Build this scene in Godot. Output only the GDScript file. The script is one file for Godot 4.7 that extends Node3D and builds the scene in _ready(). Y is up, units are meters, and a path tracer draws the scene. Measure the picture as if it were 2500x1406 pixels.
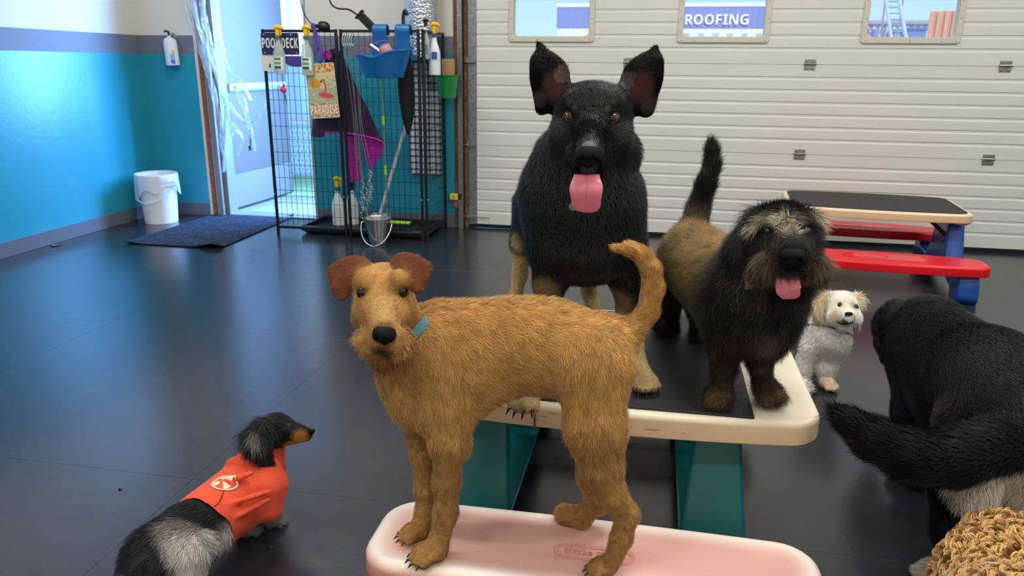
extends Node3D
# A dog day-care hall: dogs round two children's picnic tables, a pen with cleaning gear by an open door, a sectional garage door behind.
# Units are metres, y is up; the camera stands at x = 0, z = 0 and looks towards -z.

const BACK := -5.631    # face of the back wall
const LEFT := -4.059    # face of the left wall

func _ready() -> void:
	# camera
	var cam := Camera3D.new()
	cam.name = "camera"
	cam.fov = 41.590
	cam.near = 0.05
	cam.far = 200.0
	var lens := CameraAttributesPhysical.new()
	lens.frustum_focal_length = 31.6
	lens.frustum_focus_distance = 1.6
	lens.exposure_aperture = 11.0
	cam.attributes = lens
	add_child(cam)
	cam.fov = 41.590
	cam.transform = Transform3D(Basis(Vector3(0.9826, 0.0097, -0.1856), Vector3(-0.0615, 0.9593, -0.2756), Vector3(0.1754, 0.2822, 0.9432)), Vector3(0, 1.22, 0))
	cam.current = true
	# sky and exposure
	var sky := ProceduralSkyMaterial.new()
	sky.sky_top_color = Color("#5f9fe6")
	sky.sky_horizon_color = Color("#bfe8fa")
	sky.sky_curve = 0.2
	sky.ground_bottom_color = Color("#7d8ba0")
	sky.ground_horizon_color = Color("#aebccb")
	sky.sky_energy_multiplier = 1.15
	var env := Environment.new()
	env.background_mode = Environment.BG_SKY
	env.sky = Sky.new()
	env.sky.sky_material = sky
	env.background_energy_multiplier = 0.9
	env.tonemap_mode = Environment.TONE_MAPPER_LINEAR
	env.tonemap_exposure = 1.0
	env.sdfgi_enabled = true
	env.ssao_enabled = true
	env.ssil_enabled = true
	var we := WorldEnvironment.new()
	we.name = "world"
	we.environment = env
	add_child(we)
	# daylight that falls through the open door from the yard
	daylight(Vector3(-1.95, 1.5, -6.45), Vector3(-2.9, 1.15, -4.4), Vector2(1.0, 1.6), Color("#7cb5ff"), 42.0)
	# sun from behind the hall: the yard by the door lies in its shade
	var sun := DirectionalLight3D.new()
	sun.name = "sun"
	sun.light_color = Color("#fff3e0")
	sun.light_energy = 1.0
	sun.light_angular_distance = 0.5
	sun.shadow_enabled = true
	sun.sky_mode = DirectionalLight3D.SKY_MODE_LIGHT_ONLY
	add_child(sun)
	sun.rotation = Vector3(deg_to_rad(-42), deg_to_rad(18), 0)
	# the hall's strip lights
	for k in lamp_spots:
		ceiling_lamp(k[0], k[1], 3.35)
	room()
	outside()
	pen_corner()
	tables()
	dogs()

const lamp_spots := [[-2.2, -3.9], [0.4, -3.9], [2.9, -3.9], [-2.2, -1.4], [0.4, -1.4], [2.9, -1.4], [-2.2, 1.2], [0.4, 1.2], [2.9, 1.2]]

func daylight(at: Vector3, to: Vector3, size: Vector2, col: Color, e: float) -> void:
	var l := AreaLight3D.new()
	l.name = "daylight"
	l.area_size = size
	l.light_color = col
	l.light_energy = e
	l.shadow_enabled = true
	l.area_range = 20.0
	l.area_attenuation = 2.0
	add_child(l)
	l.look_at_from_position(at, to, Vector3.UP)

# ---------------------------------------------------------------- the hall
const CEIL := 3.3
const RIGHT := 4.6
const FRONT := 2.6

func ceiling_lamp(x: float, z: float, e: float) -> void:
	var t := thing("ceiling_light", "white strip light fitted to the ceiling above the hall", "ceiling light", Vector3(x, CEIL, z), "strip lights in rows on the ceiling")
	put("housing", box(Vector3(-0.62, -0.05, -0.13), Vector3(0.62, 0, 0.13), 0.008), mat("#e8e8e6", 0.5), t)
	var g := mat("#ffffff", 0.4)
	g.emission_enabled = true
	g.emission = Color("#fffaf2")
	g.emission_energy_multiplier = 5.0
	put("diffuser", box(Vector3(-0.6, -0.062, -0.11), Vector3(0.6, -0.048, 0.11), 0.005), g, t)
	var l := AreaLight3D.new()
	l.name = "lamp_light"
	l.area_size = Vector2(1.2, 0.22)
	l.light_color = Color("#fffcf6")
	l.light_energy = e
	l.shadow_enabled = true
	l.area_range = 14.0
	l.area_attenuation = 2.0
	t.add_child(l)
	l.position = Vector3(0, -0.07, 0)
	l.rotation.x = -PI / 2

func room() -> void:
	var cream := mat("#dcd8cd", 0.75)
	var grey := mat("#6f7482", 0.6)
	var teal := mat("#2896ab", 0.32)
	for m in [cream, teal, grey]:
		m.heightmap_enabled = true
		m.heightmap_texture = noise_tex(7, 0.05, Color.BLACK, Color.WHITE, 256)
		m.heightmap_scale = 0.04
		tri(m, 1.5)
	var base := mat("#62656f", 0.5)
	# floor: black rubber mats with tight seams
	var under := mat("#0c0d0f", 0.9)
	var fl := struct("floor", box(Vector3(LEFT - 0.2, -0.15, BACK - 0.2), Vector3(RIGHT + 0.2, -0.012, FRONT + 0.2)), under)
	var rub := mat("#272b33", 0.26, 0.0, 0.7)
	rub.roughness_texture = noise_tex(3, 0.012, Color(0.84, 0.84, 0.84), Color(1, 1, 1), 1024, 5)
	rub.heightmap_enabled = true
	rub.heightmap_texture = noise_tex(5, 0.06, Color.BLACK, Color.WHITE, 512, 5)
	rub.heightmap_scale = 0.018
	rub.albedo_texture = noise_tex(4, 0.01, Color(0.82, 0.82, 0.84), Color(1, 1, 1), 1024, 6)
	tri(rub, 0.9)
	var xs := [LEFT, -2.56, -1.325, -0.09, 1.145, 2.38, 3.6, RIGHT]
	var zs := [BACK - 0.02, -4.375, -3.074, -1.838, -0.6, 0.64, 1.88, FRONT]
	for i in xs.size() - 1:
		for j in zs.size() - 1:
			put("mat", box(Vector3(xs[i] + 0.00035, -0.012, zs[j] + 0.00035), Vector3(xs[i + 1] - 0.00035, 0.0, zs[j + 1] - 0.00035), 0.0005), rub, fl)
	# left wall: painted in bands
	_banded("wall_left", [[0.0, 1.276, teal], [1.276, 1.416, grey], [1.416, CEIL, cream]], Vector3(LEFT - 0.15, 0, BACK - 0.15), Vector3(LEFT, 0, FRONT + 0.15))
	struct("baseboard_left", box(Vector3(LEFT, 0, BACK + 0.006), Vector3(LEFT + 0.006, 0.1, FRONT), 0.002), base)
	# back wall: left of the doorway, between the doorway and the garage door, above both
	var wb := _banded("wall_back", [[0.0, 1.276, teal], [1.276, 1.416, grey], [1.416, CEIL, cream]], Vector3(LEFT, 0, BACK - 0.16), Vector3(-3.585, 0, BACK))
	_banded("wall_back", [[0.0, 1.276, teal], [1.276, 1.416, grey], [1.416, CEIL, cream]], Vector3(-2.64, 0, BACK - 0.16), Vector3(-1.475, 0, BACK))
	struct("wall_back", box(Vector3(-3.585, 2.1, BACK - 0.16), Vector3(-2.64, CEIL, BACK)), cream)
	struct("wall_back", box(Vector3(-1.475, 2.46, BACK - 0.16), Vector3(RIGHT, CEIL, BACK)), cream)
	struct("wall_back", box(Vector3(3.7, 0, BACK - 0.16), Vector3(RIGHT, 2.46, BACK)), cream)
	struct("baseboard_back", box(Vector3(LEFT + 0.006, 0, BACK), Vector3(-3.6, 0.1, BACK + 0.006), 0.002), base)
	struct("baseboard_back", box(Vector3(-2.63, 0, BACK), Vector3(-1.5, 0.1, BACK + 0.006), 0.002), base)
	_banded("wall_right", [[0.0, 1.276, teal], [1.276, 1.416, grey], [1.416, CEIL, cream]], Vector3(RIGHT, 0, BACK - 0.15), Vector3(RIGHT + 0.15, 0, FRONT + 0.15))
	struct("wall_front", box(Vector3(LEFT, 0, FRONT), Vector3(RIGHT, CEIL, FRONT + 0.15)), cream)
	struct("ceiling", box(Vector3(LEFT - 0.15, CEIL, BACK - 0.16), Vector3(RIGHT + 0.15, CEIL + 0.15, FRONT + 0.15)), mat("#dedcd6", 0.8))
	garage_door()
	doorway()

func _banded(called: String, bands: Array, lo: Vector3, hi: Vector3) -> MeshInstance3D:
	var mesh: ArrayMesh = null
	for b in bands:
		var st := begin()
		add_box(st, Vector3(lo.x, b[0], lo.z), Vector3(hi.x, b[1], hi.z))
		st.set_material(b[2])
		mesh = st.commit(mesh) if mesh else st.commit()
	return struct(called, mesh, null)

func garage_door() -> void:
	var white := mat("#dad9d1", 0.42)
	white.heightmap_enabled = true
	white.heightmap_texture = noise_tex(11, 0.2, Color.BLACK, Color.WHITE, 512, 3)
	white.heightmap_scale = 0.012
	tri(white, 3.0)
	var d := Node3D.new()
	d.name = "door_2"
	d.set_meta("kind", "structure")
	add_child(d, true)
	var x0 := -1.397
	var x1 := 3.68
	var zf := BACK - 0.03
	var joints := [0.03, 0.637, 1.242, 1.849, 2.456]
	for s in 4:
		var lo: float = joints[s]
		var hi: float = joints[s + 1]
		var cuts: Array = [x0, x1] if s != 2 else [x0, -1.06, -0.515, 0.12, 0.685, 1.318, 1.883, 2.5, 3.06, x1]
		var st := begin()
		# pieces of the section: full height beside the windows, above and below them
		var wlo := 1.402
		var whi := 1.70
		var prof := []
		prof.append(Vector2(zf, hi - 0.0012))
		for g in 6:
			var y := hi - 0.08 - 0.0835 * g
			prof.append(Vector2(zf, y))
			prof.append(Vector2(zf - 0.0045, y - 0.003))
			prof.append(Vector2(zf - 0.0045, y - 0.017))
			prof.append(Vector2(zf, y - 0.0245))
		prof.append(Vector2(zf, lo + 0.0012))
		for i in cuts.size() - 1:
			if s == 2 and i % 2 == 1:
				_rib(st, prof, whi, 9.0, cuts[i], cuts[i + 1])
				_rib(st, prof, 0.0, wlo, cuts[i], cuts[i + 1])
			else:
				_rib(st, prof, 0.0, 9.0, cuts[i], cuts[i + 1])
		# back of the section and its edges
		add_box(st, Vector3(x0, hi - 0.004, zf - 0.045), Vector3(x1, hi + 0.004, zf - 0.02))
		if s != 2:
			add_box(st, Vector3(x0, lo + 0.0012, zf - 0.045), Vector3(x1, hi - 0.0012, zf - 0.006))
		else:
			for i in cuts.size() - 1:
				if i % 2 == 1:
					add_box(st, Vector3(cuts[i], lo + 0.0012, zf - 0.045), Vector3(cuts[i + 1], wlo, zf - 0.006))
					add_box(st, Vector3(cuts[i], whi, zf - 0.045), Vector3(cuts[i + 1], hi - 0.0012, zf - 0.006))
				else:
					add_box(st, Vector3(cuts[i], lo + 0.0012, zf - 0.045), Vector3(cuts[i + 1], hi - 0.0012, zf - 0.006))
		put("panel", st.commit(), white, d)
	put("bottom_seal", box(Vector3(x0 + 0.01, 0.0, zf - 0.03), Vector3(x1, 0.032, zf - 0.006), 0.006), mat("#0b0b0c", 0.7), d)
	# window frames
	var fr := mat("#d2cbbb", 0.5)
	var steel := mat("#8d8d88", 0.35, 0.9)
	var pane := StandardMaterial3D.new()
	pane.transparency = BaseMaterial3D.TRANSPARENCY_ALPHA
	pane.albedo_color = Color(0.9, 0.97, 1.0, 0.06)
	pane.roughness = 0.03
	var n := 0
	for wx in [-0.7875, 0.4025, 1.6005, 2.78]:
		n += 1
		var win := Node3D.new()
		win.name = "window_%d" % n
		win.set_meta("kind", "structure")
		add_child(win, true)
		win.position = Vector3(wx, 1.55, zf)
		var outer := round_rect(0.612, 0.34, 0.022)
		var inner := round_rect(0.545, 0.268, 0.03)
		put("window_frame", slab(outer, Vector3(0, 0, 0.001), Vector3.RIGHT, Vector3.UP, 0.012, 0.004, inner), fr, win)
		put("window_frame", slab(round_rect(0.57, 0.296, 0.03), Vector3(0, 0, -0.044), Vector3.RIGHT, Vector3.UP, 0.045, 0.0, round_rect(0.535, 0.258, 0.03)), fr, win)
		put("pane", box(Vector3(-0.268, -0.13, -0.024), Vector3(0.268, 0.13, -0.02)), pane, win)
		var sp := [[-0.279, -0.1555], [-0.19, -0.1555], [0.0, -0.1555], [0.19, -0.1555], [0.279, -0.1555], [-0.2885, -0.115], [-0.2885, -0.012], [-0.2885, 0.095], [0.2885, -0.115], [0.2885, -0.012], [0.2885, 0.095]]
		for q in sp:
			put("screw", lathe(Vector3(q[0], q[1], 0.012), Vector3(0, 0, 1), [Vector2(0.0042, 0), Vector2(0.0035, 0.0025), Vector2(0.0, 0.0032)], 8), steel, win)
	# hinges across the joints
	var hs := [[-0.226, 1.242], [0.993, 1.242], [2.206, 1.242], [3.4, 1.242], [-0.226, 0.637], [0.993, 0.637], [2.206, 0.637], [3.4, 0.637]]
	for q in hs:
		var hm := put("hinge", _hinge(), mat("#a3a39b", 0.32, 0.85), d, Vector3(q[0], q[1], zf))
		hm.set_meta("label", "small steel hinge across the joint of two door panels")
	# end stile of galvanised sheet, roller brackets, track and jamb at the left edge
	var zinc := mat("#a9aeae", 0.35, 0.75)
	zinc.albedo_texture = noise_tex(21, 0.03, Color(0.75, 0.78, 0.78), Color(1, 1, 1), 256, 3, FastNoiseLite.TYPE_CELLULAR)
	tri(zinc, 5.0)
	for s in 4:
		put("end_stile", box(Vector3(x0 - 0.002, joints[s] + 0.004, zf - 0.002), Vector3(-1.333, joints[s + 1] - 0.004, zf + 0.003), 0.001), zinc, d)
	for y in [0.09, 0.637, 1.242, 1.849]:
		var st := begin()
		add_box(st, Vector3(-1.408, y - 0.028, zf + 0.002), Vector3(-1.336, y + 0.03, zf + 0.009), 0.002)
		add_box(st, Vector3(-1.41, y - 0.012, zf + 0.008), Vector3(-1.34, y + 0.012, zf + 0.034), 0.004)
		for sx in [-1.395, -1.35]:
			add_lathe(st, Vector3(sx, y + 0.02, zf + 0.008), Vector3(0, 0, 1), [Vector2(0.006, 0), Vector2(0.006, 0.004), Vector2(0, 0.005)], 6)
		add_tube(st, [Vector3(-1.44, y, zf + 0.026), Vector3(-1.38, y, zf + 0.026)], 0.005, 8)
		put("roller_bracket", st.commit(), zinc, d)
	put("pull_cord", tube([Vector3(-1.333, 0.085, zf + 0.012), Vector3(-1.23, 0.082, zf + 0.012)], 0.0035, 6), mat("#b08d4a", 0.8), d)
	var track := begin()
	add_box(track, Vector3(-1.462, 0, BACK - 0.005), Vector3(-1.458, 2.45, BACK + 0.045))
	add_box(track, Vector3(-1.462, 0, BACK + 0.042), Vector3(-1.428, 2.45, BACK + 0.046), 0.001)
	add_box(track, Vector3(-1.43, 0, BACK + 0.028), Vector3(-1.426, 2.45, BACK + 0.046))
	struct("trim_1", track.commit(), zinc)
	var dark := begin()
	add_box(dark, Vector3(-1.475, 0, BACK - 0.16), Vector3(-1.40, 2.46, BACK - 0.085))
	struct("trim_2", dark.commit(), mat("#6d5a4c", 0.8))
	var wood := mat("#8a6149", 0.8)
	wood.albedo_texture = noise_tex(31, 0.02, Color(0.65, 0.6, 0.58), Color(1.1, 1.05, 1.0), 256)
	tri(wood, 3.0)
	struct("trim_3", box(Vector3(-1.5, 0, BACK - 0.02), Vector3(-1.462, 2.46, BACK + 0.004), 0.002), wood)
	struct("trim_4", box(Vector3(-1.428, 0, BACK - 0.08), Vector3(-1.402, 2.46, BACK - 0.01), 0.002), wood)

func _rib(st: SurfaceTool, prof: Array, lo: float, hi: float, x0: float, x1: float) -> void:
	for i in prof.size() - 1:
		var a: Vector2 = prof[i]
		var b: Vector2 = prof[i + 1]
		if b.y >= hi or a.y <= lo:
			continue
		if a.y > hi:
			a = a.lerp(b, (a.y - hi) / (a.y - b.y))
		if b.y < lo:
			b = a.lerp(b, (a.y - lo) / (a.y - b.y))
		quad(st, Vector3(x0, b.y, b.x), Vector3(x1, b.y, b.x), Vector3(x1, a.y, a.x), Vector3(x0, a.y, a.x))

func _hinge() -> ArrayMesh:
	var st := begin()
	add_box(st, Vector3(-0.036, 0.004, 0.001), Vector3(0.036, 0.034, 0.005), 0.001)
	add_box(st, Vector3(-0.036, -0.036, 0.001), Vector3(0.036, -0.004, 0.005), 0.001)
	add_tube(st, [Vector3(-0.04, 0.004, 0.009), Vector3(0.04, 0.004, 0.009)], 0.0085, 10)
	for sx in [-0.022, 0.022]:
		for sy in [0.022, -0.024]:
			add_lathe(st, Vector3(sx, sy, 0.005), Vector3(0, 0, 1), [Vector2(0.008, 0), Vector2(0.007, 0.005), Vector2(0, 0.006)], 8)
	return st.commit()

func doorway() -> void:
	var frame := mat("#84827f", 0.5)
	var wood := mat("#a8693e", 0.8)
	wood.albedo_texture = noise_tex(32, 0.03, Color(0.6, 0.55, 0.5), Color(1.2, 1.1, 1.0), 256)
	tri(wood, 4.0)
	# torn wall edge, then the jamb
	struct("trim_5", box(Vector3(-3.588, 0, BACK - 0.02), Vector3(-3.565, 2.1, BACK + 0.004), 0.003), mat("#d8cfc6", 0.8))
	struct("trim_6", box(Vector3(-3.565, 0, BACK - 0.05), Vector3(-3.535, 2.1, BACK - 0.004), 0.004), wood)
	struct("trim_7", box(Vector3(-3.535, 0, BACK - 0.14), Vector3(-3.50, 2.1, BACK - 0.012), 0.003), mat("#8b8f98", 0.6))
	struct("trim_8", box(Vector3(-3.50, 0, BACK - 0.16), Vector3(-3.465, 2.1, BACK + 0.012), 0.003), frame)
	struct("trim_9", box(Vector3(-3.465, 0, BACK - 0.16), Vector3(-3.43, 2.1, BACK - 0.03), 0.003), frame)
	struct("trim_10", box(Vector3(-2.66, 0, BACK - 0.16), Vector3(-2.64, 2.1, BACK + 0.006), 0.003), mat("#9aa6ac", 0.6))
	struct("trim_11", box(Vector3(-3.5, 0.0, BACK - 0.2), Vector3(-2.66, 0.012, BACK - 0.03), 0.003), mat("#aab4c2", 0.4, 0.6))


# ---------------------------------------------------------------- outside the door and the windows
func outside() -> void:
	var yard := mat("#b0aca6", 0.85)
	yard.albedo_texture = noise_tex(41, 0.02, Color(0.85, 0.85, 0.87), Color(1, 1, 1), 512, 5)
	tri(yard, 0.5)
	struct("ground", box(Vector3(-60, -0.3, -90), Vector3(60, -0.012, BACK - 0.2)), yard)
	# the leaf of the door, swung right back
	var d := Node3D.new()
	d.name = "door_1"
	d.set_meta("kind", "structure")
	add_child(d, true)
	d.position = Vector3(-3.535, 0, -5.86)
	d.rotation.y = -0.06
	var paint := mat("#6a625f", 0.6)
	var steel := mat("#cfd6df", 0.35, 0.6)
	put("leaf", box(Vector3(-0.022, 0.012, -1.0), Vector3(0.022, 2.07, 0.0), 0.003), paint, d)
	put("kick_plate", box(Vector3(0.022, 0.02, -0.97), Vector3(0.0245, 0.3, -0.03), 0.001), mat("#8d8784", 0.5, 0.1), d)
	var bar := begin()
	add_box(bar, Vector3(0.022, 0.985, -0.95), Vector3(0.05, 1.05, -0.06), 0.006)
	add_box(bar, Vector3(0.05, 1.0, -0.9), Vector3(0.075, 1.035, -0.12), 0.006)
	put("push_bar", bar.commit(), steel, d)
	var knob := begin()
	add_tube(knob, [Vector3(0.03, 0.66, -0.33), Vector3(0.03, 0.52, -0.33)], 0.006, 8)
	add_box(knob, Vector3(0.022, 0.49, -0.36), Vector3(0.05, 0.525, -0.3), 0.006)
	put("door_holder", knob.commit(), mat("#5d6470", 0.4, 0.6), d)
	# paper notice on the leaf
	var n := thing("paper_notice", "white paper notice with a small round emblem taped to the open door leaf", "notice", Vector3(-3.487, 1.2682, -6.346))
	n.rotation.y = -0.06
	put("sheet", box(Vector3(0, -0.13, -0.1), Vector3(0.002, 0.13, 0.1)), mat("#e9f0f6", 0.7), n)
	var ring := begin()
	add_tube(ring, _circle(Vector3(0.003, 0.07, 0), Vector3(0, 1, 0), Vector3(0, 0, 1), 0.035, 20), 0.003, 6, false, true)
	put("emblem", ring.commit(), mat("#7d6fa8", 0.8), n)
	for k in [[0.0, 0.02], [-0.035, 0.07], [-0.062, 0.03], [-0.09, 0.06]]:
		put("printed_line", box(Vector3(0.002, k[0] - 0.007, -k[1]), Vector3(0.0026, k[0] + 0.007, k[1])), mat("#7f93bb", 0.8), n)
	# low perforated fence and turf in the yard
	var fence := thing("perforated_fence", "low white perforated fence in the yard beyond the open door", "fence", Vector3(-3.6, 0, -7.95))
	var holes := mat("#f6f9fc", 0.7)
	holes.albedo_texture = dots()
	holes.heightmap_enabled = true
	holes.heightmap_texture = dots()
	holes.heightmap_scale = 0.4
	tri(holes, 5.0)
	put("sheet", box(Vector3(-2.2, 0.0, -0.02), Vector3(2.2, 0.56, 0.0), 0.004), holes, fence)
	put("cap_rail", box(Vector3(-2.2, 0.56, -0.03), Vector3(2.2, 0.6, 0.01), 0.006), mat("#eef3f8", 0.6), fence)
	for x in [-2.1, -1.0, 0.1, 1.2, 2.1]:
		put("post", box(Vector3(x - 0.03, 0, -0.06), Vector3(x + 0.03, 0.62, -0.02), 0.005), mat("#dfe6ee", 0.6), fence)
	var turf := mat("#bcd3a6", 0.9)
	turf.albedo_texture = noise_tex(43, 0.08, Color(0.8, 0.85, 0.75), Color(1, 1, 1), 256, 3)
	tri(turf, 2.0)
	var tf := put("turf_strip", box(Vector3(-6.0, -0.012, -7.9), Vector3(-1.6, 0.004, -6.72), 0.004), turf)
	tag(tf, "pale green strip of artificial turf in the yard outside the open door", "turf")
	var sheet := put("windbreak_sheet", _drape(Vector3(-5.6, 0.6, -8.14), Vector3(-2.4, 0.6, -8.14), 2.6, 26, 0.03), mat("#f4f8fc", 0.6))
	tag(sheet, "tall pale blue windbreak sheet hung above the perforated fence", "sheet")
	var br := put("brick_block", box(Vector3(-3.44, 0.0, -7.86), Vector3(-3.30, 0.2, -7.7), 0.006), mat("#8f6a68", 0.8))
	tag(br, "reddish block standing on the turf at the edge of the doorway", "block")
	# across the street
	var hall := thing("roofing_hall", "white hall across the yard with a blue fascia that reads ROOFING", "building", Vector3(3, 0, -46))
	var wall := mat("#f2f4f6", 0.8)
	var fas := mat("#7f8fd8", 0.7)
	var x0 := Vector3(-6.022, 3.7053, -46)
	var x1 := Vector3(7.9691, 3.7007, -46).x - 3.0
	put("walls", box(Vector3(x0.x - 3.0, -0.1, -8), Vector3(x1, 3.35, 0)), wall, hall)
	put("fascia", box(Vector3(x0.x - 3.05, 3.32, -8.05), Vector3(x1 + 0.05, 4.42, 0.06)), fas, hall)
	put("roof_edge", box(Vector3(x0.x - 3.1, 4.42, -8.1), Vector3(x1 + 0.1, 4.62, 0.1)), mat("#f6f6fb", 0.7), hall)
	var rib := begin()
	for i in int((x1 - x0.x + 3.0) / 0.3):
		var x := x0.x - 3.0 + i * 0.3
		add_box(rib, Vector3(x, 3.34, 0.06), Vector3(x + 0.06, 4.4, 0.1))
	var ro := put("fascia_ribs", rib.commit(), fas, hall)
	ro.set_meta("kind", "stuff")
	var a := Vector3(1.1572, 3.7505, -45.88)
	var b := Vector3(4.5763, 3.7486, -45.88)
	var tm := text_mesh("ROOFING", 0.8, 0.08, "Droid Sans", 900)
	var bb := tm.get_aabb()
	var word := put("lettering", tm, mat("#ffffff", 0.6), hall)
	var k := (b.x - a.x) / bb.size.x
	word.scale = Vector3(k, 0.54 / (bb.size.y / 1.0), 1)
	word.position = Vector3((a.x + b.x) * 0.5 - 3.0, (a.y + b.y) * 0.5 - (bb.position.y + bb.size.y * 0.5) * word.scale.y, 0.14)
	for i in 8:
		var wx: float = Vector3(1.1518, 2.9405, -46).x + i * 0.78 * 1.0 - 3.0
		var wn := put("window", box(Vector3(wx, 1.6, -0.05), Vector3(wx + 0.32, 3.02, 0.02)), mat("#a9c8e0", 0.3), hall)
	# the yard on the right: sheds, an orange container, stacked crates and an orchard ladder
	var shed := thing("corrugated_shed", "pale lilac corrugated shed behind the ladder outside the third window", "building", Vector3(Vector3(10.4272, 3.5896, -48).x + 9.0, 0, -48))
	var lil := mat("#c9cbe8", 0.7)
	put("walls", box(Vector3(-9, -0.1, -5), Vector3(12, 3.62, 0)), lil, shed)
	var cor := begin()
	for i in 60:
		add_box(cor, Vector3(-8.95 + i * 0.35, 0, 0), Vector3(-8.95 + i * 0.35 + 0.17, 3.62, 0.09))
	var co := put("corrugation", cor.commit(), lil, shed)
	co.set_meta("kind", "stuff")
	put("roof", box(Vector3(-9.2, 3.62, -5.2), Vector3(12.2, 3.8, 0.25)), mat("#a8a9c6", 0.7), shed)
	var kw := put("lettering", text_mesh("KUSY", 1.1, 0.06, "Droid Serif", 700), mat("#6f7fb5", 0.7), shed, Vector3(12.1535, 2.9298, -47.8) - shed.position)
	var cont := thing("container", "orange ribbed shipping container outside the third window", "container", Vector3(9.588, 2.676, -30) * Vector3(1, 0, 1))
	cont.rotation.y = -0.5
	var org := mat("#f0a07c", 0.7)
	put("box_body", box(Vector3(-0.55, 0.9, -2.4), Vector3(0.75, 3.15, 0.0), 0.02), org, cont)
	for i in 6:
		put("rib", box(Vector3(-0.55 + i * 0.24, 0.92, 0.0), Vector3(-0.43 + i * 0.24, 3.13, 0.05), 0.01), mat("#f4b392", 0.7), cont)
	put("skid", box(Vector3(-0.8, 0.0, -2.4), Vector3(0.9, 0.9, 0.1), 0.02), mat("#4d74c4", 0.7), cont)
	var bin := thing("blue_bin", "blue bin in the yard seen low in the third window", "bin", Vector3(7.5504, 2.2236, -26) * Vector3(1, 0, 1))
	put("tub", box(Vector3(-0.28, -0.01, -0.5), Vector3(0.24, 2.32, 0.0), 0.02), mat("#5d86c9", 0.6), bin)
	put("lid", box(Vector3(-0.3, 2.32, -0.52), Vector3(0.26, 2.42, 0.02), 0.02), mat("#3f6fb8", 0.6), bin)
	var lad := thing("stepladder", "tall white stepladder standing open in the yard outside the third window", "ladder", Vector3.ZERO)
	var alu := mat("#d9e2ee", 0.5, 0.3)
	var top1 := Vector3(3.9531, 2.724, -16)
	var top2 := Vector3(4.1787, 2.7222, -16)
	for q in [[Vector3(3.9368, 1.7433, -15), Vector3(3.9385, 2.4178, -15.7), 0.028], [Vector3(4.1777, 1.7441, -15), Vector3(4.1608, 2.4167, -15.7), 0.035], [Vector3(4.2634, 1.8124, -17), Vector3(4.0818, 2.4636, -16.3), 0.018], [Vector3(4.5681, 1.8134, -17), Vector3(4.414, 2.2509, -16.4), 0.018]]:
		var lo: Vector3 = q[0]
		var hi: Vector3 = q[1]
		var dir := hi - lo
		put("rail", tube([lo - dir * (lo.y / dir.y), hi + dir * 0.5], q[2], 8), alu, lad)
	for i in 9:
		var f := i * 0.16
		put("rung", tube([Vector3(3.9368, 1.7433, -15).lerp(Vector3(3.9385, 2.4178, -15.7), f), Vector3(4.1777, 1.7441, -15).lerp(Vector3(4.1608, 2.4167, -15.7), f)], 0.014, 6), mat("#7fa3d2", 0.5), lad)

func dots() -> ImageTexture:
	var im := Image.create(128, 128, false, Image.FORMAT_RGB8)
	for y in 128:
		for x in 128:
			var px := fposmod(x + (16 if int(y / 32.0) % 2 else 0), 32.0) - 16.0
			var py := fposmod(y, 32.0) - 16.0
			var v := 0.8 if Vector2(px, py).length() < 8.0 else 1.0
			im.set_pixel(x, y, Color(v, v, v))
	return ImageTexture.create_from_image(im)

func _circle(c: Vector3, u: Vector3, v: Vector3, r: float, n: int) -> Array:
	var out := []
	for i in n:
		out.append(c + (u * cos(TAU * i / n) + v * sin(TAU * i / n)) * r)
	return out

# hanging sheet with soft folds, two-sided by its thickness
func _drape(a: Vector3, b: Vector3, h: float, n: int, depth: float) -> ArrayMesh:
	var st := begin()
	var along := (b - a).normalized()
	var out := along.cross(Vector3.UP)
	for s in 2:
		var rows := []
		for j in 7:
			var row := []
			for i in n * 2 + 1:
				var f := float(i) / (n * 2)
				var o := sin(i * PI * 0.5) * depth + sin(i * 0.37 + j * 0.4) * depth * 0.6
				row.append(a.lerp(b, f) + Vector3.UP * h * j / 6.0 - out * (o + s * 0.003))
			rows.append(row)
		add_grid(st, rows, false, false, s == 1)
	return st.commit()

# ---------------------------------------------------------------- what stands and hangs by the door
const PEN := -5.1

func pen_panel(called: String, label: String, a: Vector3, b: Vector3, top: float, wires := true) -> void:
	var t := thing(called, label, "pen panel", Vector3((a.x + b.x) * 0.5, 0, (a.z + b.z) * 0.5), "")
	var c := t.position
	var blk := mat("#101317", 0.38)
	var dir := (b - a).normalized()
	var w := a.distance_to(b)
	var yaw := atan2(-dir.z, dir.x)
	var xf := Transform3D(Basis(Vector3.UP, yaw), a - c)
	for x in [0.0, w]:
		put("post", box(Vector3(x - 0.0095, 0.0, -0.0095), Vector3(x + 0.0095, top, 0.0095), 0.003, xf), blk, t)
	for y in [0.055, top - 0.012]:
		put("rail", box(Vector3(0.0, y - 0.009, -0.008), Vector3(w, y + 0.009, 0.008), 0.002, xf), blk, t)
	for x in [0.0, w]:
		put("clip", lathe(xf * Vector3(x, 0.3, 0.0095), xf.basis.z, [Vector2(0.006, 0), Vector2(0.006, 0.006), Vector2(0, 0.008)], 8), mat("#b9bdc2", 0.3, 0.9), t)
	var st := begin()
	var n := int(round(w / 0.041))
	for i in range(1, n):
		add_box(st, Vector3(w * i / n - 0.0013, 0.06, -0.0013), Vector3(w * i / n + 0.0013, top - 0.02, 0.0013), 0.0, xf)
	var m := int(round(top / 0.097))
	for j in range(1, m):
		add_box(st, Vector3(0, 0.055 + (top - 0.07) * j / m - 0.0015, 0.0013), Vector3(w, 0.055 + (top - 0.07) * j / m + 0.0015, 0.004), 0.0, xf)
	var g := put("wire_grid", st.commit(), blk, t)
	g.set_meta("kind", "stuff")

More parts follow.
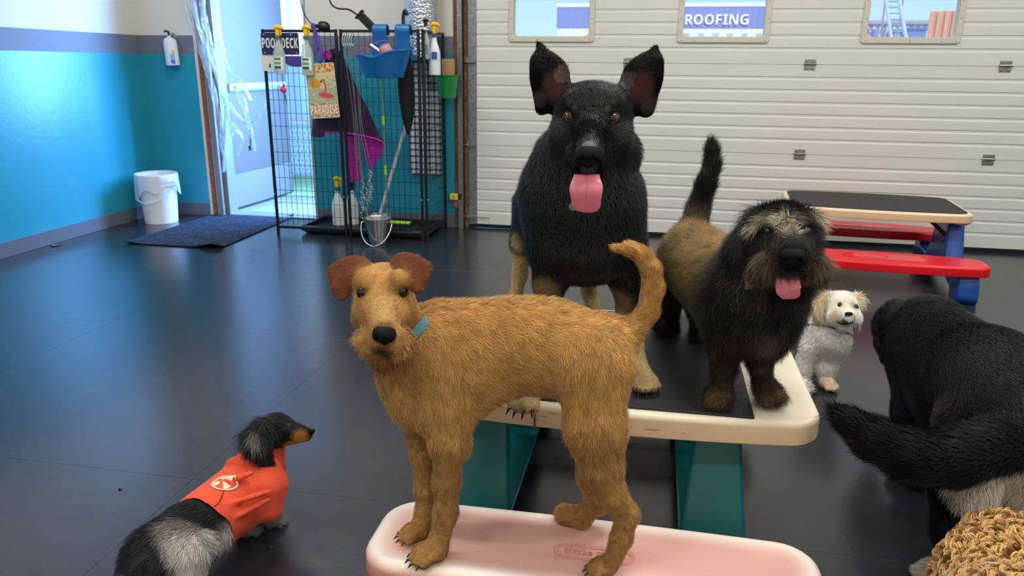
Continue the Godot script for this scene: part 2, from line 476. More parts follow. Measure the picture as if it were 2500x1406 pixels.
func spray_bottle(at: Vector3, h: float, r: float, body_m: Material, head_c: String, neck_c: String, label_c: String, name_label: String, flat := 0.75) -> void:
	# at: middle of the base
	var t := thing("spray_bottle", name_label, "spray bottle", at)
	put("bottle", lathe(Vector3.ZERO, Vector3.UP, [Vector2(0, 0.0), Vector2(r * 0.9, 0.0), Vector2(r, h * 0.03), Vector2(r, h * 0.52), Vector2(r * 0.97, h * 0.6), Vector2(r * 0.7, h * 0.75), Vector2(r * 0.42, h * 0.88), Vector2(r * 0.36, h)], 24, flat), body_m, t)
	put("cap", lathe(Vector3(0, h * 0.985, 0), Vector3.UP, [Vector2(0, 0), Vector2(r * 0.46, 0), Vector2(r * 0.46, h * 0.07), Vector2(r * 0.4, h * 0.09), Vector2(0, h * 0.09)], 18), mat(neck_c, 0.4), t)
	var st := begin()
	var y := h * 1.07
	add_box(st, Vector3(-r * 0.3, y, -r * 0.3), Vector3(r * 0.34, y + h * 0.2, r * 0.3), r * 0.12)
	add_tube(st, [Vector3(-r * 0.55, y + h * 0.2, 0), Vector3(-r * 0.1, y + h * 0.245, 0), Vector3(r * 0.5, y + h * 0.24, 0), Vector3(r * 0.95, y + h * 0.2, 0)], [r * 0.3, r * 0.42, r * 0.36, r * 0.2], 10)
	add_tube(st, [Vector3(r * 0.4, y + h * 0.2, 0), Vector3(r * 0.62, y + h * 0.1, 0), Vector3(r * 0.55, y + h * 0.02, 0)], [r * 0.14, r * 0.12, r * 0.1], 8)
	put("trigger_head", st.commit(), mat(head_c, 0.38), t)
	var lb := begin()
	var rows := []
	for i in 7:
		var row := []
		for j in 2:
			var a := PI * 0.5 + (i / 6.0 - 0.5) * 2.0
			row.append(Vector3(cos(a) * r * 1.012, h * (0.14 + 0.36 * j), sin(a) * r * 1.02 * 1.0))
		rows.append(row)
	# the flattened bottle is thinner towards the room
	for i in 7:
		for j in 2:
			rows[i][j] = Vector3(rows[i][j].x, rows[i][j].y, rows[i][j].z * flat + 0.0006)
	add_grid(lb, rows, false, false, true)
	var lm := mat(label_c, 0.5)
	var lo := put("printed_label", lb.commit(), lm, t)
	for q in [[0.17, 0.24, "#1f5a34"], [0.42, 0.47, "#3f7c3a"], [0.3, 0.36, "#6aa06c"]]:
		if label_c == "#dfe9df":
			put("print_band", box(Vector3(-r * 0.5, h * q[0], r * flat * 1.0), Vector3(r * 0.55, h * q[1], r * flat * 1.0 + 0.004), 0.001), mat(q[2], 0.5), lo)

func pen_corner() -> void:
	pen_panel("pen_panel", "black wire pen panel across the doorway, leftmost of the three", Vector3(-2.715, 0, PEN), Vector3(-2.18, 0, PEN), 1.44)
	pen_panel("pen_panel", "black wire pen panel behind the blue tub, middle of the three", Vector3(-2.145, 0, PEN), Vector3(-1.6, 0, PEN), 1.44)
	pen_panel("pen_panel", "black wire pen panel that returns to the back wall, rightmost of the three", Vector3(-1.568, 0, PEN + 0.0), Vector3(-1.568, 0, -5.59), 1.44)
	var z := PEN + 0.03
	# door mat
	var carpet := mat("#3d4f70", 0.95)
	carpet.albedo_texture = noise_tex(51, 0.045, Color(0.12, 0.14, 0.18), Color(1.0, 1.0, 1.0), 512, 3, FastNoiseLite.TYPE_VALUE)
	carpet.heightmap_enabled = true
	carpet.heightmap_texture = noise_tex(52, 0.3, Color.BLACK, Color.WHITE, 512, 2)
	carpet.heightmap_scale = 0.3
	tri(carpet, 2.2)
	var dm := thing("door_mat", "blue-grey flecked carpet mat with curled black edge before the open doorway", "mat", Vector3(-3.2, 0, -5.15))
	var rows := []
	var under := []
	for i in 13:
		var row := []
		var ur := []
		for j in 21:
			var u := i / 12.0
			var v := j / 20.0
			var p := Vector3(lerpf(-3.60, -2.87, u), 0.009, lerpf(-5.72, -4.56, v))
			p.x += lerpf(0.0, 0.0, v) - 0.05 * (1.0 - v) * (u - 0.5)
			var curl := exp(-(pow((u - 0.93) / 0.13, 2.0) + pow((v - 1.0) / 0.035, 2.0))) * 0.03 + exp(-(pow(u / 0.12, 2.0) + pow((v - 1.0) / 0.05, 2.0))) * 0.015 + exp(-(pow((u - 1.0) / 0.06, 2.0) + pow(v / 0.03, 2.0))) * 0.02
			p.y += curl
			row.append(p - dm.position)
			ur.append(p - dm.position - Vector3(0, 0.007, 0))
		rows.append(row)
		under.append(ur)
	var st := begin()
	add_grid(st, rows, false, false, false)
	put("pile", st.commit(), carpet, dm)
	st = begin()
	add_grid(st, under, false, false, true)
	for e in 4:
		var n := 21 if e < 2 else 13
		for q in n - 1:
			var f := func(k: int, g: Array) -> Vector3: return g[0][k] if e == 0 else g[12][k] if e == 1 else g[k][0] if e == 2 else g[k][20]
			var A: Vector3 = f.call(q, rows)
			var B: Vector3 = f.call(q + 1, rows)
			var C: Vector3 = f.call(q + 1, under)
			var D: Vector3 = f.call(q, under)
			if e == 0 or e == 3:
				quad(st, D, C, B, A)
			else:
				quad(st, C, D, A, B)
	put("rubber_edge", st.commit(), mat("#0d0e10", 0.7), dm)
	# white pail with a bag folded over its rim
	var pl := thing("pail", "white plastic pail lined with a thin white bag beside the doorway", "pail", Vector3(-3.815, 0, -5.30))
	var wp := mat("#e9ebec", 0.38)
	put("pail_body", lathe(Vector3.ZERO, Vector3.UP, [Vector2(0, 0.0), Vector2(0.118, 0.0), Vector2(0.122, 0.006), Vector2(0.139, 0.29), Vector2(0.146, 0.292), Vector2(0.146, 0.304), Vector2(0.14, 0.306), Vector2(0.142, 0.325), Vector2(0.149, 0.327), Vector2(0.149, 0.338), Vector2(0.143, 0.34), Vector2(0.144, 0.368), Vector2(0.15, 0.372), Vector2(0.15, 0.38), Vector2(0.142, 0.38), Vector2(0.136, 0.34), Vector2(0.12, 0.012), Vector2(0, 0.012)], 40), wp, pl)
	var han := []
	for i in 13:
		var a := PI * i / 12.0
		han.append(Vector3(cos(a) * 0.152, 0.30 - sin(a) * 0.13, sin(a) * 0.05 + 0.11 * sin(a)))
	put("handle", tube(han, 0.004, 8), mat("#dfe1e2", 0.4), pl)
	var bag := begin()
	var br := []
	var rng := RandomNumberGenerator.new()
	rng.seed = 5
	for k in [[0.13, 0.30], [0.14, 0.375], [0.15, 0.388], [0.157, 0.378], [0.158, 0.35], [0.161, 0.31], [0.164, 0.27]]:
		var row := []
		for i in 48:
			var a := TAU * i / 48.0
			var low: float = 0.0 if k[1] > 0.36 else (0.38 - k[1]) * (0.4 * sin(a * 2.0 + 0.6) + 0.35 * sin(a * 5.0) - 0.1)
			var rr: float = k[0] + (0.004 * sin(a * 11.0) + 0.003 * sin(a * 17.0)) * (1.0 if k[1] < 0.37 else 0.3) + (0.03 * exp(-pow((a - 0.35) / 0.3, 2.0)) * (0.38 - k[1]) / 0.1 if k[1] < 0.36 else 0.0)
			row.append(Vector3(cos(a) * rr, k[1] + low, sin(a) * rr))
		br.append(row)
	add_grid(bag, br, false, true, true)
	var bm := mat("#eef1f4", 0.35)
	bm.transparency = BaseMaterial3D.TRANSPARENCY_ALPHA
	bm.albedo_color.a = 0.62
	bm.roughness = 0.4
	var bo := put("bin_bag", bag.commit(), bm, pl)
	# soap dispenser on the wall
	var sd := thing("soap_bottle", "white pump bottle in a bracket on the grey wall band left of the doorway", "bottle", Vector3(-3.752, 1.19, BACK + 0.045))
	var sw := mat("#eceff2", 0.35)
	put("bottle", lathe(Vector3.ZERO, Vector3(-0.045, 1, 0), [Vector2(0, 0), Vector2(0.05, 0), Vector2(0.054, 0.006), Vector2(0.054, 0.16), Vector2(0.05, 0.19), Vector2(0.03, 0.205), Vector2(0.014, 0.21), Vector2(0.013, 0.222)], 24, 0.75), sw, sd)
	put("pump", tube([Vector3(-0.01, 0.215, 0), Vector3(-0.012, 0.25, 0), Vector3(-0.012, 0.256, 0.03), Vector3(-0.012, 0.25, 0.045)], 0.008, 8), mat("#15181c", 0.4), sd)
	put("bracket", tube([Vector3(0.015, 0.21, -0.045), Vector3(0.015, 0.24, -0.02), Vector3(0.01, 0.235, 0.01)], 0.011, 8), mat("#c3cbd3", 0.35, 0.5), sd)
	for q in [[0.03, 0.12, "#f2cf3e", 0.09, 0.115], [0.008, 0.045, "#8fc1e8", 0.05, 0.085], [0.008, 0.045, "#5d8fc9", 0.015, 0.045]]:
		put("printed_label", box(Vector3(q[0] - 0.004, q[3], 0.036), Vector3(q[1] if q[1] < 0.06 else 0.044, q[4], 0.0395), 0.001), mat(q[2], 0.5), sd)
	signs(z)
	bottles(z)
	cloths(z)
	tubs(z)
	tools(z)
	plastic_sheet()

func signs(z: float) -> void:
	# navy tin sign
	var a := Vector3(-2.7163, 1.415, -5.07)
	var b := Vector3(-2.4379, 1.2719, -5.07)
	var s := thing("tin_sign", "worn navy tin sign reading POOP DECK hung on the wire panel", "sign", Vector3((a.x + b.x) * 0.5, (a.y + b.y) * 0.5, z))
	var w := b.x - a.x
	var h := a.y - b.y
	var nav := mat("#27305e", 0.5)
	nav.albedo_texture = noise_tex(53, 0.02, Color(0.55, 0.5, 0.55), Color(1.1, 1.1, 1.1), 256, 5)
	tri(nav, 6.0, false)
	put("plate", slab(round_rect(w, h, 0.01), Vector3.ZERO, Vector3.RIGHT, Vector3.UP, 0.003, 0.001), nav, s)
	var tm := text_mesh("POOP DECK", 0.1, 0.002, "Droid Sans", 900)
	var bb := tm.get_aabb()
	var t := put("lettering", tm, mat("#e6e3e0", 0.6), s)
	t.scale = Vector3(w * 0.95 / bb.size.x, 0.066 / bb.size.y, 1)
	t.position = Vector3(-(bb.position.x + bb.size.x * 0.5) * t.scale.x, -(bb.position.y + bb.size.y * 0.5) * t.scale.y + 0.005, 0.0035)
	for q in [[-w * 0.42, h * 0.42], [w * 0.3, h * 0.42], [-w * 0.42, -h * 0.42], [w * 0.42, -h * 0.42]]:
		put("rivet", lathe(Vector3(q[0], q[1], 0.003), Vector3(0, 0, 1), [Vector2(0.005, 0), Vector2(0.004, 0.002), Vector2(0, 0.003)], 8), mat("#c9ced6", 0.4, 0.6), s)
	var cd := Vector3(-2.6785, 1.2186, -5.075)
	var card := thing("card", "small cream card with a dark figure below the navy tin sign", "card", cd)
	put("sheet", box(Vector3(-0.05, -0.055, 0), Vector3(0.045, 0.055, 0.002)), mat("#e4dcd0", 0.7), card)
	put("printed_figure", lathe(Vector3(0.012, -0.034, 0.002), Vector3.UP, [Vector2(0, 0), Vector2(0.008, 0.004), Vector2(0.006, 0.022), Vector2(0.003, 0.03), Vector2(0, 0.033)], 8, 0.3), mat("#4a4b5a", 0.7), card)
	# purple pouch
	var pa := Vector3(-2.4854, 1.2339, -5.075)
	var pouch := thing("pouch", "purple cloth pouch hanging between the two spray bottles", "pouch", pa)
	put("cloth", slab(poly([-0.065, 0.03, -0.06, -0.02, -0.03, -0.036, 0.02, -0.042, 0.055, -0.04, 0.065, 0.03]), Vector3.ZERO, Vector3.RIGHT, Vector3.UP, 0.012, 0.004), mat("#473a8f", 0.7), pouch)
	# flamingo sign
	var c := Vector3(-2.2843, 1.0354, -5.06)
	var f := thing("paradise_sign", "cream tin sign with a pink flamingo and the word PARADISE", "sign", c)
	var ww := 0.215
	var hh := 0.365
	f.rotation.z = 0.07
	var tan_ := mat("#e6dcc0", 0.6)
	tan_.albedo_texture = flamingo_print()
	put("plate", slab(round_rect(ww, hh, 0.008), Vector3.ZERO, Vector3.RIGHT, Vector3.UP, 0.003, 0.001), mat("#e9dfc6", 0.6), f)
	var pr := begin()
	quad(pr, Vector3(-ww * 0.49, -hh * 0.49, 0.0034), Vector3(ww * 0.49, -hh * 0.49, 0.0034), Vector3(ww * 0.49, hh * 0.49, 0.0034), Vector3(-ww * 0.49, hh * 0.49, 0.0034), true)
	put("print", pr.commit(), tan_, f)
	var pt := text_mesh("PARADISE", 0.05, 0.0015, "Droid Sans", 900)
	var pb := pt.get_aabb()
	for k in 2:
		var o := put("lettering", pt, mat("#cf4a3c" if k == 0 else "#f3ead2", 0.6), f)
		o.scale = Vector3(ww * 0.93 / pb.size.x, 0.062 / pb.size.y, 1)
		o.position = Vector3(-(pb.position.x + pb.size.x * 0.5) * o.scale.x + (0.003 if k == 0 else 0.0), -hh * 0.345 - (0.003 if k == 0 else 0.0) - (pb.position.y + pb.size.y * 0.5) * o.scale.y, 0.0042 + k * 0.0006)
	# flamingo charm on a cord
	var ch := thing("flamingo_charm", "tiny pink flamingo charm on a cord below the left spray bottle", "charm", Vector3(-2.5832, 1.0443, -5.07))
	put("figure", lathe(Vector3(0.0, -0.03, 0), Vector3(0.2, 1, 0), [Vector2(0, 0), Vector2(0.022, 0.012), Vector2(0.026, 0.028), Vector2(0.012, 0.045), Vector2(0.008, 0.062), Vector2(0, 0.068)], 12, 0.6), mat("#e2336f", 0.5), ch)
	put("ring", tube(_circle(Vector3(-0.024, 0, 0), Vector3.RIGHT, Vector3.UP, 0.014, 14), 0.0022, 6, true), mat("#8d6fd0", 0.5), ch)
	put("cord", tube([Vector3(0.004, 0.035, 0), Vector3(0.0, 0.1, 0)], 0.0015, 5), mat("#c9c0a8", 0.7), ch)
	put("tail", tube([Vector3(0.012, -0.03, 0), Vector3(0.018, -0.07, 0), Vector3(0.022, -0.11, 0)], [0.003, 0.005, 0.002], 6), mat("#4f6f4a", 0.6), ch)

func flamingo_print() -> ImageTexture:
	var w := 256
	var h := 432
	var im := Image.create(w, h, false, Image.FORMAT_RGB8)
	var n := FastNoiseLite.new()
	n.seed = 4
	n.frequency = 0.03
	for y in h:
		for x in w:
			var u := float(x) / w
			var v := float(y) / h
			var k := n.get_noise_2d(x, y)
			var col := Color("#ece2c4")
			if v > 0.45 and v < 0.72:
				col = Color("#9cc2b8").lerp(Color("#e9dfc6"), clampf(0.5 + 0.9 * sin(v * 160.0 + k * 6.0), 0, 1))
			if v > 0.72 and k > 0.05:
				col = Color("#7fb08c") if k > 0.25 else Color("#e49a76")
			if v < 0.16 and k > -0.05:
				col = Color("#e7b24c") if sin(x * 0.28) > 0.0 else Color("#cc6a4a")
			if u > 0.66 and v > 0.22 and v < 0.45 and absf(sin((u * 9.0 + v * 14.0) + k * 3.0)) < 0.25:
				col = Color("#4f8a6a")
			var sun := Vector2((u - 0.3) * 0.6, v - 0.37)
			if sun.length() < 0.1 and v < 0.44:
				col = Color("#e9a52c").lerp(Color("#f2c95a"), clampf((0.42 - v) * 6.0, 0, 1))
			# the bird: body, neck and head
			var b := Vector2((u - 0.62) / 0.27, (v - 0.585 + (u - 0.62) * -0.1) / 0.052)
			var neck := absf(u - 0.585 - 0.05 * sin((v - 0.3) * 14.0)) < 0.035 and v > 0.3 and v < 0.58
			var head := Vector2((u - 0.57) / 0.06, (v - 0.30) / 0.025).length() < 1.0
			if b.length() < 1.0 or neck or head:
				col = Color("#e2537a").lerp(Color("#f08a74"), clampf(k + 0.3, 0, 1))
			if Vector2((u - 0.5) / 0.03, (v - 0.325) / 0.025).length() < 1.0:
				col = Color("#2c2a2a")
			im.set_pixel(x, y, col)
	return ImageTexture.create_from_image(im)

func bottles(z: float) -> void:
	var clear := mat("#c5d2cb", 0.3)
	clear.transparency = BaseMaterial3D.TRANSPARENCY_ALPHA
	clear.albedo_color.a = 0.55
	var p1 := Vector3(-2.5753, 1.1409, -5.04)
	spray_bottle(p1, 0.235, 0.043, clear, "#f0c20c", "#2f6b3c", "#dfe9df", "clear spray bottle with yellow trigger hooked on the panel over the navy sign")
	var p2 := Vector3(-2.3703, 1.1379, -5.04)
	spray_bottle(p2, 0.238, 0.043, clear, "#f0c20c", "#2f6b3c", "#dfe9df", "clear spray bottle with yellow trigger hooked on the panel left of the flamingo sign")
	# right of the tub
	var p3 := Vector3(-1.5678, 1.2529, -5.16)
	var c2 := mat("#cfd5d6", 0.25)
	c2.transparency = BaseMaterial3D.TRANSPARENCY_ALPHA
	c2.albedo_color.a = 0.75
	spray_bottle(p3, 0.19, 0.026, c2, "#15171a", "#e9ecee", "#8f969c", "small clear spray bottle with black trigger right of the blue tub")
	var p4 := Vector3(-1.5183, 1.149, -5.2)
	spray_bottle(p4, 0.25, 0.04, mat("#e8edf2", 0.35), "#f0b810", "#2c4b8f", "#e6ecf4", "white spray bottle with yellow trigger and blue print right of the blue tub")
	put("logo_patch", box(p4 + Vector3(-0.012, 0.105, 0.036), p4 + Vector3(0.028, 0.15, 0.0395), 0.002), mat("#1d56a8", 0.5), get_node("spray_bottle_003") if has_node("spray_bottle_003") else self).position -= p4
	# on the floor tray
	var p5 := Vector3(-2.3531, 0.03, -5.3736)
	spray_bottle(p5, 0.27, 0.048, mat("#dfe6e6", 0.35), "#f0d21c", "#1f7a4c", "#cfe0d4", "big white spray bottle with yellow trigger standing on the black floor tray")
	var p6 := Vector3(-2.2619, 0.03, -5.4274)
	spray_bottle(p6, 0.27, 0.048, mat("#d9dee2", 0.35), "#17191c", "#17191c", "#c2ccd2", "big white spray bottle with black trigger standing on the black floor tray")

# cloth from an outline in x and y; folds run down it; thickness gives it two sides
func cloth_piece(parent: Node3D, called: String, out: PackedVector2Array, folds: float, depth: float, m: Material, off := Vector3.ZERO) -> MeshInstance3D:
	var lo := Vector2(1e9, 1e9)
	var hi := Vector2(-1e9, -1e9)
	for p in out:
		lo = lo.min(p)
		hi = hi.max(p)
	# vertical strips between the upper and the lower edge of the outline
	var n := 36
	var m2 := 12
	var front := []
	var rear := []
	for i in n + 1:
		var x := lerpf(lo.x + 1e-4, hi.x - 1e-4, float(i) / n)
		var top := -1e9
		var bot := 1e9
		for k in out.size():
			var a := out[k]
			var b := out[(k + 1) % out.size()]
			if (a.x <= x) != (b.x <= x):
				var y := lerpf(a.y, b.y, (x - a.x) / (b.x - a.x))
				top = maxf(top, y)
				bot = minf(bot, y)
		var fr := []
		var rr := []
		for j in m2 + 1:
			var f := float(j) / m2
			var y := lerpf(top, bot, f)
			var zz := sin(x * folds + f * 0.8) * depth * (0.3 + 0.7 * f) + sin(x * folds * 2.3 + 1.0 + f * 2.0) * depth * 0.35
			fr.append(Vector3(x, y, zz + 0.004) + off)
			rr.append(Vector3(x, y, zz - 0.004) + off)
		front.append(fr)
		rear.append(rr)
	var st := begin()
	add_grid(st, front, false, false, true)
	add_grid(st, rear, false, false, false)
	for i in n:
		quad(st, rear[i][m2], rear[i + 1][m2], front[i + 1][m2], front[i][m2])
		quad(st, front[i][0], front[i + 1][0], rear[i + 1][0], rear[i][0])
	for e in [0, n]:
		for j in m2:
			if e == 0:
				quad(st, rear[e][j + 1], front[e][j + 1], front[e][j], rear[e][j])
			else:
				quad(st, front[e][j + 1], rear[e][j + 1], rear[e][j], front[e][j])
	return put(called, st.commit(), m, parent)

func cloths(z: float) -> void:
	var c := Vector3(-2.1857, 1.0104, -5.2)
	var coat_ := thing("dog_coat", "dark purple quilted dog coat with magenta lining hanging inside the pen", "coat", c)
	var pur := mat("#3b1c44", 0.6)
	pur.heightmap_enabled = true
	pur.heightmap_texture = noise_tex(57, 0.05, Color.BLACK, Color.WHITE, 256, 3)
	pur.heightmap_scale = 0.3
	tri(pur, 3.0)
	var mag := mat("#a8128e", 0.55)
	mag.heightmap_enabled = true
	mag.heightmap_texture = noise_tex(58, 0.05, Color.BLACK, Color.WHITE, 256, 3)
	mag.heightmap_scale = 0.25
	tri(mag, 4.0)
	var o := func(x: float, y: float) -> Vector2:
		return Vector2((x - 840.0) * 0.002845, (230.0 - y) * 0.002845)
	var pts := PackedVector2Array()
	for q in [[800, 128], [826, 120], [842, 136], [864, 190], [892, 250], [924, 316], [941, 346], [925, 338], [880, 328], [832, 324], [784, 325], [780, 338], [745, 334], [757, 290], [775, 230], [790, 170]]:
		pts.append(o.call(q[0], q[1]))
	cloth_piece(coat_, "shell", pts, 26.0, 0.016, pur)
	var tr := []
	for q in [[784, 324], [832, 324], [880, 329], [924, 338], [941, 348]]:
		var p: Vector2 = o.call(q[0], q[1])
		tr.append(Vector3(p.x, p.y, 0.016))
	put("piping", tube(spline(tr, 5), 0.007, 8), mat("#c81fa8", 0.5), coat_)
	pts = PackedVector2Array()
	for q in [[830, 326], [870, 328], [872, 380], [873, 444], [842, 449], [838, 400]]:
		pts.append(o.call(q[0], q[1]))
	cloth_piece(coat_, "lining_strap", pts, 30.0, 0.008, mag, Vector3(0, 0, -0.02))
	pts = PackedVector2Array()
	for q in [[874, 332], [924, 340], [941, 350], [926, 384], [896, 418], [884, 380]]:
		pts.append(o.call(q[0], q[1]))
	cloth_piece(coat_, "lining", pts, 30.0, 0.01, mag, Vector3(0, 0, -0.015))
	# round magenta tag beside the hanger
	var tg := thing("magenta_disc", "magenta disc toy hanging beside the top of the purple coat", "toy", Vector3(-2.2614, 1.2713, -5.13))
	put("disc", lathe(Vector3.ZERO, Vector3(0.2, 0, 1), [Vector2(0, 0), Vector2(0.03, 0), Vector2(0.034, 0.004), Vector2(0.03, 0.009), Vector2(0, 0.01)], 20), mag, tg)
	# purple leash loop
	var ls := thing("purple_leash", "purple webbing leash looped over the panel right of the spray bottles", "leash", Vector3(-2.3151, 1.3364, -5.06))
	put("loop", tube(spline([Vector3(-0.02, 0.11, 0), Vector3(0.0, 0.13, 0.01), Vector3(0.008, 0.07, 0.005), Vector3(0.012, 0.0, 0), Vector3(0.004, -0.06, 0), Vector3(0.03, -0.11, 0), Vector3(0.04, -0.05, 0), Vector3(0.025, 0.02, 0), Vector3(0.004, 0.08, 0)], 6), 0.012, 8), mat("#5440a0", 0.65), ls)
	# plaid blanket behind the end panel
	var bl := thing("plaid_blanket", "black and white plaid blanket hanging behind the pen's right end", "blanket", Vector3(-1.705, 0.84, -5.575))
	var pm := mat("#ffffff", 0.9)
	pm.albedo_texture = plaid()
	pm.uv1_scale = Vector3(1.6, 4.2, 1)
	var rows := []
	var back := []
	for i in 29:
		var row := []
		var rr := []
		for j in 13:
			var f := i / 28.0
			var y := lerpf(0.40, -0.42, j / 12.0)
			var x := lerpf(-0.13, 0.118, f)
			var zz := 0.012 * cos((f - 0.5) * 3.0) + 0.010 * sin(f * 22.0) * (0.4 + j / 20.0)
			row.append(Vector3(x, y, zz))
			rr.append(Vector3(x, y, zz - 0.006))
		rows.append(row)
		back.append(rr)
	var st := begin()
	add_grid(st, rows, false, false, true)
	add_grid(st, back, false, false, false)
	put("cloth", st.commit(), pm, bl)
	# foil-wrapped pipe above it
	var foil := mat("#c9d2da", 0.22, 0.85)
	foil.heightmap_enabled = true
	foil.heightmap_texture = noise_tex(59, 0.04, Color.BLACK, Color.WHITE, 512, 4)
	foil.heightmap_scale = 0.8
	tri(foil, 2.0)
	var pp := thing("foil_pipe", "silver foil-wrapped pipe running up the back wall behind the pen", "pipe", Vector3(Vector3(-1.7006, 1.5438, -5.48).x, 0, -5.50))
	put("pipe", lathe(Vector3(0, 1.27, 0), Vector3.UP, [Vector2(0, 0), Vector2(0.115, 0), Vector2(0.115, CEIL - 1.28)], 32), foil, pp)
	for y in [1.5, 1.56, 1.66, 1.9, 2.2]:
		put("band", lathe(Vector3(0, y, 0), Vector3(0.06, 1, 0), [Vector2(0.115, 0), Vector2(0.1185, 0.002), Vector2(0.1185, 0.012), Vector2(0.115, 0.014)], 32), foil, pp)
	# black cloth bag that tapers to a point
	var bag := thing("black_umbrella", "folded black umbrella hanging point down behind the blue tub", "umbrella", Vector3(-1.732, 1.1009, -5.16))
	put("canopy", lathe(Vector3(0.012, 0.34, 0), Vector3(0.02, -1, 0), [Vector2(0.012, 0), Vector2(0.03, 0.05), Vector2(0.045, 0.2), Vector2(0.062, 0.36), Vector2(0.058, 0.46), Vector2(0.042, 0.58), Vector2(0.022, 0.66), Vector2(0.006, 0.70), Vector2(0, 0.705)], 16, 0.6), mat("#0d0f13", 0.7), bag)
	put("handle", tube(spline([Vector3(0.012, 0.33, 0), Vector3(0.012, 0.42, 0), Vector3(0.03, 0.46, 0.01), Vector3(0.045, 0.43, 0.01)], 5), 0.012, 8), mat("#15181d", 0.5), bag)

func plaid() -> ImageTexture:
	var im := Image.create(256, 256, false, Image.FORMAT_RGB8)
	for y in 256:
		for x in 256:
			var a := 0.0
			for q in [[x, 0], [y, 1]]:
				var m := int(q[0]) % 64
				if m < 22:
					a += 0.5
				if m > 30 and m < 34 or m > 40 and m < 43 or m > 52 and m < 55:
					a += 0.35
			var v := clampf(0.92 - a * 0.85, 0.03, 1.0)
			im.set_pixel(x, y, Color(v * 0.93, v * 0.97, v))
	return ImageTexture.create_from_image(im)

func tubs(z: float) -> void:
	# blue hook-over tub
	var c := Vector3(-1.8075, 1.2339, -5)
	var t := thing("hook_tub", "blue plastic tub hooked over the pen panel, holding a pink bottle", "tub", c)
	var blue := mat("#0f63a6", 0.38)
	var st := begin()
	var rows := []
	for k in [[0.0, -0.105, 0.6], [0.125, -0.105, 0.62], [0.132, -0.1, 0.62], [0.185, 0.045, 0.62], [0.194, 0.05, 0.62], [0.196, 0.058, 0.62], [0.188, 0.062, 0.62], [0.18, 0.05, 0.6], [0.128, -0.09, 0.6], [0.0, -0.09, 0.6]]:
		var row := []
		for i in 48:
			var a := TAU * i / 48.0
			var dip := 0.028 * exp(-pow((a - PI * 0.56) / 0.35, 2.0)) if k[1] > 0 else 0.0
			row.append(Vector3(cos(a) * k[0], k[1] - dip + (0.02 * cos(a) * (1.0 if k[1] > 0 else 0.0)), sin(a) * k[0] * k[2]))
		rows.append(row)
	add_grid(st, rows, false, true, true)
	put("tub_body", st.commit(), blue, t)
	for x in [-0.055, 0.105]:
		var h := begin()
		var hp := [Vector3(x, 0.03, -0.095), Vector3(x, 0.14, -0.085), Vector3(x, 0.205, -0.075), Vector3(x, 0.232, -0.095), Vector3(x, 0.225, -0.125), Vector3(x, 0.17, -0.135)]
		hp = spline(hp, 4)
		var l := []
		for s in [[-0.052, 0.0], [-0.045, 0.006], [0.045, 0.006], [0.052, 0.0], [0.045, -0.006], [-0.045, -0.006]]:
			var row := []
			for i in hp.size():
				var tn: Vector3 = (hp[mini(i + 1, hp.size() - 1)] - hp[maxi(i - 1, 0)]).normalized()
				var nn := tn.cross(Vector3.RIGHT)
				var wd := 1.25 if i < 3 else 1.0
				row.append(hp[i] + Vector3(s[0] * wd, 0, 0) - nn * s[1])
			l.append(row)
		add_grid(h, l, true, false, true)
		put("hook", h.commit(), blue, t)
	# what is in the tub
	var pb := thing("pink_bottle", "pink translucent bottle with a silver cap lying in the blue tub", "bottle", c + Vector3(0.055, 0.03, 0.03))
	var ax := Vector3(-0.35, 0.8, 0.25).normalized()
	put("bottle", lathe(Vector3(0.025, -0.06, 0), ax, [Vector2(0, 0), Vector2(0.035, 0.0), Vector2(0.04, 0.006), Vector2(0.04, 0.13), Vector2(0.036, 0.142), Vector2(0.0, 0.145)], 20), mat("#e39aa6", 0.35), pb)
	put("label_patch", lathe(Vector3(0.025, -0.06, 0) + ax * 0.146, ax, [Vector2(0, 0), Vector2(0.022, 0), Vector2(0.02, 0.006), Vector2(0, 0.008)], 8, 0.6), mat("#8d8a84", 0.5), pb)
	var mk := thing("white_marker", "white marker pen lying across the blue tub", "pen", c + Vector3(-0.015, 0.06, 0.075))
	put("barrel", tube([Vector3(-0.055, 0.045, -0.02), Vector3(0.04, -0.012, 0.0)], 0.009, 10), mat("#eceae6", 0.4), mk)
	put("tip", tube([Vector3(-0.055, 0.045, -0.02), Vector3(-0.07, 0.056, -0.028)], [0.007, 0.003], 10), mat("#2c2d30", 0.5), mk)
	var cd := thing("magenta_lanyard", "magenta cord looped over the rim of the blue tub", "cord", c)
	put("loop", tube(spline([Vector3(-0.15, 0.04, 0.09), Vector3(-0.12, 0.085, 0.07), Vector3(-0.05, 0.09, 0.03), Vector3(-0.02, 0.06, 0.04), Vector3(-0.08, 0.075, 0.05), Vector3(-0.06, 0.11, 0.02), Vector3(0.01, 0.13, 0.0), Vector3(0.03, 0.11, 0.0)], 6), 0.0035, 6), mat("#b02a8c", 0.55), cd)
	# green pot with a roll of brown paper
	var g := thing("green_pot", "green plastic pot hooked on the end panel with a paper roll in it", "pot", Vector3(-1.5039, 1.0813, -5.46))
	var gm := mat("#0f8a43", 0.4)
	put("pot_body", lathe(Vector3(0, -0.095, 0), Vector3.UP, [Vector2(0, 0), Vector2(0.058, 0), Vector2(0.062, 0.006), Vector2(0.078, 0.15), Vector2(0.086, 0.152), Vector2(0.087, 0.162), Vector2(0.08, 0.162), Vector2(0.074, 0.15), Vector2(0.058, 0.012), Vector2(0, 0.012)], 32), gm, g)
	var hp2 := spline([Vector3(-0.075, 0.05, 0), Vector3(-0.08, 0.18, 0.01), Vector3(-0.092, 0.24, 0.01), Vector3(-0.104, 0.235, 0.01), Vector3(-0.108, 0.19, 0.0)], 5)
	put("hook", tube(hp2, 0.017, 10), mat("#179a63", 0.4), g)
